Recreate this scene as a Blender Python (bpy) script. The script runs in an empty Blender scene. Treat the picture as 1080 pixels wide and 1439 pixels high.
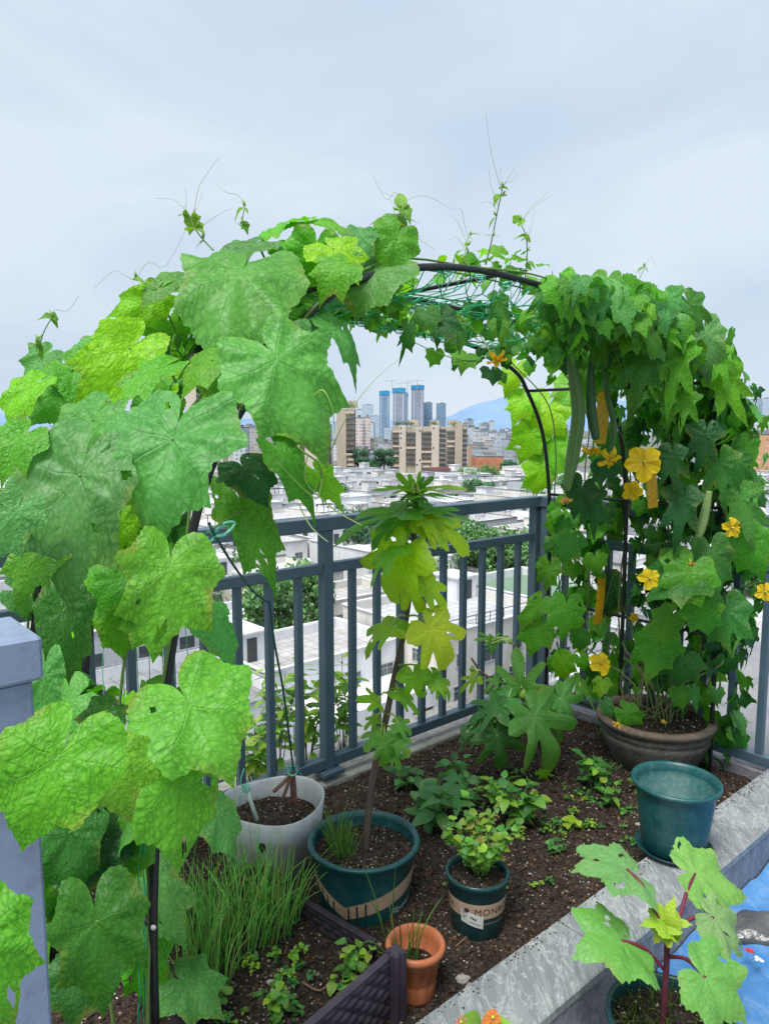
import bpy, math, random
import numpy as np
from mathutils import Vector, Matrix, noise

random.seed(7)
R = math.radians
scene = bpy.context.scene
COL = scene.collection

# ------------------------------------------------------------------ camera
H = 1.55
FPX = 1040.0
PITCH = math.atan((719.5 - 600.0) / FPX)
cp, sp = math.cos(PITCH), math.sin(PITCH)
FWD = Vector((0, cp, -sp)); UPV = Vector((0, sp, cp)); CAM = Vector((0, 0, H))

def ray(px, py):
    return FWD + Vector((1, 0, 0)) * ((px - 540) / FPX) - UPV * ((py - 719.5) / FPX)
def U(px, py, y):
    """photo pixel to the world point at forward distance y (metres)"""
    d = ray(px, py)
    return CAM + d * (y / d.y)
def G(px, py, z=0.0):
    d = ray(px, py)
    return CAM + d * ((z - H) / d.z)
def proj(v):
    w = Vector(v) - CAM
    f = w.dot(FWD)
    if f < 0.01: return (-9999, -9999, f)
    return (540 + FPX * w.x / f, 719.5 - FPX * w.dot(UPV) / f, f)

cam_data = bpy.data.cameras.new('camera')
cam = bpy.data.objects.new('camera', cam_data); COL.objects.link(cam)
cam.location = CAM
cam.rotation_euler = (math.pi / 2 - PITCH, 0, 0)
cam_data.sensor_fit = 'VERTICAL'; cam_data.sensor_height = 36.0
cam_data.lens = 36.0 * FPX / 1439.0
cam_data.clip_start = 0.05; cam_data.clip_end = 60000
scene.camera = cam

# terrace frame: p runs along the front railing, q points outward over the city
E1 = Vector((0.755, 0.656, 0)).normalized()
E2 = Vector((-E1.y, E1.x, 0))
P1 = Vector((-0.25, 3.1, 0))
ANG = math.atan2(E1.y, E1.x)
def T(p, q, z=0.0): return P1 + E1 * p + E2 * q + Vector((0, 0, z))
def to_pq(v):
    w = Vector(v) - P1
    return w.dot(E1), w.dot(E2)
GZ = -28.5

# ------------------------------------------------------------------ materials
def _nt(name):
    m = bpy.data.materials.new(name); m.use_nodes = True
    nt = m.node_tree; nt.nodes.clear()
    out = nt.nodes.new('ShaderNodeOutputMaterial')
    return m, nt, out
def N(nt, t, **kw):
    n = nt.nodes.new(t)
    for k, v in kw.items():
        if k.startswith('i_'):
            key = k[2:]
            n.inputs[int(key) if key.isdigit() else key].default_value = v
        else: setattr(n, k, v)
    return n
def L(nt, a, b): nt.links.new(a, b)
def math_n(nt, op, a, b=None, c=None, clamp=False):
    n = nt.nodes.new('ShaderNodeMath'); n.operation = op; n.use_clamp = clamp
    for i, v in enumerate((a, b, c)):
        if v is None: continue
        if isinstance(v, (int, float)): n.inputs[i].default_value = v
        else: nt.links.new(v, n.inputs[i])
    return n.outputs[0]
def mixc(nt, fac, a, b, blend='MIX'):
    n = nt.nodes.new('ShaderNodeMix'); n.data_type = 'RGBA'; n.blend_type = blend
    for i, v in ((0, fac), (6, a), (7, b)):
        if isinstance(v, (int, float)): n.inputs[i].default_value = v
        elif isinstance(v, tuple): n.inputs[i].default_value = (v[0], v[1], v[2], 1)
        else: nt.links.new(v, n.inputs[i])
    return n.outputs[2]
def ramp(nt, fac, stops):
    n = nt.nodes.new('ShaderNodeValToRGB')
    els = n.color_ramp.elements
    while len(els) < len(stops): els.new(0.5)
    for e, (pos, c) in zip(els, stops):
        e.position = pos; e.color = (c, c, c, 1) if isinstance(c, (int, float)) else (c[0], c[1], c[2], 1)
    nt.links.new(fac, n.inputs[0])
    return n.outputs[0]

def pmat(name, c1, c2=None, scale=6.0, rough=0.6, bump=0.0, bscale=60.0, metal=0.0, spec=0.4,
         stretch=(1, 1, 1), lo=0.35, hi=0.65, dirt=None, dirt_amt=0.0, world=False, trans=0.0):
    m, nt, out = _nt(name)
    b = N(nt, 'ShaderNodeBsdfPrincipled')
    b.inputs['Roughness'].default_value = rough; b.inputs['Metallic'].default_value = metal
    b.inputs['Specular IOR Level'].default_value = spec
    if trans: b.inputs['Transmission Weight'].default_value = trans
    if world:
        co = N(nt, 'ShaderNodeNewGeometry').outputs['Position']
    else:
        co = N(nt, 'ShaderNodeTexCoord').outputs['Object']
    mp = N(nt, 'ShaderNodeMapping'); mp.inputs['Scale'].default_value = stretch; L(nt, co, mp.inputs[0])
    n1 = N(nt, 'ShaderNodeTexNoise'); n1.inputs['Scale'].default_value = scale; n1.inputs['Detail'].default_value = 7
    n1.inputs['Roughness'].default_value = 0.6
    L(nt, mp.outputs[0], n1.inputs['Vector'])
    f = ramp(nt, n1.outputs[0], [(lo, 0.0), (hi, 1.0)])
    c = mixc(nt, f, c1, c2 if c2 else tuple(x * 0.75 for x in c1))
    if dirt:
        n3 = N(nt, 'ShaderNodeTexNoise'); n3.inputs['Scale'].default_value = scale * 3.7; n3.inputs['Detail'].default_value = 9
        n3.inputs['Roughness'].default_value = 0.75
        L(nt, mp.outputs[0], n3.inputs['Vector'])
        d = ramp(nt, n3.outputs[0], [(0.48, 0.0), (0.68, dirt_amt)])
        c = mixc(nt, d, c, dirt)
    L(nt, c, b.inputs['Base Color'])
    r2 = ramp(nt, n1.outputs[0], [(0.3, max(0.05, rough - 0.12)), (0.7, min(1, rough + 0.12))])
    L(nt, r2, b.inputs['Roughness'])
    if bump:
        n2 = N(nt, 'ShaderNodeTexNoise'); n2.inputs['Scale'].default_value = bscale; n2.inputs['Detail'].default_value = 8
        L(nt, mp.outputs[0], n2.inputs['Vector'])
        bp = N(nt, 'ShaderNodeBump'); bp.inputs['Strength'].default_value = bump; bp.inputs['Distance'].default_value = 0.01
        L(nt, n2.outputs[0], bp.inputs['Height']); L(nt, bp.outputs[0], b.inputs['Normal'])
    L(nt, b.outputs[0], out.inputs[0])
    return m

def leaf_mat(name, veins=(0, 46, 95), vw=0.014, net=15.0, netamt=0.45, trans=0.35, rough=0.42, bump=0.5, veincol=1.7, spec=0.5, blotch=0.12, holes=0.0):
    m, nt, out = _nt(name)
    uv = N(nt, 'ShaderNodeUVMap'); uv.uv_map = 'UVMap'
    nb = N(nt, 'ShaderNodeTexNoise'); nb.inputs['Scale'].default_value = 4.5; nb.inputs['Detail'].default_value = 2; L(nt, uv.outputs[0], nb.inputs['Vector'])
    nb1 = N(nt, 'ShaderNodeVectorMath'); nb1.operation = 'SUBTRACT'; L(nt, nb.outputs['Color'], nb1.inputs[0]); nb1.inputs[1].default_value = (.5, .5, .5)
    nb2 = N(nt, 'ShaderNodeVectorMath'); nb2.operation = 'MULTIPLY_ADD'; L(nt, nb1.outputs[0], nb2.inputs[0]); nb2.inputs[1].default_value = (.07, .07, 0); L(nt, uv.outputs[0], nb2.inputs[2])
    sep = N(nt, 'ShaderNodeSeparateXYZ'); L(nt, nb2.outputs[0], sep.inputs[0])
    x = math_n(nt, 'ABSOLUTE', math_n(nt, 'SUBTRACT', sep.outputs[0], 0.5))
    y = math_n(nt, 'SUBTRACT', sep.outputs[1], 0.5)
    vm = None
    for a in veins:
        ca, sa = math.cos(R(a)), math.sin(R(a))
        d = math_n(nt, 'ABSOLUTE', math_n(nt, 'SUBTRACT', math_n(nt, 'MULTIPLY', x, ca), math_n(nt, 'MULTIPLY', y, sa)))
        al = math_n(nt, 'ADD', math_n(nt, 'MULTIPLY', x, sa), math_n(nt, 'MULTIPLY', y, ca))
        w = math_n(nt, 'MULTIPLY', math_n(nt, 'SUBTRACT', 0.6, al), vw)
        v = math_n(nt, 'MULTIPLY', math_n(nt, 'SUBTRACT', 1.0, math_n(nt, 'DIVIDE', d, w), None, True), math_n(nt, 'GREATER_THAN', al, 0.0))
        v = math_n(nt, 'MAXIMUM', v, 0.0)
        vm = v if vm is None else math_n(nt, 'MAXIMUM', vm, v)
    nz = N(nt, 'ShaderNodeTexNoise'); nz.inputs['Scale'].default_value = 11.0; nz.inputs['Detail'].default_value = 3; nz.inputs['Roughness'].default_value = .65
    L(nt, uv.outputs[0], nz.inputs['Vector'])
    vadd = N(nt, 'ShaderNodeVectorMath'); vadd.operation = 'MULTIPLY_ADD'
    L(nt, nz.outputs['Color'], vadd.inputs[0]); vadd.inputs[1].default_value = (0.085, 0.085, 0); L(nt, uv.outputs[0], vadd.inputs[2])
    vo = N(nt, 'ShaderNodeTexVoronoi'); vo.feature = 'DISTANCE_TO_EDGE'; vo.inputs['Scale'].default_value = net
    L(nt, vadd.outputs[0], vo.inputs['Vector'])
    vo2 = N(nt, 'ShaderNodeTexNoise'); vo2.inputs['Scale'].default_value = net * .9; vo2.inputs['Detail'].default_value = 1
    L(nt, uv.outputs[0], vo2.inputs['Vector'])
    lines = ramp(nt, vo.outputs[0], [(0.0, 1.0), (0.17, 0.0)])
    # side veins leaving the nearest main vein at an angle
    best = None; sec = None
    for a in veins:
        ca, sa = math.cos(R(a)), math.sin(R(a))
        dd = math_n(nt, 'ABSOLUTE', math_n(nt, 'SUBTRACT', math_n(nt, 'MULTIPLY', x, ca), math_n(nt, 'MULTIPLY', y, sa)))
        aa = math_n(nt, 'ADD', math_n(nt, 'MULTIPLY', x, sa), math_n(nt, 'MULTIPLY', y, ca))
        pen = math_n(nt, 'ADD', dd, math_n(nt, 'MULTIPLY', math_n(nt, 'LESS_THAN', aa, 0.0), 5.0))
        s_ = math_n(nt, 'SUBTRACT', aa, math_n(nt, 'MULTIPLY', dd, 0.75))
        if best is None: best, sec = pen, s_
        else:
            k_ = math_n(nt, 'LESS_THAN', pen, best)
            sec = math_n(nt, 'ADD', math_n(nt, 'MULTIPLY', s_, k_), math_n(nt, 'MULTIPLY', sec, math_n(nt, 'SUBTRACT', 1.0, k_)))
            best = math_n(nt, 'MINIMUM', pen, best)
    sec = math_n(nt, 'ADD', sec, math_n(nt, 'MULTIPLY', nz.outputs[0], 0.06))
    sv = math_n(nt, 'ABSOLUTE', math_n(nt, 'SUBTRACT', math_n(nt, 'FRACT', math_n(nt, 'MULTIPLY', sec, 13.0)), 0.5))
    sv = ramp(nt, sv, [(0.0, 1.0), (0.16, 0.0)])
    nm = N(nt, 'ShaderNodeTexNoise'); nm.inputs['Scale'].default_value = 5.0; nm.inputs['Detail'].default_value = 1; L(nt, uv.outputs[0], nm.inputs['Vector'])
    amt = ramp(nt, nm.outputs[0], [(0.3, 0.35), (0.65, 1.0)])
    lm = math_n(nt, 'MULTIPLY', math_n(nt, 'MULTIPLY', math_n(nt, 'MAXIMUM', math_n(nt, 'MULTIPLY', lines, 0.8), math_n(nt, 'MULTIPLY', sv, 0.75)), amt), netamt)
    at = N(nt, 'ShaderNodeAttribute'); at.attribute_name = 'Col'
    base = at.outputs['Color']
    c = mixc(nt, lm, base, mixc(nt, 1.0, base, (0.30, 0.47, 0.32), 'MULTIPLY'))
    gp = N(nt, 'ShaderNodeNewGeometry')
    n3 = N(nt, 'ShaderNodeTexNoise'); n3.inputs['Scale'].default_value = 14.0; n3.inputs['Detail'].default_value = 2
    L(nt, gp.outputs['Position'], n3.inputs['Vector'])
    bl = ramp(nt, n3.outputs[0], [(0.35, 0.0), (0.7, blotch)])
    c = mixc(nt, bl, c, mixc(nt, 1.0, c, (1.30, 1.22, 0.8), 'MULTIPLY'))
    c = mixc(nt, math_n(nt, 'MULTIPLY', vm, 0.38), c, mixc(nt, 1.0, base, (veincol, veincol * 0.86, veincol * 1.3), 'MULTIPLY'))
    # pale scattered leaf-miner specks
    n4 = N(nt, 'ShaderNodeTexNoise'); n4.inputs['Scale'].default_value = 55.0; n4.inputs['Detail'].default_value = 2
    L(nt, gp.outputs['Position'], n4.inputs['Vector'])
    sk = ramp(nt, n4.outputs[0], [(0.72, 0.0), (0.78, 0.22)])
    c = mixc(nt, sk, c, (0.36, 0.42, 0.14))
    b = N(nt, 'ShaderNodeBsdfPrincipled'); b.inputs['Roughness'].default_value = rough; b.inputs['Specular IOR Level'].default_value = spec
    L(nt, c, b.inputs['Base Color'])
    bh = math_n(nt, 'ADD', math_n(nt, 'MULTIPLY', vo2.outputs[0], 0.45), math_n(nt, 'MULTIPLY', math_n(nt, 'ADD', vm, math_n(nt, 'MULTIPLY', sv, 0.5)), -0.14))
    bp = N(nt, 'ShaderNodeBump'); bp.inputs['Strength'].default_value = bump; bp.inputs['Distance'].default_value = 0.012
    L(nt, bh, bp.inputs['Height']); L(nt, bp.outputs[0], b.inputs['Normal'])
    tr = N(nt, 'ShaderNodeBsdfTranslucent')
    tc = mixc(nt, 1.0, c, (1.45, 1.4, 0.35), 'MULTIPLY')
    L(nt, tc, tr.inputs['Color']); L(nt, bp.outputs[0], tr.inputs['Normal'])
    mx = N(nt, 'ShaderNodeMixShader'); mx.inputs[0].default_value = trans
    L(nt, b.outputs[0], mx.inputs[1]); L(nt, tr.outputs[0], mx.inputs[2])
    L(nt, mx.outputs[0], out.inputs[0])
    return m

def col_mat(name, rough=0.6, trans=0.0, spec=0.3):
    """plain material coloured by the mesh's own Col attribute"""
    m, nt, out = _nt(name)
    at = N(nt, 'ShaderNodeAttribute'); at.attribute_name = 'Col'
    b = N(nt, 'ShaderNodeBsdfPrincipled'); b.inputs['Roughness'].default_value = rough; b.inputs['Specular IOR Level'].default_value = spec
    gp = N(nt, 'ShaderNodeNewGeometry')
    n3 = N(nt, 'ShaderNodeTexNoise'); n3.inputs['Scale'].default_value = 40.0; n3.inputs['Detail'].default_value = 4
    L(nt, gp.outputs['Position'], n3.inputs['Vector'])
    c = mixc(nt, ramp(nt, n3.outputs[0], [(0.3, 0.0), (0.7, 0.4)]), at.outputs['Color'], mixc(nt, 1.0, at.outputs['Color'], (0.55, 0.6, 0.6), 'MULTIPLY'))
    L(nt, c, b.inputs['Base Color'])
    if trans:
        tr = N(nt, 'ShaderNodeBsdfTranslucent')
        L(nt, mixc(nt, 1.0, c, (1.5, 1.3, 0.5), 'MULTIPLY'), tr.inputs['Color'])
        mx = N(nt, 'ShaderNodeMixShader'); mx.inputs[0].default_value = trans
        L(nt, b.outputs[0], mx.inputs[1]); L(nt, tr.outputs[0], mx.inputs[2]); L(nt, mx.outputs[0], out.inputs[0])
    else:
        L(nt, b.outputs[0], out.inputs[0])
    return m

def facade_mat(name, wall, win, floor=3.0, bay=3.2, zf=0.45, hf=0.42, rough=0.7):
    m, nt, out = _nt(name)
    co = N(nt, 'ShaderNodeTexCoord')
    sep = N(nt, 'ShaderNodeSeparateXYZ'); L(nt, co.outputs['Object'], sep.inputs[0])
    sn = N(nt, 'ShaderNodeSeparateXYZ'); L(nt, co.outputs['Normal'], sn.inputs[0])
    isx = math_n(nt, 'GREATER_THAN', math_n(nt, 'ABSOLUTE', sn.outputs[0]), 0.5)
    h = math_n(nt, 'ADD', math_n(nt, 'MULTIPLY', isx, sep.outputs[1]), math_n(nt, 'MULTIPLY', math_n(nt, 'SUBTRACT', 1.0, isx), sep.outputs[0]))
    side = math_n(nt, 'LESS_THAN', math_n(nt, 'ABSOLUTE', sn.outputs[2]), 0.5)
    fz = math_n(nt, 'FRACT', math_n(nt, 'DIVIDE', math_n(nt, 'ADD', sep.outputs[2], 300.0), floor))
    fh = math_n(nt, 'FRACT', math_n(nt, 'DIVIDE', math_n(nt, 'ADD', h, 300.0), bay))
    w = math_n(nt, 'MULTIPLY', math_n(nt, 'GREATER_THAN', fz, zf), math_n(nt, 'GREATER_THAN', fh, hf))
    w = math_n(nt, 'MULTIPLY', w, side)
    fl = N(nt, 'ShaderNodeCombineXYZ')
    L(nt, math_n(nt, 'FLOOR', math_n(nt, 'DIVIDE', math_n(nt, 'ADD', h, 300.0), bay)), fl.inputs[0])
    L(nt, math_n(nt, 'FLOOR', math_n(nt, 'DIVIDE', math_n(nt, 'ADD', sep.outputs[2], 300.0), floor)), fl.inputs[1])
    wn = N(nt, 'ShaderNodeTexWhiteNoise'); L(nt, fl.outputs[0], wn.inputs['Vector'])
    wc = mixc(nt, wn.outputs['Value'], win, tuple(min(1, a * 1.9 + 0.03) for a in win))
    n1 = N(nt, 'ShaderNodeTexNoise'); n1.inputs['Scale'].default_value = 0.15; n1.inputs['Detail'].default_value = 6
    L(nt, co.outputs['Object'], n1.inputs['Vector'])
    wl = mixc(nt, ramp(nt, n1.outputs[0], [(0.3, 0.0), (0.7, 0.6)]), wall, tuple(a * 0.78 for a in wall))
    c = mixc(nt, w, wl, wc)
    b = N(nt, 'ShaderNodeBsdfPrincipled'); b.inputs['Roughness'].default_value = rough
    L(nt, c, b.inputs['Base Color']); L(nt, b.outputs[0], out.inputs[0])
    return m

# ------------------------------------------------------------------ mesh builder
class MB:
    def __init__(s): s.v = []; s.f = []; s.mi = []; s.c = []; s.uv = []; s.n = 0
    def add(s, verts, faces, mi=0, col=(0.5, 0.5, 0.5), uv=None):
        verts = [tuple(a) for a in verts]
        o = s.n
        s.v += verts; s.n += len(verts)
        s.f += [tuple(i + o for i in f) for f in faces]
        s.mi += [mi] * len(faces)
        if isinstance(col, list): s.c += col
        else: s.c += [col] * len(verts)
        s.uv += uv if uv is not None else [(0.5, 0.5)] * len(verts)
        return s
    def build(s, name, mats, parent=None, smooth=True, loc=None, rz=0.0):
        me = bpy.data.meshes.new(name)
        me.from_pydata(s.v, [], s.f)
        if not isinstance(mats, (list, tuple)): mats = [mats]
        for m in mats: me.materials.append(m)
        if len(mats) > 1: me.polygons.foreach_set('material_index', s.mi)
        me.polygons.foreach_set('use_smooth', [smooth] * len(s.f))
        a = me.color_attributes.new('Col', 'FLOAT_COLOR', 'POINT')
        a.data.foreach_set('color', np.array([(c[0], c[1], c[2], 1.0) for c in s.c], dtype=np.float32).ravel())
        ul = me.uv_layers.new(name='UVMap')
        li = np.zeros(len(me.loops), dtype=np.int32); me.loops.foreach_get('vertex_index', li)
        ul.data.foreach_set('uv', np.array(s.uv, dtype=np.float32)[li].ravel())
        me.update()
        return link(name, me, parent, loc, rz)
    # shapes -----------------------------------------------------
    def box(s, c, sx, sy, sz, mi=0, col=(0.5, 0.5, 0.5), M=None):
        """box centred at c; M is an optional 3x3 rotation"""
        vs = []
        for dz in (-.5, .5):
            for dy in (-.5, .5):
                for dx in (-.5, .5):
                    v = Vector((dx * sx, dy * sy, dz * sz))
                    if M: v = M @ v
                    vs.append(Vector(c) + v)
        return s.add(vs, [(0, 2, 3, 1), (4, 5, 7, 6), (0, 1, 5, 4), (2, 6, 7, 3), (0, 4, 6, 2), (1, 3, 7, 5)], mi, col)
    def bbox(s, c, sx, sy, sz, bev=0.004, mi=0, col=(0.5, 0.5, 0.5), M=None):
        """bevelled box"""
        b = min(bev, sx * .45, sy * .45, sz * .45)
        prof = []
        hx, hy, hz = sx / 2, sy / 2, sz / 2
        rings = []
        for (ins, z) in ((b, -hz), (0, -hz + b), (0, hz - b), (b, hz)):
            x, y = hx - ins, hy - ins
            bb = b if ins == 0 else b * 0.4
            ring = [(-x + bb, -y), (x - bb, -y), (x, -y + bb), (x, y - bb), (x - bb, y), (-x + bb, y), (-x, y - bb), (-x, -y + bb)]
            rings.append([Vector((a[0], a[1], z)) for a in ring])
        vs = []
        for r_ in rings:
            for v in r_:
                vs.append(Vector(c) + (M @ v if M else v))
        fs = [tuple(reversed(range(8))), tuple(range(24, 32))]
        for k in range(3):
            for i in range(8):
                j = (i + 1) % 8
                fs.append((k * 8 + i, k * 8 + j, k * 8 + 8 + j, k * 8 + 8 + i))
        return s.add(vs, fs, mi, col)
    def tube(s, pts, rad, sides=8, mi=0, col=(0.5, 0.5, 0.5), cap=True, cols=None):
        pts = [Vector(p) for p in pts]
        n = len(pts)
        if not isinstance(rad, (list, tuple)): rad = [rad] * n
        vs = []; cc = []
        t0 = (pts[1] - pts[0]).normalized()
        a = t0.orthogonal().normalized()
        for i in range(n):
            t = (pts[min(i + 1, n - 1)] - pts[max(i - 1, 0)])
            if t.length < 1e-9: t = t0
            t = t.normalized()
            a = (a - t * a.dot(t))
            if a.length < 1e-6: a = t.orthogonal()
            a = a.normalized(); b = t.cross(a)
            for k in range(sides):
                th = 2 * math.pi * k / sides
                vs.append(pts[i] + (a * math.cos(th) + b * math.sin(th)) * rad[i])
                cc.append(cols[i] if cols else col)
        fs = []
        for i in range(n - 1):
            for k in range(sides):
                k2 = (k + 1) % sides
                fs.append((i * sides + k, i * sides + k2, (i + 1) * sides + k2, (i + 1) * sides + k))
        if cap:
            fs.append(tuple(reversed(range(sides)))); fs.append(tuple(range((n - 1) * sides, n * sides)))
        return s.add(vs, fs, mi, cc)
    def lathe(s, prof, c=(0, 0, 0), segs=48, mi=0, col=(0.5, 0.5, 0.5), closed=False, wob=None):
        vs = []; fs = []
        n = len(prof)
        for (r_, z) in prof:
            for k in range(segs):
                th = 2 * math.pi * k / segs
                rr = r_ * (wob(th, z) if wob else 1)
                vs.append((c[0] + rr * math.cos(th), c[1] + rr * math.sin(th), c[2] + z))
        for i in range(n - 1):
            for k in range(segs):
                k2 = (k + 1) % segs
                fs.append((i * segs + k, i * segs + k2, (i + 1) * segs + k2, (i + 1) * segs + k))
        return s.add(vs, fs, mi, col)

def link(name, me, parent=None, loc=None, rz=0.0):
    o = bpy.data.objects.new(name, me); COL.objects.link(o)
    if parent: o.parent = parent
    if loc is not None: o.location = loc
    if rz: o.rotation_euler = (0, 0, rz)
    return o
def tag(o, label, cat, group=None, kind=None):
    if label: o['label'] = label
    if cat: o['category'] = cat
    if group: o['group'] = group
    if kind: o['kind'] = kind
    return o
def structure(o, label=None):
    o['kind'] = 'structure'
    if label: o['label'] = label
    return o
def empty(name, label, cat, loc=(0, 0, 0), rz=0.0, group=None):
    o = bpy.data.objects.new(name, None); COL.objects.link(o)
    o.location = loc; o.rotation_euler = (0, 0, rz); o.empty_display_size = 0.1
    return tag(o, label, cat, group)
class Rel:
    """lets parts be written in world coordinates under an Empty that stands at the thing's base"""
    def __init__(s, root): s.root = root; s.o = Vector(root.location)
    def build(s, mb, name, mats, smooth=True):
        o = mb.build(name, mats, None, smooth)
        mv = np.array(mb.v, dtype=np.float32) - np.array(s.o, dtype=np.float32)
        o.data.vertices.foreach_set('co', mv.ravel()); o.data.update()
        o.parent = s.root
        return o

def catmull(pts, k=6):
    pts = [Vector(p) for p in pts]
    out = []
    for i in range(len(pts) - 1):
        p0 = pts[max(i - 1, 0)]; p1 = pts[i]; p2 = pts[i + 1]; p3 = pts[min(i + 2, len(pts) - 1)]
        for j in range(k):
            t = j / k
            out.append(0.5 * ((2 * p1) + (p2 - p0) * t + (2 * p0 - 5 * p1 + 4 * p2 - p3) * t * t + (3 * p1 - p0 - 3 * p2 + p3) * t ** 3))
    out.append(pts[-1])
    return out

# ------------------------------------------------------------------ leaves
OUT = {
 'luffa': [(0, 1.0), (9, .80), (26, .64), (38, .74), (45, .84), (54, .68), (70, .58), (84, .66), (93, .76), (106, .62), (125, .60), (142, .62), (156, .55), (168, .40), (176, .22), (180, .12)],
 'luffa_b': [(0, 1.0), (8, .86), (26, .72), (38, .78), (44, .84), (54, .74), (72, .67), (88, .74), (96, .79), (108, .68), (135, .68), (155, .62), (168, .46), (176, .24), (180, .10)],
 'lobed': [(0, 1.0), (9, .74), (20, .44), (27, .42), (44, .80), (54, .62), (66, .40), (78, .40), (98, .66), (112, .46), (140, .36), (160, .30), (174, .14), (180, .05)],
 'fig': [(0, 1.0), (9, .97), (17, .86), (24, .60), (29, .46), (33, .48), (39, .72), (47, .88), (55, .88), (63, .74), (70, .54), (76, .50), (84, .62), (97, .72), (110, .68), (126, .56), (148, .50), (164, .36), (176, .14), (180, .06)],
 'fig2': [(0, 1.0), (7, .95), (13, .80), (18, .52), (23, .34), (30, .33), (37, .60), (44, .88), (51, .90), (57, .72), (63, .46), (70, .36), (78, .40), (88, .66), (98, .74), (108, .62), (118, .44), (140, .42), (160, .30), (175, .12), (180, .05)],
 'okra': [(0, 1.0), (10, .88), (24, .66), (38, .78), (50, .92), (62, .76), (78, .60), (92, .76), (104, .80), (122, .58), (150, .48), (168, .26), (180, .06)],
 'round': [(0, 1.0), (25, .92), (50, .86), (75, .84), (100, .82), (125, .76), (150, .62), (168, .35), (180, .06)],
}
TEETH = {'fig2': (0.03, 13), 'luffa': (0.022, 20), 'luffa_b': (0.020, 22), 'lobed': (0.03, 16), 'fig': (0.025, 13), 'okra': (0.05, 17), 'round': (0.01, 20)}
_tpl = {}
def polar_tpl(kind, spokes, rings):
    key = (kind, spokes, rings)
    if key in _tpl: return _tpl[key]
    ctl = OUT[kind]; ta, tn = TEETH[kind]
    ths = np.linspace(-math.pi, math.pi, spokes + 1)
    A = [c[0] for c in ctl]; B = [c[1] for c in ctl]
    rr = np.interp(np.degrees(np.abs(ths)), A, B)
    if spokes > 40:
        saw = np.abs(((np.abs(ths) * tn / math.pi) % 1.0) - 0.5) * 2
        rr = rr * (1 + ta * (saw - 0.5) * 2)
    fr = np.linspace(0, 1, rings + 1)[1:] ** 0.9
    vs = [(0, 0)]
    for f_ in fr:
        for th, r_ in zip(ths, rr):
            vs.append((math.sin(th) * r_ * f_, math.cos(th) * r_ * f_))
    n = spokes + 1
    fs = []
    for k in range(spokes): fs.append((0, 1 + k + 1, 1 + k))
    for i in range(rings - 1):
        for k in range(spokes):
            a = 1 + i * n + k; b = a + 1
            fs.append((a, b, b + n, a + n))
    _tpl[key] = (np.array(vs), fs)
    return _tpl[key]
def ovate_tpl(kind, seg):
    key = (kind, seg)
    if key in _tpl: return _tpl[key]
    vs = []; fs = []
    for i in range(seg + 1):
        t = i / seg
        if kind == 'lance': w = 0.16 * math.sin(math.pi * min(1, t ** 0.8)) ** 0.8
        elif kind == 'ovate': w = 0.30 * math.sin(math.pi * t ** 0.72) ** 0.85
        else: w = 0.42 * math.sin(math.pi * t ** 0.62) ** 0.8
        w = max(w, 0.004)
        for x in (-1, -.5, 0, .5, 1): vs.append((x * w, t))
    for i in range(seg):
        for k in range(4):
            a = i * 5 + k
            fs.append((a, a + 1, a + 6, a + 5))
    _tpl[key] = (np.array(vs), fs)
    return _tpl[key]

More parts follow.
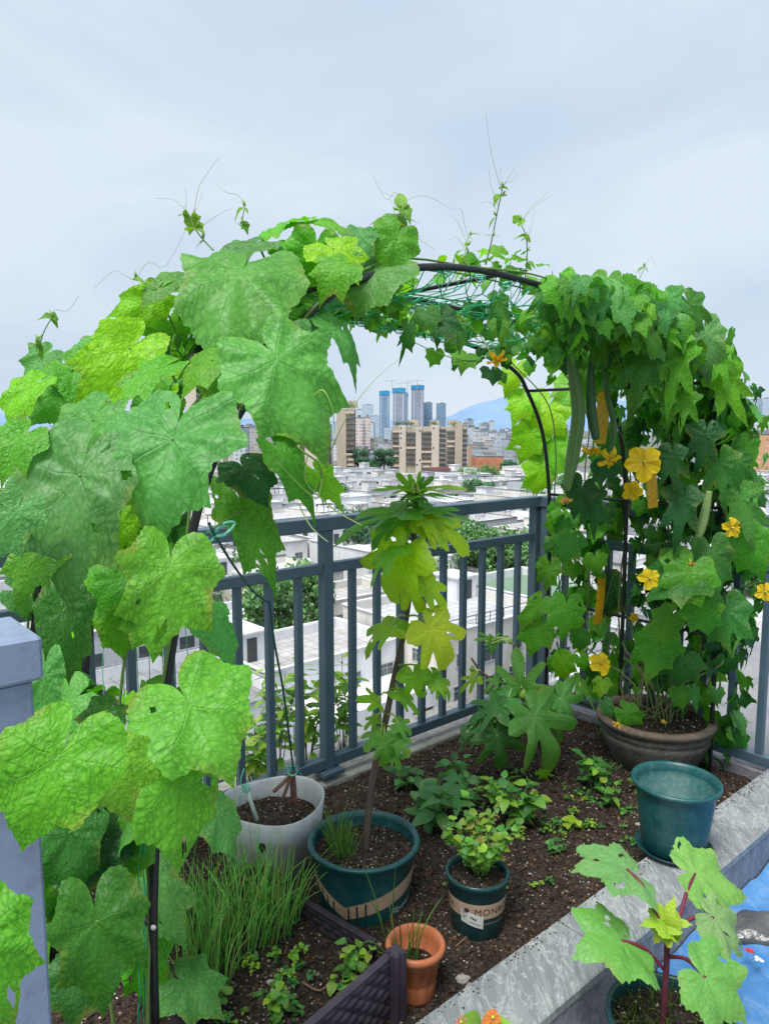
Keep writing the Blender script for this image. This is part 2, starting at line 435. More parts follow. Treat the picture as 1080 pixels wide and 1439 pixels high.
def add_leaf(mb, kind, P, tip, nrm, size, width=1.0, droop=0.25, fold=0.1, ruffle=0.04, col=(.1, .3, .04), spokes=20, rings=3, rng=random, twist=0.0, mi=0, curl=0.0, radial=0.12, pucker=0.006, holes=0, rim=0.0):
    """one leaf: P petiole joint, tip direction, upper-face normal, tip length"""
    if kind in OUT: v2, fs = polar_tpl(kind, spokes, rings)
    else: v2, fs = ovate_tpl(kind, rings + 3)
    y = Vector(tip).normalized(); z = Vector(nrm); z = z - y * z.dot(y)
    if z.length < 1e-4: z = y.orthogonal()
    z.normalize(); x = y.cross(z)
    X = v2[:, 0] * width; Y = v2[:, 1].copy()
    r = np.hypot(X, Y); th = np.arctan2(X, Y)
    ph = rng.uniform(0, 6.28); ph2 = rng.uniform(0, 6.28)
    if kind in OUT:
        f_ = 1 + .07 * np.sin(th + ph) + .05 * np.sin(2 * th + ph2) + .035 * np.sin(5 * th + ph * 2)
        X = X * f_; Y = Y * f_; r = r * f_
    Z = -droop * np.sign(Y) * Y * Y * np.where(Y > 0, 1.0, -0.6) + fold * np.abs(X) - curl * X * X
    Z = Z + ruffle * r * r * (np.sin(3 * th + ph) + 0.7 * np.sin(7 * th + ph2)) + ruffle * 0.35 * np.sin(9 * X + ph) * np.sin(8 * Y + ph2)
    Z = Z + twist * X * Y - radial * r * r + 0.035 * np.cos(th * 7.5 + .3) * r * (r > 0)
    if rings >= 6: Z = Z + pucker * np.sin(27 * X + ph + 3 * Y) * np.sin(25 * Y + ph2) * np.minimum(1, r * 3) + pucker * .7 * np.sin(48 * Y + 17 * X + ph2)
    Y2 = Y * (1 - 0.35 * droop * np.abs(Y))
    B = np.array([x, y, z])
    W = (np.stack([X, Y2, Z], 1) * size) @ B + np.array(P)
    if kind in OUT: uv = [(a * .5 + .5, b * .5 + .5) for a, b in v2]
    else: uv = [(a * .5 + .5, b * .5 + .5) for a, b in v2]
    j = lambda c: tuple(max(0.003, k * rng.uniform(0.9, 1.1)) for k in c)
    cj = j(col); cols = cj
    if kind in OUT and rings >= 6:
        n1_ = spokes + 1; fr_ = rng.uniform(.3, 1.0) * rim; ys = rng.random() < .35
        cols = [cj] * len(W); ph3 = rng.uniform(0, 6)
        for q_ in range(n1_):
            s_ = max(0, math.sin(th[1 + q_] * 2.3 + ph3) + .6 * math.sin(th[1 + q_] * 6.1 + ph2)) * fr_
            for ring, k_ in ((rings - 1, 1.0), (rings - 2, .45), (rings - 3, .2)):
                m_ = min(.85, s_ * k_); cols[1 + ring * n1_ + q_] = tuple(cj[i] * (1 - m_) + (.30, .30, .05)[i] * m_ for i in range(3))
        if holes:
            kill = set()
            for h_ in range(holes):
                ri = rng.randrange(2, rings - 1); si = rng.randrange(spokes)
                for dr_ in range(rng.choice((1, 1, 2))):
                    for ds_ in range(rng.choice((2, 3, 4))): kill.add((min(rings - 2, ri + dr_), (si + ds_) % spokes))
            fs = [f for i, f in enumerate(fs) if i < spokes or ((i - spokes) // spokes, (i - spokes) % spokes) not in kill]
    mb.add([tuple(w) for w in W], fs, mi, cols, uv)

CY = (.27, .60, .015); CL = (.15, .455, .03); CM = (.10, .35, .022); CB = (.12, .385, .085); CD = (.05, .225, .032); CV = (.026, .135, .034)  # CY has backlight, CB sky sheen put into the leaf colour
def jit(c, k=0.15, rng=random):
    f = rng.uniform(1 - k, 1 + k)
    return (c[0] * f * rng.uniform(.85, 1.15), c[1] * f, c[2] * f * rng.uniform(.8, 1.2))

M = {}
M['luffa'] = leaf_mat('luffa_leaf', (0, 46, 96, 138), 0.010, 25.0, 0.98, 0.40, 0.48, 0.60, 1.4, spec=.38)
M['luffa_small'] = leaf_mat('luffa_leaf_small', (0, 44, 98), 0.018, 13.0, 0.40, 0.32, 0.42, 0.5)
M['fig'] = leaf_mat('fig_leaf', (0, 49, 97), 0.020, 22.0, 0.42, 0.38, 0.45, 0.45, 1.9)
M['okra'] = leaf_mat('okra_leaf', (0, 50, 102), 0.016, 18.0, 0.5, 0.30, 0.50, 0.5, 1.5)
M['herb'] = leaf_mat('herb_leaf', (0, 40), 0.02, 20.0, 0.12, 0.35, 0.42, 0.2, 1.5)
M['blade'] = col_mat('blade_green', 0.4, 0.45)
M['stem'] = col_mat('stem', 0.6)
M['petal'] = col_mat('petal', 0.5, 0.45)
M['black_metal'] = pmat('black_coated_tube', (.006, .007, .009), (.014, .015, .018), 40, 0.38, 0.15, 300, spec=0.5)
M['rail'] = pmat('slate_blue_paint', (.068, .118, .165), (.084, .138, .186), 9, 0.38, 0.04, 220, spec=0.5, dirt=(.10, .12, .13), dirt_amt=.35)
M['post'] = pmat('pale_blue_paint', (.185, .245, .365), (.215, .275, .395), 6, 0.42, 0.06, 120, spec=0.5, dirt=(.10, .11, .16), dirt_amt=.5)
M['teal'] = pmat('teal_plastic', (.004, .060, .066), (.008, .082, .086), 8, 0.36, 0.05, 90, spec=0.5, dirt=(.10, .16, .15), dirt_amt=.35)
M['teal_dark'] = pmat('dark_teal_plastic', (.004, .040, .046), (.007, .055, .060), 8, 0.34, 0.05, 90, spec=0.5, dirt=(.07, .10, .10), dirt_amt=.35)
M['tan'] = pmat('tan_print', (.42, .29, .20), (.50, .36, .26), 14, 0.5, 0.03, 90)
M['terracotta'] = pmat('terracotta_plastic', (.42, .125, .05), (.52, .17, .075), 10, 0.42, 0.08, 90, dirt=(.35, .20, .13), dirt_amt=.5)
M['stonepot'] = pmat('grey_stoneware', (.055, .058, .056), (.105, .10, .09), 14, 0.75, 0.6, 60, dirt=(.20, .15, .10), dirt_amt=.6)
M['wicker'] = pmat('plum_plastic', (.035, .026, .040), (.055, .042, .058), 20, 0.38, 0.1, 120, spec=0.5, dirt=(.11, .09, .10), dirt_amt=.3)
M['white_print'] = pmat('white_print', (.72, .72, .70), (.62, .62, .60), 30, 0.5)
M['black_print'] = pmat('black_print', (.02, .02, .022), None, 30, 0.6)
M['brown_print'] = pmat('brown_print', (.10, .05, .04), None, 30, 0.6)
M['twine'] = pmat('turquoise_twine', (.10, .48, .36), (.22, .58, .46), 60, 0.5, trans=0.0)
M['green_net'] = pmat('green_net_string', (.015, .30, .12), (.03, .40, .18), 60, 0.45)
M['cord'] = pmat('green_coated_wire', (.012, .075, .065), (.02, .10, .09), 40, 0.4)
M['sticky'] = pmat('yellow_sticky_card', (.80, .47, .01), (.72, .40, .008), 40, 0.35, dirt=(.12, .07, .01), dirt_amt=1.0)
M['bark'] = pmat('fig_bark', (.085, .055, .045), (.14, .10, .08), 30, 0.75, 0.5, 120, stretch=(1, 1, .3))
M['rope'] = pmat('twine_pale', (.5, .6, .5), None, 30)

# ------------------------------------------------------------------ world & sun
SUN_EL, SUN_AZ = R(64), R(212)
w = bpy.data.worlds.new('World'); scene.world = w; w.use_nodes = True
nt = w.node_tree; nt.nodes.clear()
wo = N(nt, 'ShaderNodeOutputWorld'); bg = N(nt, 'ShaderNodeBackground'); bg.inputs['Strength'].default_value = 0.1
sky = N(nt, 'ShaderNodeTexSky'); sky.sky_type = 'NISHITA'; sky.sun_disc = False
sky.sun_elevation = SUN_EL; sky.sun_rotation = SUN_AZ; sky.air_density = 1.0; sky.dust_density = 2.0
tc = N(nt, 'ShaderNodeTexCoord')
mp = N(nt, 'ShaderNodeMapping'); mp.inputs['Scale'].default_value = (1.0, 1.0, 2.6); mp.inputs['Rotation'].default_value = (0.0, 0.18, 0.5); mp.inputs['Location'].default_value = (3.1, 0.4, 0.25)
L(nt, tc.outputs['Generated'], mp.inputs[0])
n1 = N(nt, 'ShaderNodeTexNoise'); n1.inputs['Scale'].default_value = 2.3; n1.inputs['Detail'].default_value = 8; n1.inputs['Roughness'].default_value = 0.52; n1.inputs['Distortion'].default_value = 0.5
L(nt, mp.outputs[0], n1.inputs['Vector'])
cl = nt.nodes.new('ShaderNodeValToRGB'); L(nt, n1.outputs[0], cl.inputs[0])
e = cl.color_ramp.elements
e[0].position = 0.32; e[0].color = (6.0, 7.3, 8.85, 1)
e[1].position = 0.66; e[1].color = (7.7, 8.7, 9.75, 1)
em = e.new(0.49); em.color = (6.7, 7.9, 9.25, 1)
mixs = mixc(nt, 0.93, sky.outputs[0], cl.outputs[0])
L(nt, mixs, bg.inputs['Color']); L(nt, bg.outputs[0], wo.inputs[0])

sl = bpy.data.lights.new('sun', 'SUN'); sl.energy = 5.0; sl.angle = R(28); sl.color = (1.0, 0.96, 0.9)
so = bpy.data.objects.new('sun', sl); COL.objects.link(so)
sd = Vector((math.sin(SUN_AZ) * math.cos(SUN_EL), math.cos(SUN_AZ) * math.cos(SUN_EL), math.sin(SUN_EL)))
so.rotation_euler = sd.to_track_quat('Z', 'Y').to_euler(); so.location = (0, -5, 20)
scene.view_settings.view_transform = 'Standard'; scene.view_settings.look = 'None'; scene.view_settings.exposure = 0

scene.cycles.max_bounces = 5; scene.cycles.diffuse_bounces = 3; scene.cycles.glossy_bounces = 2; scene.cycles.transmission_bounces = 4; scene.cycles.transparent_max_bounces = 4

# ================================================================== TERRACE
# ---- floor
fm = pmat('terrace_tile', (.20, .20, .21), (.28, .28, .29), 5, 0.6, 0.2, 60)
mb = MB(); c = T(-4, -5.9, -1.6); RZ = Matrix.Rotation(ANG, 3, 'Z')
mb.box(c, 16, 12.4, 3.0, M=RZ)
structure(mb.build('terrace_floor', fm, smooth=False))

# ---- soil sheet of the raised bed
def soil_mat():
    m, nt, out = _nt('potting_soil')
    b = N(nt, 'ShaderNodeBsdfPrincipled'); b.inputs['Roughness'].default_value = 0.9; b.inputs['Specular IOR Level'].default_value = 0.15
    g = N(nt, 'ShaderNodeNewGeometry').outputs['Position']
    a = N(nt, 'ShaderNodeTexNoise'); a.inputs['Scale'].default_value = 9; a.inputs['Detail'].default_value = 9; a.inputs['Roughness'].default_value = .7; L(nt, g, a.inputs['Vector'])
    f = N(nt, 'ShaderNodeTexNoise'); f.inputs['Scale'].default_value = 85; f.inputs['Detail'].default_value = 6; f.inputs['Roughness'].default_value = .7; L(nt, g, f.inputs['Vector'])
    v = N(nt, 'ShaderNodeTexVoronoi'); v.inputs['Scale'].default_value = 75; L(nt, g, v.inputs['Vector'])
    c1 = mixc(nt, ramp(nt, a.outputs[0], [(.35, 0.), (.65, 1.)]), (.052, .041, .035), (.120, .095, .078))
    c2 = mixc(nt, ramp(nt, f.outputs[0], [(.38, 0.), (.66, 1.)]), (.020, .014, .011), c1)
    sepc = N(nt, 'ShaderNodeSeparateColor'); L(nt, v.outputs['Color'], sepc.inputs[0])
    pick = math_n(nt, 'GREATER_THAN', sepc.outputs[0], 0.86)
    near = math_n(nt, 'LESS_THAN', v.outputs['Distance'], 0.28)
    c3 = mixc(nt, math_n(nt, 'MULTIPLY', pick, near), c2, (.42, .37, .30))
    pk2 = math_n(nt, 'MULTIPLY', math_n(nt, 'GREATER_THAN', sepc.outputs[1], 0.88), math_n(nt, 'LESS_THAN', v.outputs['Distance'], 0.4))
    c3 = mixc(nt, pk2, c3, (.16, .075, .035))
    L(nt, c3, b.inputs['Base Color'])
    bp = N(nt, 'ShaderNodeBump'); bp.inputs['Strength'].default_value = 1.0; bp.inputs['Distance'].default_value = 0.012
    L(nt, math_n(nt, 'ADD', f.outputs[0], math_n(nt, 'MULTIPLY', v.outputs['Distance'], -.5)), bp.inputs['Height']); L(nt, bp.outputs[0], b.inputs['Normal'])
    L(nt, b.outputs[0], out.inputs[0])
    return m
M['soil'] = soil_mat()
def soil_z(x, y):
    v = Vector((x, y, 0))
    return 0.022 * noise.noise(v * 2.3) + 0.012 * noise.noise(v * 8) + 0.007 * noise.noise(v * 27)
mb = MB(); vs = []; fs = []
NP, NQ = 330, 96
for i in range(NP + 1):
    for j in range(NQ + 1):
        p = -2.9 + 4.32 * i / NP; q = -1.32 + 1.28 * j / NQ
        v = T(p, q)
        edge = max(0, (-1.22 - q)) * -0.25
        vs.append((v.x, v.y, soil_z(v.x, v.y) + edge))
for i in range(NP):
    for j in range(NQ):
        a = i * (NQ + 1) + j
        fs.append((a, a + NQ + 1, a + NQ + 2, a + 1))
mb.add(vs, fs)
structure(mb.build('soil', M['soil']))
# ---- loose crumbs, bark chips and white perlite on the soil
M['crumb'] = col_mat('soil_crumb', 0.85, spec=.15)
mb = MB(); rg = random.Random(3)
OCT = [(1, 0, 0), (-1, 0, 0), (0, 1, 0), (0, -1, 0), (0, 0, 1), (0, 0, -1)]
OF = [(0, 2, 4), (2, 1, 4), (1, 3, 4), (3, 0, 4), (2, 0, 5), (1, 2, 5), (3, 1, 5), (0, 3, 5)]
def crumb(mb, v, s, col):
    Mx = Matrix.Rotation(rg.uniform(0, 6.3), 3, 'Z') @ Matrix.Rotation(rg.uniform(0, 6.3), 3, 'X')
    k = (rg.uniform(.6, 1.5), rg.uniform(.5, 1.1), rg.uniform(.5, 1.0))
    mb.add([Vector(v) + Mx @ Vector((a[0] * k[0] * s, a[1] * k[1] * s, a[2] * k[2] * s)) for a in OCT], OF, 0, col)
for i in range(14000):
    p = rg.uniform(-1.6, 1.4); q = rg.uniform(-1.29, -0.06); v = T(p, q)
    t = rg.random()
    if t < .10: s, c = rg.uniform(.0018, .0042), (.60, .56, .50)
    elif t < .13: s, c = rg.uniform(.008, .017), jit((.075, .055, .042), .4, rg)
    elif t < .2: s, c = rg.uniform(.003, .007), (.15, .085, .05)
    elif t < .27: s, c = rg.uniform(.003, .007), jit((.26, .20, .14), .3, rg)
    else: s, c = rg.uniform(.003, .010), jit((.055, .037, .028), .6, rg)
    crumb(mb, (v.x, v.y, soil_z(v.x, v.y) + s * .3), s, c)
for i in range(420):
    p = rg.uniform(-1.5, 1.4); q = -1.302 - abs(rg.gauss(0, .022)); v = T(p, q); s = rg.uniform(.0015, .004)
    crumb(mb, (v.x, v.y, .1005 + s * .3), s, (.5, .46, .4) if rg.random() < .12 else jit((.055, .037, .028), .5, rg))
tag(mb.build('soil_crumbs', M['crumb'], smooth=False), 'loose dark crumbs, bark chips and white perlite strewn over the soil of the bed', 'soil crumbs', kind='stuff')

# ---- stone planter wall (slate look coping)
def slate(name, c1, c2, vein, sc=4.5):
    m, nt, out = _nt(name)
    b = N(nt, 'ShaderNodeBsdfPrincipled'); b.inputs['Roughness'].default_value = 0.42; b.inputs['Specular IOR Level'].default_value = .5
    g = N(nt, 'ShaderNodeNewGeometry').outputs['Position']
    mp = N(nt, 'ShaderNodeMapping'); mp.inputs['Rotation'].default_value = (.4, .3, .2); mp.inputs['Scale'].default_value = (2.2, .6, 1.2); L(nt, g, mp.inputs[0])
    a = N(nt, 'ShaderNodeTexNoise'); a.inputs['Scale'].default_value = sc; a.inputs['Detail'].default_value = 9; a.inputs['Roughness'].default_value = .62; a.inputs['Distortion'].default_value = 1.2; L(nt, mp.outputs[0], a.inputs['Vector'])
    a2 = N(nt, 'ShaderNodeTexNoise'); a2.inputs['Scale'].default_value = sc * 1.5; a2.inputs['Detail'].default_value = 9; a2.inputs['Roughness'].default_value = .7; a2.inputs['Distortion'].default_value = 2.0; L(nt, mp.outputs[0], a2.inputs['Vector'])
    c = mixc(nt, ramp(nt, a.outputs[0], [(.35, 0.), (.65, 1.)]), c1, c2)
    rid = math_n(nt, 'ABSOLUTE', math_n(nt, 'SUBTRACT', a2.outputs[0], .5))
    c = mixc(nt, ramp(nt, rid, [(0.0, .7), (.022, 0.)]), c, vein)
    rid2 = math_n(nt, 'ABSOLUTE', math_n(nt, 'SUBTRACT', a.outputs[0], .47))
    c = mixc(nt, ramp(nt, rid2, [(0.0, .3), (.02, 0.)]), c, tuple(x * .35 for x in c1))
    L(nt, c, b.inputs['Base Color'])
    L(nt, ramp(nt, a2.outputs[0], [(.3, .3), (.7, .6)]), b.inputs['Roughness'])
    bp = N(nt, 'ShaderNodeBump'); bp.inputs['Strength'].default_value = .35; bp.inputs['Distance'].default_value = .01; L(nt, a2.outputs[0], bp.inputs['Height']); L(nt, bp.outputs[0], b.inputs['Normal'])
    L(nt, b.outputs[0], out.inputs[0]); return m
M['slate_top'] = slate('slate_coping', (.17, .185, .20), (.26, .28, .29), (.50, .52, .53))
M['slate_face'] = slate('slate_face', (.145, .145, .175), (.24, .235, .27), (.42, .42, .46), 5)
M['grout'] = pmat('grout', (.12, .12, .12), (.2, .2, .2), 30, .9)
pw = empty('planter_wall', 'low grey slate stone kerb wall along the near edge of the soil bed', 'kerb wall', T(0, -1.40, -0.1))
rel = Rel(pw)
xs = [-2.9, -1.72, -0.93, -0.12, 0.62, 1.62]
for a, b_ in zip(xs[:-1], xs[1:]):
    mid = (a + b_) / 2
    mb = MB(); mb.bbox(T(mid, -1.40, 0.085), b_ - a - .004, .20, .03, .004, M=RZ); rel.build(mb, 'coping_slab', M['slate_top'], False)
    mb = MB(); mb.bbox(T(mid, -1.486, -0.02), b_ - a - .003, .02, .178, .002, M=RZ); rel.build(mb, 'face_panel', M['slate_face'], False)
mb = MB(); mb.box(T(-.64, -1.392, -0.02), 4.50, .16, .17, M=RZ); rel.build(mb, 'core', M['grout'], False)
# end kerb under the right railing and ledge under the front railing
ek = empty('end_kerb', 'weathered purple grey stone kerb under the right hand railing, behind the round stone pot', 'kerb wall', T(1.5, -.6, -.1))
rel = Rel(ek)
mb = MB(); mb.bbox(T(1.52, -.68, -.03), .17, 1.20, .15, .005, M=RZ); rel.build(mb, 'kerb_stone', M['slate_face'], False)
lm = pmat('ledge_concrete', (.30, .29, .27), (.42, .41, .38), 7, .85, .5, 70, dirt=(.10, .09, .075), dirt_amt=.7)
le = empty('railing_ledge', 'rough grey concrete ledge along the foot of the front railing', 'ledge', T(-.6, .05, -.1))
rel = Rel(le)
mb = MB(); mb.bbox(T(-.55, .035, -.05), 4.0, .17, .14, .006, M=RZ); rel.build(mb, 'ledge_block', lm, False)

# ---- railings
def bar(mb, a, b, w_, h_, up=True):
    """rectangular bar from a to b, w_ across, h_ high"""
    a = Vector(a); b = Vector(b); d = b - a
    ang = math.atan2(d.y, d.x)
    mb.bbox((a + b) / 2, d.length, w_, h_, .003, M=Matrix.Rotation(ang, 3, 'Z'))
def vbar(mb, v, z0, z1, s, bev=.002):
    mb.bbox((v.x, v.y, (z0 + z1) / 2), s, s, z1 - z0, bev, M=RZ)
def railing(name, label, fn, posts, bal, z_base):
    o = fn(posts[0]); rt = empty(name, label, 'railing', (o.x, o.y, 0), group='slate blue metal railings of the terrace')
    rel = Rel(rt)
    for a, b_ in zip(posts[:-1], posts[1:]):
        a2, b2 = a + .0255, b_ - .0255
        mb = MB(); bar(mb, fn(a2, .955), fn(b2, .955), .038, .044); rel.build(mb, 'mid_rail', M['rail'], False)
        mb = MB(); bar(mb, fn(a2, .095), fn(b2, .095), .046, .046); rel.build(mb, 'bottom_rail', M['rail'], False)
    mb = MB(); bar(mb, fn(posts[0] - .03, 1.146), fn(posts[-1] + (.026 if name else 0), 1.146), .066, .056); rel.build(mb, 'top_rail', M['rail'], False)
    for p in posts:
        mb = MB(); vbar(mb, fn(p), z_base, 1.118, .05, .003); rel.build(mb, 'post', M['rail'], False)
        mb = MB(); v = fn(p); mb.bbox((v.x, v.y, z_base + .035), .11, .11, .022, .003, M=RZ); rel.build(mb, 'base_plate', M['rail'], False)
    for p in bal:
        mb = MB(); vbar(mb, fn(p), .118, .933, .030); rel.build(mb, 'baluster', M['rail'], False)
sp_ = 0.1426
fr = lambda p, z=0: T(p, 0, z)
posts = [-2.85, -1.426, 0.0, 1.426]
bal = [a + sp_ * k for a in posts[:-1] for k in range(1, 10)]
railing('metal_railing', 'long slate blue metal railing running across behind the fig sapling', fr, posts, bal, .02)
rr_ = lambda s, z=0: T(1.4525, -.0585 - s, z)
posts = [0.0, 1.3, 2.6]
bal = [a + .13 * k for a in posts[:-1] for k in range(1, 10)]
railing('metal_railing', 'slate blue metal railing at the right behind the round stone pot', rr_, posts, bal, .0)

# ---- pale blue post close at the left
pp = U(60, 893, 1.02)
tp = pp.z
rt = empty('railing_post', 'thick pale grey blue metal newel post with a wide flat cap at the left edge', 'post', (pp.x, pp.y, -.1))
rel = Rel(rt)
ctr = Vector((pp.x, pp.y, 0)) - E1 * .085 + E2 * .0
ctr = Vector((pp.x, pp.y, 0)) - E1 * .09 + E2 * .075
mb = MB(); mb.bbox((ctr.x, ctr.y, tp - .0325), .18, .15, .065, .005, M=RZ); rel.build(mb, 'cap', M['post'], False)
c2 = ctr - E1 * 0.0
mb = MB(); mb.bbox((c2.x, c2.y, (tp - .066) / 2 - .05), .155, .125, tp - .066 + .1, .004, M=RZ); rel.build(mb, 'shaft', M['post'], False)
mb = MB(); v = c2 - E2 * .064 - E1 * .035; mb.box((v.x, v.y, (tp - .07) / 2 - .05), .004, .004, tp - .07 + .08, M=RZ); rel.build(mb, 'seam', M['black_metal'], False)

# ---- garden arch
HP = [(0, -.08), (0, .45), (.03, .85), (.06, 1.06), (.137, 1.385), (.229, 1.565), (.435, 1.816), (.645, 1.93), (.948, 1.985), (1.306, 1.98), (1.70, 1.955), (2.05, 1.905), (2.292, 1.818), (2.386, 1.728), (2.50, 1.56), (2.56, 1.37), (2.595, 1.1), (2.60, .7), (2.60, .35), (2.60, -.08)]
HC = catmull([(a, b, 0) for a, b in HP], 6)
def hoop_pt(s):
    """s 0..1 along the hoop: (p, z)"""
    k = s * (len(HC) - 1); i = min(int(k), len(HC) - 2); f = k - i
    v = HC[i] * (1 - f) + HC[i + 1] * f
    return v.x - 1.25, v.y
HL = [0.0]
for i in range(1, len(HC)): HL.append(HL[-1] + (HC[i] - HC[i - 1]).length)
def hoop_len(l):
    """l: fraction of arc length"""
    t = l * HL[-1]
    i = max(0, min(len(HC) - 2, int(np.searchsorted(HL, t)) - 1))
    f = (t - HL[i]) / max(1e-9, HL[i + 1] - HL[i])
    v = HC[i] * (1 - f) + HC[i + 1] * f
    tg = (HC[i + 1] - HC[i]).normalized()
    return (v.x - 1.25, v.y), (tg.x, tg.y)
QS = [-1.06, -.60, -.155]
ga = empty('garden_arch', 'black tubular garden arch of three hoops carrying the luffa vines', 'garden arch', T(.13, -.5, 0))
rel = Rel(ga)
for q in QS:
    pts = [T(v.x - 1.25, q, v.y) for v in HC]
    mb = MB(); mb.tube(pts, .0098, 10); rel.build(mb, 'hoop', M['black_metal'])
def cross(px_, pz, q0=-1.06, q1=-.155, r_=.0075):
    mb = MB(); mb.tube([T(px_, q0, pz), T(px_, (q0 + q1) / 2, pz), T(px_, q1, pz)], r_, 8); rel.build(mb, 'cross_bar', M['black_metal'])
for (u, z) in ((0, .48), (.035, .90), (.137, 1.385), (.33, 1.70), (.645, 1.93), (1.1, 1.988), (1.70, 1.955), (2.05, 1.905), (2.386, 1.728), (2.585, 1.2), (2.60, .63), (2.60, .13)):
    cross(u - 1.25, z)
v = T(-1.25, -1.07, .49); mb = MB(); mb.lathe([(.0, .004), (.005, .003), (.006, .0)], (0, 0, 0), 12)
tq = Matrix.Rotation(math.pi / 2, 3, 'X')
mb.v = [tuple(Vector((v.x, v.y - .006, v.z)) + tq @ Vector(a)) for a in mb.v]
rel.build(mb, 'bolt', M['white_print'])

_U = U
def U(px, py, y): return _U(px, py, y - .10)
# ---- netting over the arch top and hanging at the left leg
rg = random.Random(11)
mb = MB()
def arc_p(pc, q):
    """height of the arch over p"""
    best = min(HC[30:80], key=lambda v: abs(v.x - 1.25 - pc)); return best.y
rows = []
for j in range(10):
    q = -1.05 + .89 * j / 9
    rows.append([T(-.70 + 1.30 * i / 44, q + .02 * math.sin(i * 1.7 + j), arc_p(-.70 + 1.30 * i / 44, q) + .004 - .05 * math.sin(math.pi * ((j % 4.5) / 4.5)) - .02 * abs(math.sin(i * .9 + j * .7)) + rg.uniform(-.012, .012)) for i in range(45)])
for r_ in rows: mb.tube(r_, .0019, 4)
for i in range(0, 45):
    mb.tube([rows[j][min(44, max(0, i + (1 if j % 2 else -1)))] for j in range(10)], .0016, 4)
tag(mb.build('garden_net', M['green_net']), 'bright green string netting stretched over the bare top of the black arch', 'netting')
mb = MB()
for k in range(5):
    x0 = 200 + rg.uniform(-5, 5)
    pts = [U(x0 + (3 if i % 2 else -2) * rg.random() + 10 * (i == 0), 1160 + i * 33, 1.56 + rg.uniform(-.02, .02)) for i in range(10)]
    mb.tube(catmull(pts, 3), .0012, 4)
for k in range(7):
    x0 = 150 + 18 * k
    mb.tube(catmull([U(x0, 860 + rg.uniform(-30, 30), 1.75), U(x0 + rg.uniform(-8, 8), 950, 1.7), U(x0 + rg.uniform(-10, 10), 1050, 1.65), U(160 + k * 12, 1180, 1.6)], 4), .0011, 4)
tag(mb.build('garden_net', M['green_net']), 'gathered green netting hanging down by the near left leg of the arch', 'netting')

# turquoise twine ties
def knot(v, r_=.014):
    mb = MB()
    for k in range(3):
        a = rg.uniform(0, 3)
        pts = [Vector(v) + Vector((math.cos(t) * r_, math.sin(t) * r_ * math.cos(a), math.sin(t) * r_ * math.sin(a) + (k - 1) * .004)) for t in np.linspace(0, 6.28, 12)]
        mb.tube(pts, .0018, 5)
    return mb
for (px, py, d, lab) in ((625, 380, 2.2, 'turquoise twine knot tied on the bare crest of the arch'), (712, 400, 2.42, 'turquoise twine knot near the right end of the bare crest'), (675, 388, 2.33, 'turquoise twine knot midway along the bare crest')):
    mb = knot(U(px, py, d))
    mb.tube(catmull([U(px, py, d), U(px + 6, py + 12, d - .01), U(px + 1, py + 26, d)], 4), .0016, 5)
    tag(mb.build('twine_tie', M['twine']), lab, 'twine', 'twine ties on the arch')
mb = MB(); mb.tube(catmull([U(768, 420, 2.5), U(782, 432, 2.48), U(800, 452, 2.47)], 5), [.003] * 10 + [.001], 6)
tag(mb.build('twine_tie', M['twine']), 'loose turquoise strap end hanging at the right of the bare crest', 'twine', 'twine ties on the arch')
# bow on the near hoop holding the green wire
bw = empty('guy_wire', 'green coated wire bent down from a turquoise bow on the arch to the grafted stump', 'wire', U(300, 748, 1.72))
rel = Rel(bw)
d0 = 1.70
mb = MB()
pts = catmull([U(294, 735, d0), U(302, 752, d0), U(330, 797, 1.9), U(357, 832, 2.1), U(376, 846, 2.2), U(379, 850, 2.21), U(385, 900, 2.28), U(397, 965, 2.38), U(407, 1040, 2.50), U(412, 1082, 2.56)], 5)
mb.tube(pts, .0035, 6); rel.build(mb, 'wire', M['cord'])
mb = MB()
for a in ((330, 735), (322, 742), (286, 757)):
    mb.tube(catmull([U(300, 753, d0), U((300 + a[0]) / 2, (748 + a[1]) / 2 - 6, d0 - .01), U(a[0], a[1], d0), U((300 + a[0]) / 2 + 4, (755 + a[1]) / 2 + 4, d0 - .012), U(300, 754, d0)], 5), .0030, 5)
rel.build(mb, 'bow', M['twine'])

U = _U
# ---- pots
def soil_disc(c, r_, z, name='soil_fill', parent=None, n=28, amp=.008):
    mb = MB(); vs = [(c.x, c.y, z + amp)]; fs = []
    rings = 9
    for i in range(1, rings + 1):
        for k in range(n):
            th = 2 * math.pi * k / n; rr = r_ * i / rings
            x, y = c.x + rr * math.cos(th), c.y + rr * math.sin(th)
            vs.append((x, y, z + amp * noise.noise(Vector((x * 20, y * 20, 3))) + amp * (1 - i / rings)))
    for k in range(n): fs.append((0, 1 + k, 1 + (k + 1) % n))
    for i in range(rings - 1):
        for k in range(n):
            a = 1 + i * n + k; b = 1 + i * n + (k + 1) % n
            fs.append((a, a + n, b + n, b))
    mb.add(vs, fs)
    for i in range(int(r_ * r_ * 9000)):
        th = rg.uniform(0, 6.3); rr = r_ * math.sqrt(rg.random()) * .97
        t = rg.random()
        crumb(mb, (c.x + rr * math.cos(th), c.y + rr * math.sin(th), z + amp * .7 + .002), rg.uniform(.002, .0055), (.55, .5, .44) if t < .12 else ((.17, .10, .06) if t < .35 else (.03, .018, .012)))
        mb.mi[-8:] = [1] * 8
    return mb
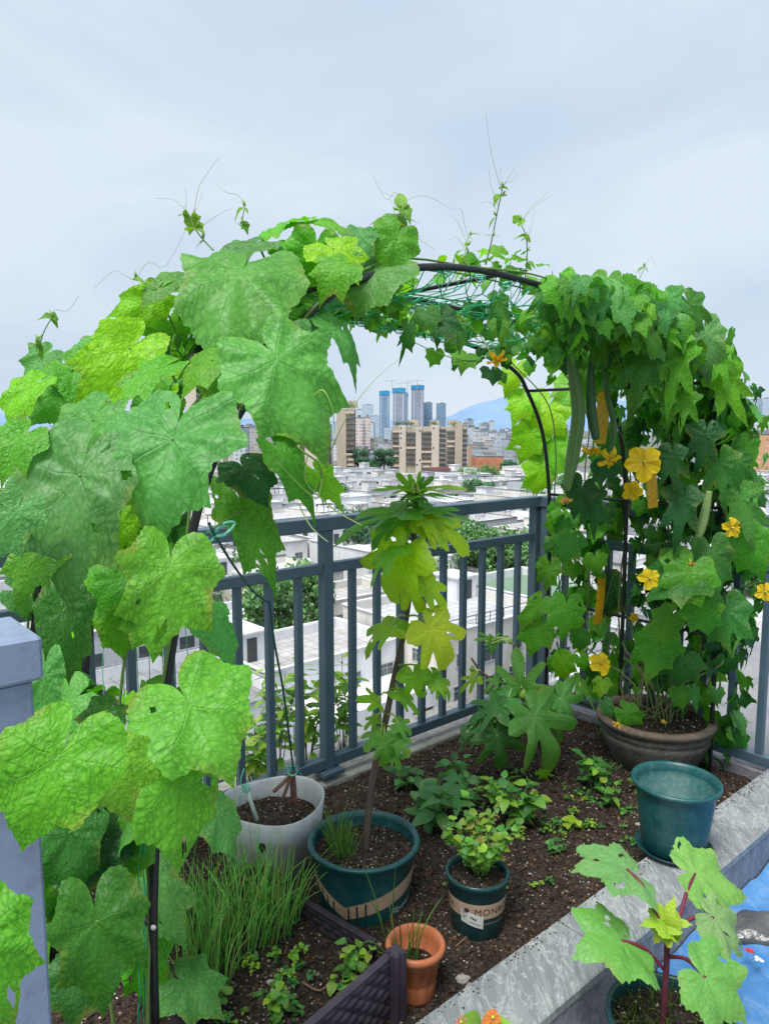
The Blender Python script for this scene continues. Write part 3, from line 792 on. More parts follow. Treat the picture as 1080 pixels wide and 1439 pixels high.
def cyl_patch(mb, c, rf, th0, th1, zlo, zhi, off=.0012, n=24, mi=0):
    vs = []; fs = []
    for i in range(n + 1):
        t = i / n; th = th0 + (th1 - th0) * t
        a, b = zlo(t), zhi(t)
        for z in (a, (a + b) / 2, b):
            r_ = rf(z) + off
            vs.append((c.x + r_ * math.cos(th), c.y + r_ * math.sin(th), z))
    for i in range(n):
        for k in range(2):
            a = i * 3 + k; fs.append((a, a + 3, a + 4, a + 1))
    mb.add(vs, fs, mi)
def text_on(mb, s, size, c, rf, thc, z, shear=0.0, off=.0022, space=1.0, tilt=0.0, offset=0.0):
    cu = bpy.data.curves.new('lettering', 'FONT'); cu.body = s; cu.size = size; cu.align_x = 'CENTER'; cu.align_y = 'CENTER'
    cu.shear = shear; cu.space_character = space; cu.offset = offset; cu.resolution_u = 3
    ob = bpy.data.objects.new('lettering', cu); COL.objects.link(ob)
    dg = bpy.context.evaluated_depsgraph_get(); me = bpy.data.meshes.new_from_object(ob.evaluated_get(dg))
    vs = []
    for v in me.vertices:
        x, y = v.co.x, v.co.y
        zz = z + y + tilt * x; r_ = rf(zz) + off; th = thc + x / r_
        vs.append((c.x + r_ * math.cos(th), c.y + r_ * math.sin(th), zz))
    mb.add(vs, [tuple(p.vertices) for p in me.polygons])
    bpy.data.objects.remove(ob); bpy.data.curves.remove(cu); bpy.data.meshes.remove(me)
def facing(c): return math.atan2(-c.y, -c.x)
def pot_profile(r0, r1, h, wall=.004, lip=.010, liph=.016, z0=0.0, bead=True):
    return [(0, z0 + .001), (r0 - .01, z0), (r0, z0 + .006), (r0 + (r1 - r0) * .5, z0 + h * .5), (r1 - .001, z0 + h - liph - .012), (r1 + .002, z0 + h - liph - .004),
            (r1 + lip * .7, z0 + h - liph), (r1 + lip, z0 + h - liph * .6), (r1 + lip, z0 + h - .003), (r1 + lip * .6, z0 + h), (r1 - wall + .001, z0 + h), (r1 - wall - .002, z0 + h - .004),
            (r1 - wall - .006, z0 + h - .03), (r0 - wall + (r1 - r0) * .35, z0 + h * .35), (0, z0 + h * .35)]

# big teal pot with the fig sapling
c = Vector((-.068, 2.294, 0)); BP = c.copy()
rt = empty('plant_pot', 'wide dark teal plastic pot with a slanting tan stripe holding the tall fig sapling', 'plant pot', (c.x, c.y, 0)); rel = Rel(rt)
h = .207; r0, r1 = .148, .172
rf = lambda z: r0 + (r1 - r0) * z / h
mb = MB(); mb.lathe([(0, -.03), (r0 - .004, -.03), (r0, 0), (rf(.1), .1), (rf(.17), .17), (rf(.175) + .003, .175), (rf(.2) + .006, .190), (r1 + .011, .196), (r1 + .013, .202), (r1 + .011, .207), (r1 + .002, .209), (r1 - .006, .205), (r1 - .010, .19), (r1 - .012, .12), (0, .12)], (c.x, c.y, 0), 72)
rel.build(mb, 'pot_body', M['teal'])
mb = soil_disc(c, r1 - .012, .165); rel.build(mb, 'soil_fill', [M['soil'], M['crumb']])
f0 = facing(c)
mb = MB()
D = R
def zc(t): return .035 + .0 * t
cyl_patch(mb, c, rf, f0 - D(88), f0 - D(22), lambda t: .118 - .098 * t, lambda t: .155 - .092 * t, n=22)
cyl_patch(mb, c, rf, f0 - D(22), f0 + D(82), lambda t: .020 + .074 * t ** .9, lambda t: .063 + .086 * t ** .85, n=30)
for k, dg_ in enumerate((-52, -43, -33)):
    pass
rel.build(mb, 'printed_stripe', M['tan'])
for dg_, zt in ((-55, .098), (-46, .086), (-37, .076), (-18, .066), (-8, .075), (2, .083)):
    mb = MB(); cyl_patch(mb, c, rf, f0 + D(dg_ - 1.1), f0 + D(dg_ + 1.1), lambda t: .001, lambda t: zt, off=.0022, n=2); rel.build(mb, 'printed_bar', M['teal_dark'])
pass
mb = MB(); text_on(mb, 'Flower', .034, c, rf, f0 + D(50), .035, shear=.35, tilt=.18); rel.build(mb, 'lettering', M['white_print'], False)

# white grow bag
c = Vector((-.400, 2.51, 0)); WB = c.copy()
wm = pmat('cloudy_plastic', (.74, .76, .79), (.83, .85, .87), 6, .28, .05, 50, dirt=(.30, .25, .2), dirt_amt=.35, spec=.6)
# darker, soil stained towards the foot
rt = empty('grow_bag', 'cloudy white plastic tub with a holed side, soil stained, holding a grafted stump', 'planter', (c.x, c.y, 0)); rel = Rel(rt)
wob = lambda th, z: 1 + .02 * math.sin(2 * th + 1) + .012 * math.sin(5 * th + z * 30)
mb = MB(); mb.lathe([(.15, -.02), (.162, .06), (.172, .13), (.178, .18), (.181, .231), (.178, .234), (.173, .226), (.168, .18), (.162, .14)], (c.x, c.y, 0), 64, wob=wob)
mb.v = [(x, y, z + .012 * math.sin(math.atan2(y - c.y, x - c.x) * 2 + .5) * max(0, z) / .25) for x, y, z in mb.v]
wn = wm.node_tree; bs = [n for n in wn.nodes if n.type == 'BSDF_PRINCIPLED'][0]
src = bs.inputs['Base Color'].links[0].from_socket
gp = N(wn, 'ShaderNodeNewGeometry'); sz = N(wn, 'ShaderNodeSeparateXYZ'); L(wn, gp.outputs['Position'], sz.inputs[0])
nn = N(wn, 'ShaderNodeTexNoise'); nn.inputs['Scale'].default_value = 11; nn.inputs['Detail'].default_value = 6; L(wn, gp.outputs['Position'], nn.inputs['Vector'])
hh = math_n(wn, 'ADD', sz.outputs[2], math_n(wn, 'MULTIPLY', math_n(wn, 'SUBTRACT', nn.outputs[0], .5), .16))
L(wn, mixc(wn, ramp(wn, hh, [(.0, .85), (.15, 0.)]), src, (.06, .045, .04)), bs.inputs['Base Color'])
tl_ = N(wn, 'ShaderNodeBsdfTranslucent'); mx_ = N(wn, 'ShaderNodeMixShader'); mx_.inputs[0].default_value = .5; ou_ = [n for n in wn.nodes if n.type == 'OUTPUT_MATERIAL'][0]
L(wn, bs.inputs['Base Color'].links[0].from_socket, tl_.inputs['Color']); L(wn, bs.outputs[0], mx_.inputs[1]); L(wn, tl_.outputs[0], mx_.inputs[2]); L(wn, mx_.outputs[0], ou_.inputs[0])
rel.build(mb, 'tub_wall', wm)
mb = soil_disc(c, .165, .155); rel.build(mb, 'soil_fill', [M['soil'], M['crumb']])
mb = MB()
fw = facing(c)
for (th, z, r_) in ((-.22, .150, .013), (-.32, .070, .012)):
    a = fw + th; n_ = Vector((math.cos(a), math.sin(a), 0)); x_ = Vector((-n_.y, n_.x, 0))
    cc = c + n_ * .1765 + Vector((0, 0, z)); vs = [cc + n_ * .002]; 
    for k in range(16):
        t = 2 * math.pi * k / 16; vs.append(cc + x_ * r_ * math.cos(t) + Vector((0, 0, r_ * 1.25 * math.sin(t))) - n_ * .001)
    mb = MB(); mb.add(vs, [(0, 1 + k, 1 + (k + 1) % 16) for k in range(16)]); rel.build(mb, 'drain_hole', M['black_print'])
# stump with twine
st = empty('grafted_stump', 'forked brown stump tied with turquoise twine in the cloudy white tub', 'stump', U(405, 1112, 2.50)); rel = Rel(st)
mb = MB()
b0 = U(409, 1125, 2.46); tp_ = U(411, 1086, 2.46)
mb.tube(catmull([U(413, 1128, 2.47), U(412, 1105, 2.46), tp_], 3), [.012, .012, .011, .011, .010, .010, .011], 8)
mb.tube(catmull([tp_, U(398, 1100, 2.44), U(384, 1113, 2.42)], 3), [.007] * 7, 7)
mb.tube(catmull([tp_, U(404, 1104, 2.44), U(397, 1124, 2.43)], 3), [.006] * 7, 7)
rel.build(mb, 'wood', pmat('stump_bark', (.20, .085, .06), (.12, .06, .05), 40, .6, .4, 120))
mb = knot(U(411, 1084, 2.45), .016)
for a in ((425, 1090), (400, 1078), (420, 1078)): mb.tube(catmull([U(411, 1084, 2.6), U((411 + a[0]) / 2, (1084 + a[1]) / 2 - 4, 2.43), U(a[0], a[1], 2.6)], 4), .002, 5)
rel.build(mb, 'twine', M['twine'])
sk = empty('plant_stake', 'pale white green stake with turquoise twine leaning in the cloudy white tub', 'stake', U(360, 1150, 2.39)); rel = Rel(sk)
mb = MB(); mb.tube([U(345, 1104, 2.42), U(352, 1125, 2.42), U(361, 1152, 2.42)], .0075, 8); rel.build(mb, 'stick', pmat('pale_stake', (.62, .72, .66), (.5, .62, .55), 20, .5))
mb = knot(U(346, 1107, 2.41), .013); mb.tube(catmull([U(346, 1107, 2.41), U(338, 1100, 2.40), U(343, 1080, 2.41)], 4), .0025, 5); mb.tube(catmull([U(346, 1107, 2.41), U(338, 1118, 2.40), U(336, 1132, 2.41)], 4), .002, 5)
rel.build(mb, 'twine', M['twine'])

# small teal pot, tan band with lettering
c = Vector((.288, 2.154, 0)); SP = c.copy()
rt = empty('plant_pot', 'small dark teal pot with a tan lettered band and a white sticker', 'plant pot', (c.x, c.y, 0)); rel = Rel(rt)
r0, r1, h = .079, .094, .190
rf = lambda z: r0 + (r1 - r0) * z / h
mb = MB(); mb.lathe([(0, -.01), (r0 - .006, -.01), (r0, .0), (rf(.09), .09), (rf(.16), .16), (rf(.163) + .003, .164), (r1 + .004, .172), (r1 + .006, .178), (r1 + .004, .186), (r1 - .001, .187), (r1 - .006, .182), (r1 - .008, .165), (r1 - .01, .12), (0, .12)], (c.x, c.y, 0), 64)
rel.build(mb, 'pot_body', M['teal_dark'])
mb = soil_disc(c, r1 - .007, .160, amp=.005); rel.build(mb, 'soil_fill', [M['soil'], M['crumb']])
f1 = facing(c)
mb = MB(); cyl_patch(mb, c, rf, f1 - D(180), f1 + D(180), lambda t: .080, lambda t: .128, n=64); rel.build(mb, 'printed_band', M['tan'])
mb = MB()
text_on(mb, 'MONROVIA', .030, c, rf, f1 + D(50), .103, space=1.12)
text_on(mb, 'MONROVIA', .030, c, rf, f1 - D(105), .103, space=1.12)
# tree emblem between the words
for k in range(7):
    a = -0.9 + 1.8 * k / 6
    v0 = (math.sin(a) * .003, .096 + 0 * k); 
    th = f1 - D(20); r_ = rf(.1) + .0022
    p0 = Vector((c.x + r_ * math.cos(th + v0[0] / r_), c.y + r_ * math.sin(th + v0[0] / r_), .098))
    p1 = Vector((c.x + r_ * math.cos(th + math.sin(a) * .009 / r_), c.y + r_ * math.sin(th + math.sin(a) * .009 / r_), .104 + math.cos(a) * .009))
    mb.tube([p0, (p0 + p1) / 2, p1], [.0008, .0018, .0022], 5)
th = f1 - D(20); r_ = rf(.1) + .002
mb.tube([Vector((c.x + r_ * math.cos(th), c.y + r_ * math.sin(th), z)) for z in (.090, .096, .102)], .0011, 5)
rel.build(mb, 'lettering', M['brown_print'], False)
mb = MB()
for k in range(16):
    a = f1 + D(2 + k * 4.2)
    cyl_patch(mb, c, rf, a, a + D(1.6), lambda t: .062, lambda t: .066, n=2, off=.0015)
rel.build(mb, 'small_print', M['tan'])
mb = MB(); tl = lambda t: .066 - .014 * t
cyl_patch(mb, c, rf, f1 - D(32), f1 + D(13), lambda t: .066 - .018 * t, lambda t: .108 - .018 * t, off=.003, n=10); rel.build(mb, 'sticker', M['white_print'])
mb = MB()
for (a0, a1, zb, zt) in ((-29, -22, .098, .1005), (-29, -23, .092, .094), (-29, -21, .082, .0845), (-12, -9, .086, .092), (-8, -5, .085, .091), (-4, -1, .084, .090), (-14, 7, .072, .0735), (-29, -24, .0745, .0765)):
    sl_ = lambda z: (lambda t, a0=a0, a1=a1, z=z: z - .018 * ((a0 + (a1 - a0) * t + 26) / 38) + .010)
    cyl_patch(mb, c, rf, f1 + D(a0), f1 + D(a1), sl_(zb - .006), sl_(zt - .006), off=.004, n=4)
rel.build(mb, 'sticker_marks', M['black_print'])

# terracotta pot
c = Vector((.085, 1.887, 0)); TP = c.copy()
rt = empty('plant_pot', 'small terracotta coloured plastic pot standing against the woven plastic border', 'plant pot', (c.x, c.y, 0)); rel = Rel(rt)
r0, r1, h = .052, .072, .147
mb = MB()
def fac(th, z):
    if z < .045 or z > .108: return 1.0
    k = 12; d = ((th * k / (2 * math.pi)) % 1.0) - .5
    return 1.0 - .04 * (1 - (2 * abs(d)) ** 2) 
mb.lathe([(0, -.01), (r0, -.01), (r0 + .002, .0), (r0 + .006, .04), (r0 + .0065, .046), (r0 + .008, .05), (r1 - .004, .105), (r1 - .001, .109), (r1, .118), (r1 + .006, .123), (r1 + .010, .128), (r1 + .011, .136), (r1 + .008, .143), (r1 + .002, .145), (r1 - .004, .142), (r1 - .008, .12), (r0 + .002, .06), (0, .06)], (c.x, c.y, 0), 96, wob=fac)
rel.build(mb, 'pot_body', M['terracotta'])
mb = soil_disc(c, .055, .085, amp=.006); rel.build(mb, 'soil_fill', [M['soil'], M['crumb']])

# empty teal pot on the coping with saucer
c = Vector((.996, 2.408, .1)); EP = c.copy()
rt = empty('plant_pot', 'tall empty teal plastic pot with ribbed sides standing in its saucer on the stone kerb', 'plant pot', (c.x, c.y, .1)); rel = Rel(rt)
r0, r1, h = .103, .134, .255
def rib(th, z):
    return 1.0 + (.012 if (math.cos(th * 8) > .55 and .02 < z < .2) else 0)
mb = MB(); mb.lathe([(0, .012), (r0 - .006, .012), (r0, .018), (r0 + (r1 - r0) * .35, h * .35), (r0 + (r1 - r0) * .70, h * .70), (r0 + (r1 - r0) * .74, h * .74), (r1 - .006, h - .03), (r1, h - .02), (r1 + .010, h - .016), (r1 + .013, h - .008), (r1 + .011, h - .001), (r1 + .004, h), (r1 - .003, h - .006), (r1 - .008, h - .03), (r1 - .011, h - .05), (r1 - .020, h - .055), (r0 - .008, .04), (0, .035)], (c.x, c.y, .1), 112, wob=rib)
inn = pmat('dusty_teal', (.012, .085, .088), (.05, .13, .125), 16, .6, .1, 60, dirt=(.12, .19, .18), dirt_amt=.6)
for i, f_ in enumerate(mb.f):
    if i // 112 >= 13: mb.mi[i] = 1
rel.build(mb, 'pot_body', [M['teal'], inn])
mb = MB(); mb.lathe([(0, .0), (.105, .0), (.114, .004), (.126, .020), (.128, .022), (.125, .0225), (.112, .009), (0, .008)], (c.x, c.y, .1), 64); rel.build(mb, 'saucer', M['teal_dark'])

# round stone bowl pot
c = Vector((1.255, 3.30, 0)); RB = c.copy()
rt = empty('bowl_pot', 'wide weathered grey stoneware bowl pot at the foot of the right luffa vine', 'plant pot', (c.x, c.y, 0)); rel = Rel(rt)
mb = MB()
mb.lathe([(0, -.01), (.17, -.01), (.185, .01), (.215, .07), (.237, .125), (.243, .150), (.236, .156), (.243, .163), (.247, .182), (.240, .188), (.250, .194), (.262, .204), (.266, .218), (.262, .229), (.250, .233), (.232, .231), (.222, .222), (.215, .195), (.20, .15), (0, .15)], (c.x, c.y, 0), 80, wob=lambda th, z: 1 + .006 * math.sin(3 * th + z * 20) + .004 * math.sin(11 * th))
M['stonerim'] = pmat('stoneware_rim', (.12, .095, .075), (.22, .155, .11), 14, .8, .5, 60, dirt=(.08, .075, .07), dirt_amt=.8)
for i in range(len(mb.f)):
    if i // 80 in (12, 13, 14, 15, 16): mb.mi[i] = 1
rel.build(mb, 'bowl_body', [M['stonepot'], M['stonerim']])
mb = soil_disc(c, .218, .205, amp=.014); rel.build(mb, 'soil_fill', [M['soil'], M['crumb']])

# teal pot with okra on the floor
c = Vector((.700, 1.66, -.1)); OP = c.copy()
rt = empty('plant_pot', 'dark teal pot at the bottom right corner on the floor, holding the red stemmed okra', 'plant pot', (c.x, c.y, -.1)); rel = Rel(rt)
r0, r1, h = .105, .146, .215
mb = MB(); mb.lathe(pot_profile(r0, r1, h, lip=.008), (c.x, c.y, -.1), 72); rel.build(mb, 'pot_body', M['teal_dark'])
mb = soil_disc(c, r1 - .010, -.1 + h - .035); rel.build(mb, 'soil_fill', [M['soil'], M['crumb']])

# ---- woven plastic border
wk = empty('border_edging', 'dark plum woven look plastic bed border with a ridged corner post', 'bed border', G(550, 1425, 0)); rel = Rel(wk)
C0 = G(549, 1338, .185); Ea = G(404, 1250, .045); Cb = G(526, 1322, .085); Eb = G(405, 1462, .185)
def panel(a, b, h_):
    a = Vector(a); b = Vector(b); d = (b - a); ln = d.length; dh = d.normalized(); hd = Vector((dh.x, dh.y, 0)).normalized(); nn_ = Vector((hd.y, -hd.x, 0))
    mb = MB()
    nu, nv = int(ln / .003), int(h_ / .003)
    for s_ in (1, -1):
        vs = []; fs = []
        for i in range(nu + 1):
            for j in range(nv + 1):
                u = ln * i / nu; v = h_ * j / nv
                row = int(v / .021); uu = u / .052 + (.5 if row % 2 else 0)
                fu = (uu % 1.0); fv = (v / .021) % 1.0
                hgt = .0075 * max(0, math.sin(math.pi * fu)) ** .5 * max(0, math.sin(math.pi * fv)) ** .4 
                hgt *= 1.0 if fu < .93 else .3
                vs.append(a + dh * u - Vector((0, 0, .012 + v)) + nn_ * s_ * (.003 + hgt))
        for i in range(nu):
            for j in range(nv):
                k = i * (nv + 1) + j
                fs.append((k, k + 1, k + nv + 2, k + nv + 1) if s_ < 0 else (k, k + nv + 1, k + nv + 2, k + 1))
        mb.add(vs, fs)
    return mb, a, b
for a, b in ((Cb, Ea), (C0, Eb)):
    mb, a, b = panel(a, b, .17); rel.build(mb, 'woven_panel', M['wicker'])
    mb = MB(); d = b - a; ang = math.atan2(d.y, d.x); pit = math.asin(d.z / d.length)
    mb.bbox((a + b) / 2 - Vector((0, 0, .006)), d.length, .022, .014, .003, M=Matrix.Rotation(ang, 3, 'Z') @ Matrix.Rotation(-pit, 3, 'Y')); rel.build(mb, 'top_rail', M['wicker'], False)
mb = MB()
pr = []
for k in range(24):
    th = 2 * math.pi * k / 24; pr.append((.020 + (.004 if k % 4 < 2 else 0)) )
base = Vector((C0.x + .012, C0.y - .004, 0))
vs = []; fs = []
for z in (-.03, .19, .198):
    for k in range(24):
        th = 2 * math.pi * k / 24; r_ = pr[k] * (1 if z < .195 else .8)
        sq = 1 / max(abs(math.cos(th)), abs(math.sin(th))); vs.append(base + RZ @ Vector((math.cos(th) * r_ * sq * .85, math.sin(th) * r_ * sq * .85, 0)) + Vector((0, 0, z)))
for i in range(2):
    for k in range(24): fs.append((i * 24 + k, i * 24 + (k + 1) % 24, i * 24 + 24 + (k + 1) % 24, i * 24 + 24 + k))
fs.append(tuple(range(48, 72))); mb.add(vs, fs); rel.build(mb, 'corner_post', M['wicker'], False)
# second strip of border seen lower left under the leaves
wk2 = empty('border_edging', 'short end of dark plum border strip under the leaves by the near arch leg', 'bed border', G(268, 1436, .02)); rel = Rel(wk2)
a, b = G(240, 1402, .07), G(278, 1436, .05); mb = MB(); mb.tube([a, (a + b) / 2, b], .011, 8); rel.build(mb, 'top_rail', M['wicker'])
mb = MB(); d = b - a; mb.box((a + b) / 2 - Vector((0, 0, .05)), d.length, .008, .09, M=Matrix.Rotation(math.atan2(d.y, d.x), 3, 'Z')); rel.build(mb, 'strip', M['wicker'], False)

# ---- blue tarp, bag and scraps on the floor
tm = pmat('blue_tarp', (.045, .165, .40), (.07, .22, .47), 5, .35, .25, 240, spec=.5, dirt=(.30, .45, .62), dirt_amt=.35)
mb = MB(); vs = []; fs = []
for i in range(61):
    for j in range(41):
        p = .10 + 2.3 * i / 60; q = -1.50 - .95 * j / 40
        z = -.092 + .035 * abs(noise.noise(Vector((p * 5, q * 5, 1)))) + .030 * abs(noise.noise(Vector((p * 2.2, q * 7, 5)))) + .012 * noise.noise(Vector((p * 16, q * 13, 2)))
        z += .03 * max(0, 1 - (-1.50 - q) / .06)
        vs.append(T(p, q, z + .004))
for i in range(60):
    for j in range(40):
        k = i * 41 + j; fs.append((k, k + 1, k + 42, k + 41))
mb.add(vs, fs)
tag(mb.build('tarpaulin', tm), 'crumpled bright blue tarpaulin on the floor below the stone kerb', 'tarpaulin')
gm = pmat('dark_bag', (.05, .055, .06), (.12, .125, .13), 8, .3, .4, 60, spec=.6)
def lump(name, label, cat, c, sx, sy, sz, mat, seed):
    mb = MB(); vs = []; fs = []; nu, nv = 40, 20
    for j in range(nv + 1):
        ph = -math.pi / 2 + math.pi * j / nv
        for i in range(nu):
            th = 2 * math.pi * i / nu
            d = Vector((math.cos(th) * math.cos(ph), math.sin(th) * math.cos(ph), math.sin(ph)))
            k = 1 + .25 * noise.noise(d * 1.7 + Vector((seed, 0, 0))) + .10 * abs(noise.noise(d * 5 + Vector((0, seed, 0))))
            vs.append((c[0] + d.x * sx * k, c[1] + d.y * sy * k, c[2] + max(-.4, d.z) * sz * k))
    for j in range(nv):
        for i in range(nu):
            i2 = (i + 1) % nu; fs.append((j * nu + i, j * nu + i2, (j + 1) * nu + i2, (j + 1) * nu + i))
    mb.add(vs, fs); return tag(mb.build(name, mat), label, cat)
v = G(1058, 1306, -.04); lump('plastic_bag', 'crumpled dark grey plastic bag on the blue tarpaulin', 'bag', (v.x + .05, v.y + .02, -.06), .13, .075, .04, gm, 4)
for k, (px, py, cc_, lab) in enumerate(((1052, 1340, (.5, .03, .04), 'small red scrap of wrapper on the blue tarpaulin'), (1064, 1352, (.7, .7, .72), 'white scrap of torn plastic on the tarpaulin by the bag'), (1022, 1420, (.7, .72, .75), 'white scrap with a dark dot at the bottom of the tarpaulin'))):
    v = G(px, py, -.03); mb = MB(); n_ = 7; vs = []
    for i in range(n_):
        for j in range(n_):
            vs.append((v.x + (i - 3) * .0035 + .004 * math.sin(j * 2 + k), v.y + (j - 3) * .003 + .004 * math.sin(i), -.02 + .008 * noise.noise(Vector((i * .6, j * .6, k)))))
    mb.add(vs, [(i * n_ + j, (i + 1) * n_ + j, (i + 1) * n_ + j + 1, i * n_ + j + 1) for i in range(n_ - 1) for j in range(n_ - 1)])
    tag(mb.build('scrap', pmat('scrap_%d' % k, cc_, None, 20, .5)), lab, 'scrap')

# ---- yellow sticky cards
def card(px, py, d, w_, h_, rz, tilt, label, bent=0.0):
    v = U(px, py, d); mb = MB(); vs = []
    Mx = Matrix.Rotation(rz, 3, 'Z') @ Matrix.Rotation(tilt, 3, 'Y')
    for i in range(5):
        for j in range(9):
            x = (i / 4 - .5) * w_; z = (j / 8 - .5) * h_
            vs.append(v + Mx @ Vector((x, bent * (x * x * 8 + z * z * 1.5) , z)))
    fs = [(i * 9 + j, (i + 1) * 9 + j, (i + 1) * 9 + j + 1, i * 9 + j + 1) for i in range(4) for j in range(8)]
    mb.add(vs, fs); tag(mb.build('sticky_card', M['sticky']), label, 'sticky trap', 'yellow sticky insect cards in the right vine')
card(847, 580, 3.25, .062, .27, .2, .06, 'long yellow sticky insect card hanging behind the gourds', .4)
card(916, 686, 3.02, .050, .165, .3, -.12, 'yellow sticky card below the large open flower', .3)
card(843, 845, 3.6, .05, .24, .4, .08, 'narrow yellow sticky card low in the vine by the middle arch leg', .3)

# ================================================================== CITY
rg = random.Random(21)
gm_ = pmat('street_asphalt', (.10, .10, .10), (.20, .20, .19), .05, .9, world=True, dirt=(.06, .10, .05), dirt_amt=.8)
mb = MB()
vs = []; fs = []
for i in range(41):
    for j in range(41):
        x = -20000 + 1000 * i; y = -2000 + 700 * j
        vs.append((x, y, GZ))
for i in range(40):
    for j in range(40):
        k = i * 41 + j; fs.append((k, k + 41, k + 42, k + 1))
mb.add(vs, fs); structure(mb.build('ground', gm_))

# ---- hills on the horizon
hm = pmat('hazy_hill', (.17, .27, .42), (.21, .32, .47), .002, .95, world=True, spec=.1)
def hills(prof, y, name='hills'):
    mb = MB(); vs = []; fs = []
    pts = [Vector((U(a, b, y).x, y, U(a, b, y).z)) for a, b in prof]
    pts = catmull(pts, 8); n = len(pts)
    for k in range(7):
        t = k / 6
        for i, v in enumerate(pts):
            hgt = (v.z - GZ) * (1 - t) ** 1.3 + 12 * noise.noise(Vector((i * .35, k * .8, y * .01))) * (t > 0) * (1 - t)
            vs.append((v.x, y - 1400 * t, GZ + max(0, hgt)))
    for k in range(6):
        for i in range(n - 1):
            a = k * n + i; fs.append((a, a + n, a + n + 1, a + 1))
    mb.add(vs, fs); structure(mb.build(name, hm))
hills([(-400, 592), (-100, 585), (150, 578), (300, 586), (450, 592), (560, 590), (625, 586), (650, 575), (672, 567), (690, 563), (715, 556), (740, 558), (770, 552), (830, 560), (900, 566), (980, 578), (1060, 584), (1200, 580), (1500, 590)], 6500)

# ---- materials
WALLS = [pmat('house_wall_%s' % n_, c1, c2, .35, .75, .1, 3, dirt=(.33, .31, .27), dirt_amt=.45, stretch=(1, 1, .35)) for n_, c1, c2 in
         (('white', (.74, .75, .77), (.60, .61, .63)), ('pale', (.64, .65, .67), (.52, .53, .55)), ('cream', (.68, .66, .61), (.56, .54, .50)))]
ROOFS = [pmat('roof_%s' % n_, c1, c2, .5, .8, .1, 3, dirt=(.20, .20, .19), dirt_amt=.5) for n_, c1, c2 in
         (('pale', (.56, .57, .59), (.44, .45, .47)), ('grey', (.30, .31, .33), (.22, .23, .24)), ('tile', (.40, .39, .38), (.50, .49, .48)), ('white', (.72, .73, .75), (.60, .61, .63)))]
for m_ in ROOFS[:3]:
    t_ = m_.node_tree; bs_ = [n for n in t_.nodes if n.type == 'BSDF_PRINCIPLED'][0]; src_ = bs_.inputs['Base Color'].links[0].from_socket
    co_ = N(t_, 'ShaderNodeTexCoord'); br_ = N(t_, 'ShaderNodeTexBrick'); br_.offset = 0.0
    br_.inputs['Scale'].default_value = 1.0; br_.inputs['Brick Width'].default_value = 1.2; br_.inputs['Row Height'].default_value = 1.2; br_.inputs['Mortar Size'].default_value = .05
    br_.inputs['Color1'].default_value = (1, 1, 1, 1); br_.inputs['Color2'].default_value = (.86, .86, .87, 1); br_.inputs['Mortar'].default_value = (.55, .55, .56, 1)
    L(t_, co_.outputs['Object'], br_.inputs['Vector']); L(t_, mixc(t_, 1.0, src_, br_.outputs['Color'], 'MULTIPLY'), bs_.inputs['Base Color'])
M['maroon'] = pmat('maroon_tile', (.10, .028, .025), (.15, .045, .04), 1.2, .7)
M['turf'] = pmat('green_turf_roof', (.13, .22, .15), (.17, .26, .18), 1.5, .85)
M['glass_dark'] = pmat('window_glass', (.035, .045, .055), (.10, .125, .14), .8, .12, spec=.8)
M['frame'] = pmat('window_frame', (.42, .43, .44), None, 3, .6)
M['dframe'] = pmat('dark_frame', (.04, .045, .05), (.06, .065, .07), 3, .5)
M['gglass'] = pmat('balustrade_glass', (.30, .42, .42), (.40, .52, .52), 1, .15, spec=.7)
M['steel'] = pmat('steel_tank', (.55, .56, .58), (.45, .46, .48), 3, .3, metal=.8)
M['teal_tank'] = pmat('teal_cover', (.03, .36, .36), (.05, .42, .40), 2, .5)
M['leafmass'] = leaf_mat('tree_leaf', (0,), .02, 4.0, .1, .25, .6, .2)
M['trunk'] = pmat('tree_trunk', (.07, .055, .045), (.11, .09, .07), 3, .9)

# shared window mesh, unit sized 1.5 x 1.4 m, facing -y
def window_mesh(w_, h_):
    mb = MB(); t = .07
    mb.box((0, -.03, h_ / 2), w_ + .16, .06, .07); mb.box((0, -.03, -h_ / 2), w_ + .24, .10, .08)
    mb.box((-w_ / 2, -.03, 0), t, .055, h_ - .08); mb.box((w_ / 2, -.03, 0), t, .055, h_ - .08); mb.box((0, -.028, 0), .05, .05, h_ - .08)
    mb.box((0, -.027, h_ * .18), w_ - .08, .044, .045)
    f = mb.build('window', M['frame'], smooth=False); fm_ = f.data; bpy.data.objects.remove(f)
    mb = MB(); mb.add([(-w_ / 2, -.012, -h_ / 2), (w_ / 2, -.012, -h_ / 2), (w_ / 2, -.012, h_ / 2), (-w_ / 2, -.012, h_ / 2)], [(0, 1, 2, 3)])
    p = mb.build('pane', M['glass_dark'], smooth=False); pm_ = p.data; bpy.data.objects.remove(p)
    return fm_, pm_
WIN = [window_mesh(1.5, 1.4), window_mesh(2.4, 1.9), window_mesh(.9, 1.2)]

def add_window(root, k, loc, rz, pane=True):
    if not pane:
        o = link('window', WIN[k][1], root, loc, rz); return
    f = link('window', WIN[k][0], root, loc, rz)
    link('pane', WIN[k][1], f)

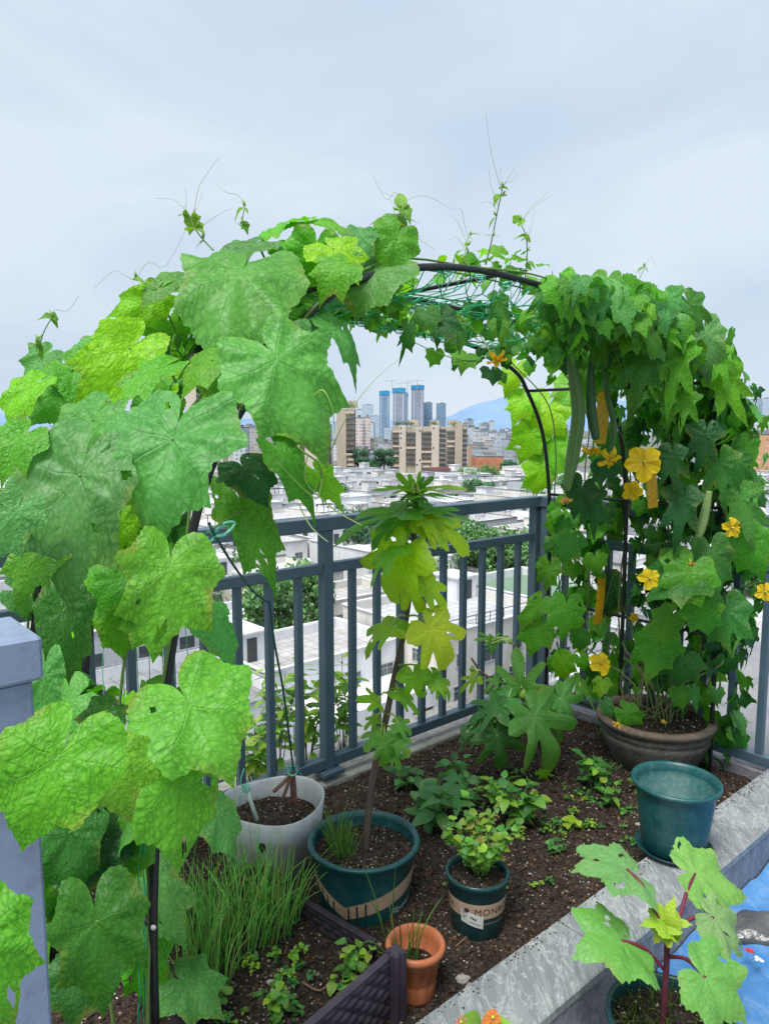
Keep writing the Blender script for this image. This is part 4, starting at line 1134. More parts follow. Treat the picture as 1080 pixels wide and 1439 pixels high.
def house(c, w_, d_, top, rz, label, group, detail=2, roof=0, wall=0, feat=(), seed=0):
    """white flat roofed townhouse: c ground centre, w_ along local x, d_ deep, top = parapet height above ground"""
    r_ = random.Random(seed)
    rt = empty('townhouse', label, 'townhouse', (c[0], c[1], GZ), rz, group)
    WM = WALLS[wall]; t = .22; ph = .9
    mb = MB()
    hx, hy = w_ / 2, d_ / 2
    if 'setback' in feat:
        sb = d_ * .34
        mb.box((0, -hy + sb / 2, (top - 3.1) / 2), w_ * .98, sb, top - 3.1); front = -hy + sb
    else: front = -hy
    ox, oy0, oy1 = hx, front, hy
    O = [(-ox, oy0), (ox, oy0), (ox, oy1), (-ox, oy1)]; I = [(-ox + t, oy0 + t), (ox - t, oy0 + t), (ox - t, oy1 - t), (-ox + t, oy1 - t)]
    vs = [(a, b, 0) for a, b in O] + [(a, b, top) for a, b in O] + [(a, b, top) for a, b in I] + [(a, b, top - ph) for a, b in I]
    fs = []
    for k in range(4):
        j = (k + 1) % 4
        fs += [(k, j, 4 + j, 4 + k), (4 + k, 4 + j, 8 + j, 8 + k), (8 + k, 8 + j, 12 + j, 12 + k)]
    mb.add(vs, fs); mb.build('wall', WM, rt, False)
    mb = MB(); mb.add([(-ox + t, oy0 + t, top - ph), (ox - t, oy0 + t, top - ph), (ox - t, oy1 - t, top - ph), (-ox + t, oy1 - t, top - ph)], [(0, 1, 2, 3)])
    rf_ = mb.build('roof', M['turf'] if 'turf' in feat else ROOFS[roof], rt, False)
    if detail >= 1:
        mb = MB()
        for sx, sy, lx, ly in ((0, oy0, w_ + .2, .32), (0, oy1, w_ + .2, .32), (-ox, (oy0 + oy1) / 2, .32, oy1 - oy0 - .32), (ox, (oy0 + oy1) / 2, .32, oy1 - oy0 - .32)):
            mb.box((sx, sy + .0, top + .05), lx, ly, .1)
        mb.build('coping', M['maroon'] if 'maroon' in feat else ROOFS[3 if r_.random() < .6 else 1], rt, False)
    if 'maroon' in feat:
        mb = MB(); mb.add([(-ox + t, oy1 - 2.2, top + .1), (ox - t, oy1 - 2.2, top + .1), (ox - t, oy1 - .2, top + 1.3), (-ox + t, oy1 - .2, top + 1.3)], [(0, 1, 2, 3)]); mb.build('pitched_roof', M['maroon'], rt, False)
    # stairwell
    sx = r_.choice((-1, 1)) * (hx - 1.9); sh = r_.uniform(2.2, 2.9)
    if 'flat' not in feat:
        mb = MB(); mb.box((sx, oy1 - 2.2, top - ph + sh / 2), 3.1, 3.6, sh); st_ = mb.build('stairwell', WALLS[(wall + 1) % 3 if r_.random() < .4 else wall], rt, False)
        mb = MB(); mb.box((sx, oy1 - 2.2, top - ph + sh + .08), 3.6, 4.1, .16); mb.build('stairwell_roof', ROOFS[r_.choice((0, 3, 1))], rt, False)
        if detail >= 2:
            mb = MB(); mb.box((sx + .3, oy1 - 4.03, top - ph + 1.05), .95, .06, 2.1); mb.build('door', M['dframe'], rt, False)
    # windows
    if detail >= 1:
        nfl = int(top // 3.0)
        for fl in range(nfl):
            zc_ = top - 1.0 - 1.7 - fl * 3.05
            if zc_ < 1.2 or (detail < 2 and fl > 1): continue
            nn_ = max(1, int(w_ / 3.4))
            for k in range(nn_):
                x = -hx + (k + .5) * w_ / nn_ + r_.uniform(-.2, .2)
                y = front if (fl == 0 or 'setback' not in feat) else -hy
                add_window(rt, r_.choice((0, 0, 1, 2)), (x, y - .002, zc_), 0, detail >= 2)
            nd = max(1, int(d_ / 5))
            for k in range(nd):
                y = front + (k + .5) * (oy1 - front) / nd
                add_window(rt, r_.choice((0, 2, 2)), (-hx - .002, y, zc_), -math.pi / 2, detail >= 2)
    if detail >= 1 and 'glassrail' in feat:
        mb = MB(); yy = -hy + .1; mb.box((0, yy, top - 3.1 + .55), w_ * .96, .03, 1.0); mb.build('glass_balustrade', M['gglass'], rt, False)
    if detail >= 1 and 'rooftop_rail' in feat:
        mb = MB()
        for k in range(9):
            x = -ox + .3 + (2 * ox - .6) * k / 8; mb.box((x, oy0 + .1, top + .55), .05, .05, .9)
        mb.box((0, oy0 + .1, top + 1.0), 2 * ox - .5, .06, .06); mb.box((0, oy0 + .1, top + .6), 2 * ox - .5, .03, .03); mb.box((0, oy0 + .1, top + .35), 2 * ox - .5, .03, .03)
        mb.build('roof_railing', M['dframe'], rt, False)
    if detail >= 1:
        mb = MB(); mb.box((sx * -.3, front - .04, 1.3), 2.6, .12, 2.4); mb.build('garage_door', M['dframe'], rt, False)
        for k in range(int(top // 3)):
            if r_.random() < .5:
                mb = MB(); mb.box((r_.uniform(-.3, .3) * w_, front - .30, top - 3.4 - 3.05 * k), r_.uniform(1.8, 3.2), .6, .12); mb.build('canopy', ROOFS[r_.choice((0, 1, 3))], rt, False)
    if 'pergola' in feat:
        mb = MB()
        for x in (-1, 1):
            for y in (-1, 1): mb.box((-sx * .5 + x * 1.7, oy0 + 2.6 + y * 1.5, top - ph + 1.2), .12, .12, 2.4)
        for x in np.linspace(-1.9, 1.9, 7): mb.box((-sx * .5 + x, oy0 + 2.6, top - ph + 2.46), .10, 3.6, .12)
        mb.build('pergola', M['dframe'], rt, False)
    if 'tank' in feat:
        mb = MB(); mb.lathe([(0, 1.6), (.5, 1.55), (.75, 1.35), (.78, 1.2), (.78, .2), (.7, .1), (0, .1)], (-sx * .55, oy1 - 1.6, top - ph), 20); mb.build('water_tank', M['steel'] if 'teal' not in feat else M['teal_tank'], rt)
    if 'ac' in feat:
        for k in range(r_.choice((1, 2, 3))):
            mb = MB(); mb.box((-sx * .4 + k * 1.15, oy0 + 1.2, top - ph + .42), .9, .4, .8); mb.build('air_unit', ROOFS[3], rt, False)
    if 'skylight' in feat:
        mb = MB(); mb.box((-sx * .4, (oy0 + oy1) / 2, top - ph + .35), 2.6, 3.2, .7); mb.build('skylight', M['gglass'], rt, False)
    if 'plants' in feat:
        mb = MB()
        for k in range(220):
            v = Vector((-sx * .7 + r_.gauss(0, .9), oy0 + .9 + r_.gauss(0, .35), top - ph + abs(r_.gauss(.5, .4))))
            add_leaf(mb, 'broad', v, (r_.gauss(0, 1), r_.gauss(0, 1), r_.gauss(0, .6)), (r_.gauss(0, 1), r_.gauss(0, 1), 1), r_.uniform(.2, .42), 1, .2, 0, 0, jit((.035, .11, .03), .4, r_), rings=0, rng=r_)
        mb.build('roof_plants', M['leafmass'], rt)['kind'] = 'stuff'
    return rt

# ---- estate of townhouses, rows parallel to the front railing
FEATS = ['rooftop_rail', 'glassrail', 'pergola', 'tank', 'ac', 'skylight', 'plants', 'setback', 'flat', 'turf', 'maroon']
HOUSES = []
row = 0; q = -14.0; seed = 100
while q < 335:
    pw_ = -q * 1.6; first = True
    rsh = rg.uniform(-5, 5)
    p = (-1.25 * q - 40 + rsh) if q > 38 else 40 + rsh
    dep = rg.uniform(12, 16)
    while p < 2.6 * max(q, 0) + 140:
        wd = rg.uniform(10.5, 17)
        cpos = T(p + wd / 2, q)
        px, py, dist = proj((cpos.x, cpos.y, GZ + 10))
        if -60 < px < 1150 and 44 < cpos.y < 335:
            vis = (300 < px < 790) or px > 1000
            det = 0
            if vis: det = 2 if cpos.y < 135 else 1
            elif cpos.y < 150: det = 1
            HOUSES.append((cpos, wd - (.05 if rg.random() < .6 else 1.2), dep, px, py, det, seed))
        p += wd + (0 if rg.random() < .75 else rg.uniform(3, 6)); seed += 1
    q += dep + rg.choice((4.5, 6.0, 8.5)); row += 1
HOUSES.sort(key=lambda a: a[0].y)
HOUSES = HOUSES[:292]
GR = 'white flat roofed townhouses of the estate below the terrace'
nd = 0
for (cpos, wd, dep, px, py, det, sd_) in HOUSES:
    r_ = random.Random(sd_)
    feat = [f for f in FEATS if r_.random() < {'rooftop_rail': .35, 'glassrail': .3, 'pergola': .14, 'tank': .18, 'ac': .35, 'skylight': .12, 'plants': .22, 'setback': .4, 'flat': .2, 'turf': .0, 'maroon': .02}[f]]
    if 'turf' in feat and cpos.y > 110: feat.remove('turf')
    if det == 0: feat = [f for f in feat if f in ('flat', 'maroon')]
    tf = abs(px - 715) < 45 and abs(proj((cpos.x, cpos.y, GZ + 10))[1] - 850) < 32 and not nd
    if tf: nd = 1; feat = ['turf', 'flat', 'rooftop_rail']
    if 'teal' not in feat and r_.random() < .15: feat.append('teal')
    fp = next((p_ for f_, p_ in (('maroon', 'a maroon tiled roof edge'), ('pergola', 'a dark roof pergola'), ('skylight', 'a glazed roof light'), ('tank', 'a round rooftop tank'), ('plants', 'a planted roof terrace'), ('glassrail', 'a glass balcony front'), ('rooftop_rail', 'a dark roof railing'), ('ac', 'rooftop air units'), ('setback', 'a stepped back top floor')) if f_ in feat), 'a plain flat roof')
    wh = next(p_ for x_, p_ in ((330, 'behind the left vine'), (450, 'left of the tall railing post'), (620, 'behind the fig sapling'), (765, 'between fig sapling and corner post'), (1000, 'behind the right vine'), (9999, 'at the right edge')) if px < x_)
    rw = 'near row' if cpos.y < 75 else ('second block' if cpos.y < 110 else ('middle rows' if cpos.y < 160 else 'far rows'))
    lab = 'white townhouse with %s, %s, %s' % (fp, rw, wh) if det else 'white flat roofed townhouse in the hazy rows hidden behind the vines'
    if tf: lab = 'white house with a green turf roof behind the balusters left of the corner post'
    house(cpos, wd, dep, r_.choice((9.6, 10.2, 10.8, 12.2)) + r_.uniform(-.4, .4), ANG + r_.choice((0, 0, 0, .02, -.03)), lab, None if tf else GR, det, r_.choice((0, 0, 1, 2, 3, 3)), r_.choice((0, 0, 0, 1, 2)), feat, sd_)

# ---- trees of the estate
def tree_mesh(seed, hgt, rad, tint, leaf=.55, n=1500):
    r_ = random.Random(seed)
    mb = MB(); pts = [Vector((0, 0, 0)), Vector((.15, .1, hgt * .35)), Vector((.1, -.1, hgt * .55))]
    mb.tube(pts, [.28, .2, .14], 7)
    limbs = []
    for k in range(9):
        a = k * 2.4 + r_.uniform(-.4, .4); e_ = Vector((math.cos(a) * rad * r_.uniform(.4, .8), math.sin(a) * rad * r_.uniform(.4, .8), hgt * r_.uniform(.5, .92)))
        s_ = pts[1].lerp(pts[2], r_.random()); mb.tube([s_, s_.lerp(e_, .5) + Vector((0, 0, .3)), e_], [.11, .07, .03], 5); limbs.append(e_)
    tm_ = mb
    cb = MB()
    cl_ = [(l, rad * r_.uniform(.28, .5)) for l in limbs] + [(Vector((r_.gauss(0, rad * .4), r_.gauss(0, rad * .4), hgt * r_.uniform(.45, .98))), rad * r_.uniform(.22, .42)) for _ in range(10)]
    for i in range(n):
        c_, s_ = r_.choice(cl_)
        d = Vector((r_.gauss(0, 1), r_.gauss(0, 1), r_.gauss(0, .8))).normalized() * s_ * r_.uniform(.55, 1.05)
        v = c_ + d
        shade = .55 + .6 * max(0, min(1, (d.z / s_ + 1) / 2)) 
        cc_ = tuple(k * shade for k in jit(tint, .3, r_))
        nn_ = d.normalized() + Vector((r_.gauss(0, .5), r_.gauss(0, .5), r_.gauss(.4, .4)))
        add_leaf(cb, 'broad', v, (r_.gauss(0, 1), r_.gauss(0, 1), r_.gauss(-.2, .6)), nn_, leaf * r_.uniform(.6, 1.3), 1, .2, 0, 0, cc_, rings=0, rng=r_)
    return tm_, cb
TM = []
for k, tint in enumerate(((.085, .22, .11), (.12, .27, .09), (.07, .19, .10))):  # crown tints paled and blued to paint in distance haze
    a, b = tree_mesh(40 + k, 8.5, 3.6, tint, .36, 4200)
    o1 = a.build('trunk', M['trunk']); o2 = b.build('crown', M['leafmass'])
    TM.append((o1.data, o2.data)); bpy.data.objects.remove(o1); bpy.data.objects.remove(o2)
def tree(c, s, k, rz, label, group='trees of the estate', sz=1.0):
    rt = empty('tree', label, 'tree', (c[0], c[1], GZ + (c[2] if len(c) > 2 else 0)), rz, group); rt.scale = (s, s, s * sz)
    link('trunk', TM[k][0], rt); link('crown', TM[k][1], rt)
# (photo x, photo y of crown middle, forward distance, scale, kind, label)
TR = [(520, 762, 118, 1.25, 2, 'large dark tree behind the fig sapling crown between the white houses'), (556, 758, 122, 1.1, 0, 'dark bushy tree just right of the fig trunk behind the mid rail'), (495, 770, 112, .9, 2, 'low dark tree left of the fig crown behind the rail'),
      (660, 790, 100, 1.15, 1, 'mid green tree right of the fig sapling seen through the balusters'), (700, 790, 104, 1.2, 0, 'green tree between white houses left of the corner post'), (735, 800, 98, 1.2, 1, 'green tree next to the corner post of the railing'), (630, 778, 106, 1.0, 2, 'dark green tree under the right end of the mid rail'),
      (655, 675, 235, 1.3, 1, 'bright green tree among far roofs right of the apartment block foot'), (690, 672, 230, 1.25, 1, 'bright green tree left of the grey roof below the orange building'), (712, 662, 260, 1.4, 2, 'dark round tree just below the orange brick building'), (668, 690, 190, 1.0, 0, 'dark tree above the top rail right of the fig crown'), (745, 690, 205, .9, 0, 'low green tree by the grey pitched roof'),
      (540, 645, 330, 1.9, 2, 'dark green tree left of the big apartment block foot'), (520, 652, 320, 1.7, 0, 'dark tree clump between the two apartment blocks'), (505, 645, 340, 1.6, 2, 'dark tree at the foot of the left beige tower'),
      (470, 700, 165, 1.4, 2, 'dark round tree behind the hanging luffa shoot'), (450, 690, 170, 1.0, 0, 'small dark tree behind the hanging leaves left of the railing post'),
      (1070, 695, 180, 1.6, 1, 'green tree at the right edge behind the luffa vine'), (1050, 700, 175, 1.3, 0, 'green tree at the right edge above the railing'), (1078, 800, 120, 1.1, 1, 'green tree low at the right edge between rails'), (800, 690, 230, 1.3, 1, 'green tree seen between the right vine leaves'), (400, 860, 75, .7, 1, 'low shrubby tree beside the flat tiled roof left of the post')]
for (px, py, d, s, k, lab) in TR:
    d = (20400.0 if py > 700 else 21500.0) / (py - 600) if py > 655 else 432
    v = U(px, py, d); zc_ = v.z - GZ
    s2 = zc_ / (8.5 * .68); s = 1.45 if py > 655 else 1.7
    tree((v.x, v.y, 0), s, k, rg.uniform(0, 6), lab, sz=max(.6, min(1.9, s2 / s)))
for k in range(34):
    y = rg.uniform(90, 330); px = rg.choice((rg.uniform(430, 780), rg.uniform(-40, 1120)))
    v = U(px, 700, y); tree((v.x, v.y, 0), rg.uniform(.8, 1.35), rg.randrange(3), rg.uniform(0, 6), 'leafy street tree between the white roofs of the estate')

# ---- main apartment block: beige piers with stacked balconies
BE = pmat('beige_render', (.52, .45, .36), (.44, .38, .30), .12, .8, stretch=(1, 1, .4), dirt=(.25, .21, .17), dirt_amt=.4)
BP_ = pmat('pale_beige_render', (.66, .58, .50), (.58, .51, .43), .12, .8, stretch=(1, 1, .4), dirt=(.36, .31, .26), dirt_amt=.3)
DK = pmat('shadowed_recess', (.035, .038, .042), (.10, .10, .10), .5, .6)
BALC = pmat('balcony_wall', (.20, .195, .19), (.11, .11, .11), .6, .8)
def block(name, label, d, x0, x1, ytop, cols, depth_m, yaw=0.0, group=None, balc=True, base_px=None):
    """cols: list of (fraction, kind, top offset m); kind p pier, b balconies, r recess with balconies, w windows"""
    a = U(x0, 600, d); b = U(x1, 600, d); W_ = b.x - a.x
    top = U((x0 + x1) / 2, ytop, d).z - GZ
    rt = empty(name, label, 'apartment block', ((a.x + b.x) / 2, d, GZ), yaw, group)
    nb = 0; x = -W_ / 2
    core = MB(); core.box((0, depth_m / 2 + 1.2, (top - 1.0) / 2), W_ - .4, depth_m, top - 1.0); core.build('core_wall', BE, rt, False)
    nfl = int(top / 3.0)
    for (fr_, kd, dz) in cols:
        w_ = W_ * fr_; xc = x + w_ / 2; t_ = top + dz
        if kd in 'pl':
            mb = MB(); mb.box((xc, depth_m / 2, t_ / 2), w_, depth_m, t_); mb.build('pier', BE if kd == 'p' else BP_, rt, False)
            for fl in range(nfl):
                if nb < 100 and rg.random() < .5 and kd == 'l':
                    link('window', WIN[2][1], rt, (xc + w_ * .25 * rg.choice((-1, 1)), -.03, t_ - 2.2 - 3 * fl), 0)
        else:
            mb = MB(); mb.box((xc, depth_m / 2 + 1.6, (t_ - 1.5) / 2), w_, depth_m - 2, t_ - 1.5); mb.build('recess_wall', DK if kd != 'w' else BP_, rt, False)
            for fl in range(nfl):
                z = t_ - 2.4 - 3 * fl
                if z < 6: continue
                if kd == 'w':
                    mb = MB(); mb.box((xc, .9, z), w_ * .8, .5, 1.5); mb.build('window', M['glass_dark'], rt, False); continue
                mb = MB(); pr_ = rg.uniform(.0, .5)
                mb.box((xc, .95 - pr_ / 2, z - 1.2), w_ * .98, 1.9 + pr_, .22)
                mb.box((xc, .05 - pr_, z - .62), w_ * rg.choice((.98, .98, .6)), .10, .95)
                mb.build('balcony', BALC if rg.random() < .75 else BP_, rt, False); nb += 1
        x += w_
    # roof structures and plants
    for k in range(6):
        mb = MB(); xx = rg.uniform(-.42, .42) * W_; hh_ = rg.uniform(2, 4.5); mb.box((xx, depth_m * rg.uniform(.3, .8), top + hh_ / 2 - .4), rg.uniform(3, 7), rg.uniform(3, 6), hh_); mb.build('roof_house', BE if rg.random() < .6 else BP_, rt, False)
    mb = MB()
    for k in range(420):
        g_ = rg.choice((-.44, -.36, -.28, .05, .33)); v = Vector((g_ * W_ + rg.gauss(0, 1.6), 2 + rg.gauss(0, 1.0), top + abs(rg.gauss(.8, .8))))
        add_leaf(mb, 'broad', v, (rg.gauss(0, 1), rg.gauss(0, 1), rg.gauss(0, 1)), (rg.gauss(0, 1), -1, 1), rg.uniform(.5, .9), 1, .1, 0, 0, jit((.04, .11, .04), .4, rg), rings=0, rng=rg)
    mb.build('roof_garden', M['leafmass'], rt)['kind'] = 'stuff'
    return rt
block('apartment_block', 'wide beige apartment block with stacked balconies in the middle distance', 459, 551, 657, 597, [(.09, 'b', -1), (.09, 'l', 0), (.13, 'b', -2), (.075, 'l', -1.5), (.135, 'b', -1.5), (.10, 'l', 0), (.10, 'w', -1), (.11, 'r', -1), (.10, 'p', 1.2), (.07, 'w', -1)], 16)
block('apartment_block', 'tall beige tower with dark balconies partly behind the hanging luffa leaf', 430, 473, 498, 572, [(.52, 'p', -1), (.48, 'b', 0)], 14)
block('apartment_block', 'pinkish beige tower half hidden by the luffa leaves left of the others', 400, 413, 462, 600, [(.16, 'p', 0), (.14, 'b', -1), (.36, 'l', 0), (.34, 'b', -2)], 14)
block('apartment_block', 'pale tower glimpsed between the luffa leaves under the arch at the left', 420, 262, 312, 536, [(.3, 'l', 0), (.3, 'b', -1), (.4, 'l', 0)], 14)

def slab(name, label, cat, x0, x1, ytop, d, mat, dep=None, group=None, extra=None, yaw=0.0):
    a = U(x0, 600, d); b = U(x1, 600, d); W_ = b.x - a.x; top = U((x0 + x1) / 2, ytop, d).z - GZ
    dep = dep or W_ * .8
    rt = empty(name, label, cat, ((a.x + b.x) / 2, d + dep / 2, GZ), yaw, group)
    mb = MB(); mb.box((0, 0, top / 2), W_, dep, top); mb.build('wall', mat, rt, False)
    mb = MB(); mb.box((0, 0, top + .5), W_ * .98, dep * .98, 1.0); mb.box((W_ * .1, 0, top + 2.0), W_ * .4, dep * .4, 2.2); mb.build('roof', ROOFS[1], rt, False)
    if extra: extra(rt, W_, dep, top)
    return rt
F_pink = facade_mat('pink_white_facade', (.70, .62, .58), (.30, .26, .26), 3.0, 4.4, .5, .38)
F_white = facade_mat('white_facade', (.62, .65, .68), (.22, .27, .33), 3.1, 3.4, .48, .40)
F_grey = facade_mat('grey_facade', (.45, .50, .55), (.20, .26, .32), 3.1, 3.0, .45, .40)
F_beige = facade_mat('beige_facade', (.56, .52, .47), (.22, .23, .26), 3.1, 3.6, .48, .42)
F_haze = facade_mat('hazy_facade', (.44, .53, .62), (.30, .39, .50), 3.4, 3.4, .5, .5)  # bluish distance haze painted into the base colours of the skyline facades
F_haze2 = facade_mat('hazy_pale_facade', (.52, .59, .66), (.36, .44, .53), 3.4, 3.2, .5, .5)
F_tower = facade_mat('glass_tower_facade', (.20, .30, .41), (.12, .20, .31), 4.0, 3.0, .3, .3, .4)  # tower tones blued too, haze is part of the colour
F_tower2 = facade_mat('mauve_tower_facade', (.30, .31, .39), (.20, .25, .35), 4.0, 3.0, .4, .45, .4)
F_orange = facade_mat('orange_brick_facade', (.52, .20, .10), (.28, .13, .09), 3.3, 4.0, .6, .5)
F_orange2 = facade_mat('peach_facade', (.62, .36, .20), (.34, .22, .16), 3.3, 5.0, .55, .55)
F_cyan = facade_mat('cyan_band_facade', (.66, .72, .75), (.22, .42, .50), 3.3, 60.0, .55, -.5)
M['blue_sheet'] = pmat('blue_building_sheet', (.03, .27, .52), (.05, .33, .58), .05, .6)
M['crane'] = pmat('crane_paint', (.42, .34, .33), None, .2, .6)
def blue_top(hb):
    def fn(rt, W_, dep, top):
        mb = MB(); mb.box((0, 0, top - hb / 2 + 1.5), W_ * 1.07, dep * 1.07, hb); mb.build('blue_screen', M['blue_sheet'], rt, False)
        for s_ in (-1, 1):
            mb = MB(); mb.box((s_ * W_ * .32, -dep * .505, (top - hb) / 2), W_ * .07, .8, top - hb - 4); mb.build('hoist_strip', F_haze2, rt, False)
    return fn
slab('construction_tower', 'leftmost blue topped tower under construction on the skyline', 'tower', 533, 547, 550, 2000, F_tower, extra=blue_top(11))
slab('construction_tower', 'middle mauve tower under construction with blue top on the skyline', 'tower', 552, 569, 546, 1980, F_tower2, extra=blue_top(12))
slab('construction_tower', 'narrow blue topped tower hidden behind the middle construction tower', 'tower', 566, 573, 553, 2150, F_tower, extra=blue_top(9))
slab('construction_tower', 'tallest blue topped grey tower under construction right of the crane', 'tower', 578, 595, 542, 2000, F_tower2, extra=blue_top(11))
slab('glass_tower', 'shorter dark glass tower right of the blue topped towers', 'tower', 594, 607, 566, 2050, F_tower)
slab('glass_tower', 'small slim glass tower standing alone left of the hill', 'tower', 613, 626, 567, 2100, F_tower)
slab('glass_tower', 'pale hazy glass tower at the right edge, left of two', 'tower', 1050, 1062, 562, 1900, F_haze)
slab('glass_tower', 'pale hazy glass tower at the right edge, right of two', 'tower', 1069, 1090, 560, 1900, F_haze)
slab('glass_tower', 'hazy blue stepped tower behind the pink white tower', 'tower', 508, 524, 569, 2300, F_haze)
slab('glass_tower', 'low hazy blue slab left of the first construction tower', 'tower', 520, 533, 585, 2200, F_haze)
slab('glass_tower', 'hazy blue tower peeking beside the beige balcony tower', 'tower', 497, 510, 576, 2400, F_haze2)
slab('residential_tower', 'pink and white gridded tower right of the beige balcony tower', 'tower', 498, 509, 588, 700, F_pink, extra=None)
slab('residential_tower', 'pink and white gridded tower, right hand half of the pair', 'tower', 510, 520, 587, 705, F_pink)
slab('brick_building', 'low orange brick building right of the apartment block', 'building', 669, 708, 643, 420, F_orange, dep=22)
slab('brick_building', 'peach coloured building behind the low orange brick one', 'building', 661, 675, 627, 520, F_orange2, dep=16)
slab('office_building', 'low white building with cyan window bands right of the orange one', 'building', 708, 760, 648, 440, F_cyan, dep=20)
slab('office_building', 'orange building with white floor bands at the right edge', 'building', 1030, 1110, 612, 430, F_orange2, dep=22)
slab('office_building', 'white building with a dark rooftop frame at the right edge', 'building', 1036, 1100, 590, 520, F_white, dep=18)
# grey pitched roof house
v = U(736, 690, 225); rt = empty('pitched_house', 'house with a big plain grey pitched roof below the cyan banded building', 'house', (v.x, v.y, GZ), .2); W_ = 11
mb = MB(); mb.box((0, 3.2, 4.2), W_, 6, 8.4); mb.build('wall', WALLS[0], rt, False)
mb = MB(); mb.add([(-W_ / 2 - .4, -.4, 7.6), (W_ / 2 + .4, -.4, 7.6), (W_ / 2 - 1, 6, 13.0), (-W_ / 2 + 2.4, 6, 13.0)], [(0, 1, 2, 3)]); mb.build('roof', pmat('grey_shingle', (.22, .23, .25), (.27, .28, .30), .6, .8), rt, False)
# tower cranes
for (px, y0, y1, x0, x1, lab) in ((551, 549, 534, 540, 556, 'thin tower crane beside the middle construction tower'), (572, 552, 537, 556, 580, 'thin tower crane between the two taller construction towers'), (586, 545, 534, 570, 596, 'thin tower crane above the tallest construction tower')):
    d = 1990; a = U(px, y0 + 6, d); b = U(px, y1, d); l_ = U(x0, y1 + 1.5, d); r2 = U(x1, y1 + 1, d)
    rt = empty('tower_crane', lab, 'crane', a); rel = Rel(rt)
    mb = MB(); mb.tube([a, (a + b) / 2, b], .9, 4); rel.build(mb, 'mast', M['crane'], False)
    mb = MB(); mb.tube([l_, (l_ + r2) / 2, r2], .7, 4); rel.build(mb, 'jib', M['crane'], False)
# ---- dense mid and far city
FM = [F_white, F_grey, F_beige, F_pink, F_haze2, F_white]
cnt = 0
def fill(n, ylo, yhi, d0, d1, mats, wpx, xr, lab, grp):
    for k in range(n):
        px = rg.uniform(*xr); d = rg.uniform(d0, d1); yt = rg.uniform(ylo, yhi); w_ = rg.uniform(*wpx)
        slab('city_building', lab, 'building', px - w_ / 2, px + w_ / 2, yt, d, rg.choice(mats), dep=rg.uniform(12, 22), group=grp, yaw=rg.uniform(-.5, .5))
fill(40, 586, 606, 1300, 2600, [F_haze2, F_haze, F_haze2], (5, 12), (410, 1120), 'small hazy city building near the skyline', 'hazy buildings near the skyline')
fill(36, 590, 612, 800, 1300, [F_white, F_grey, F_haze2, F_beige], (7, 16), (640, 800), 'pale high rise in the dense city below the hill', 'pale buildings of the distant city')
fill(44, 606, 634, 480, 900, [F_white, F_grey, F_beige, F_white], (10, 26), (640, 830), 'pale mid rise in the dense city below the hill', 'pale buildings of the distant city')
fill(26, 618, 646, 470, 800, [F_white, F_beige, F_white], (10, 24), (440, 560), 'pale low block in the city between the apartment towers', 'pale buildings of the distant city')
fill(26, 600, 640, 480, 1100, [F_white, F_grey, F_beige], (12, 28), (960, 1120), 'pale building of the city at the right edge', 'pale buildings of the distant city')
fill(30, 596, 640, 480, 1200, [F_white, F_grey, F_beige], (12, 28), (-40, 430), 'pale building glimpsed between the left luffa leaves', 'pale buildings of the distant city')

# ================================================================== PLANTS
rg = random.Random(5)
UPW = Vector((0, 0, 1))
def normal_hint(P, up=.55, side=0.0):
    n_ = (CAM - Vector(P)).normalized() * (1 - up) + UPW * up + Vector((side, 0, 0))
    return n_.normalized()

def px_leaf(rel, name, kind, mat, jx, jy, tx, ty, dj, dt, w_=1.0, col=CM, up=.45, side=0., droop=.3, fold=.12, ruffle=.05, spokes=72, rings=8, twist=0., curl=0., petiole=None, prad=.0022, pcol=(.16, .32, .06), flip=False, szk=1.0, wk=1.0, holes=0, rim=.5, pucker=.006):
    P = U(jx, jy, dj); Q = U(tx, ty, dt)
    tip = Q - P; size = tip.length * 1.06
    n_ = normal_hint(P, up, side); size *= szk; w_ *= wk
    if flip: n_ = -n_
    mb = MB()
    add_leaf(mb, kind, P, tip, n_, size, w_, droop, fold, ruffle, jit(col, .1, rg), spokes, rings, rg, twist, 0, curl, .12, pucker, holes, rim)
    # raise the middle so that both ends stay where they were measured
    if petiole is not None:
        A = Vector(petiole); mid = (A + P) / 2 + Vector((0, 0, .02))
        mb.tube(catmull([A, mid, P], 4), [prad * 1.2] * 5 + [prad] * 4, 6, 1, pcol)
        return rel.build(mb, name, [mat, M['stem']])
    return rel.build(mb, name, mat)

def vine_stem(rel, pts, r_, name='stem', col=(.13, .24, .05)):
    mb = MB(); pts = catmull(pts, 5)
    mb.tube(pts, [r_ * (1 - .4 * i / len(pts)) for i in range(len(pts))], 6, 0, col)
    return rel.build(mb, name, M['stem'])
def tendril(rel, pts, r_=.0011, col=(.30, .46, .09), name='tendril'):
    mb = MB(); pts = catmull(pts, 6); n_ = len(pts)
    mb.tube(pts, [r_ * (1 - .6 * i / n_) for i in range(n_)], 5, 0, col)
    return rel.build(mb, name, M['stem'])

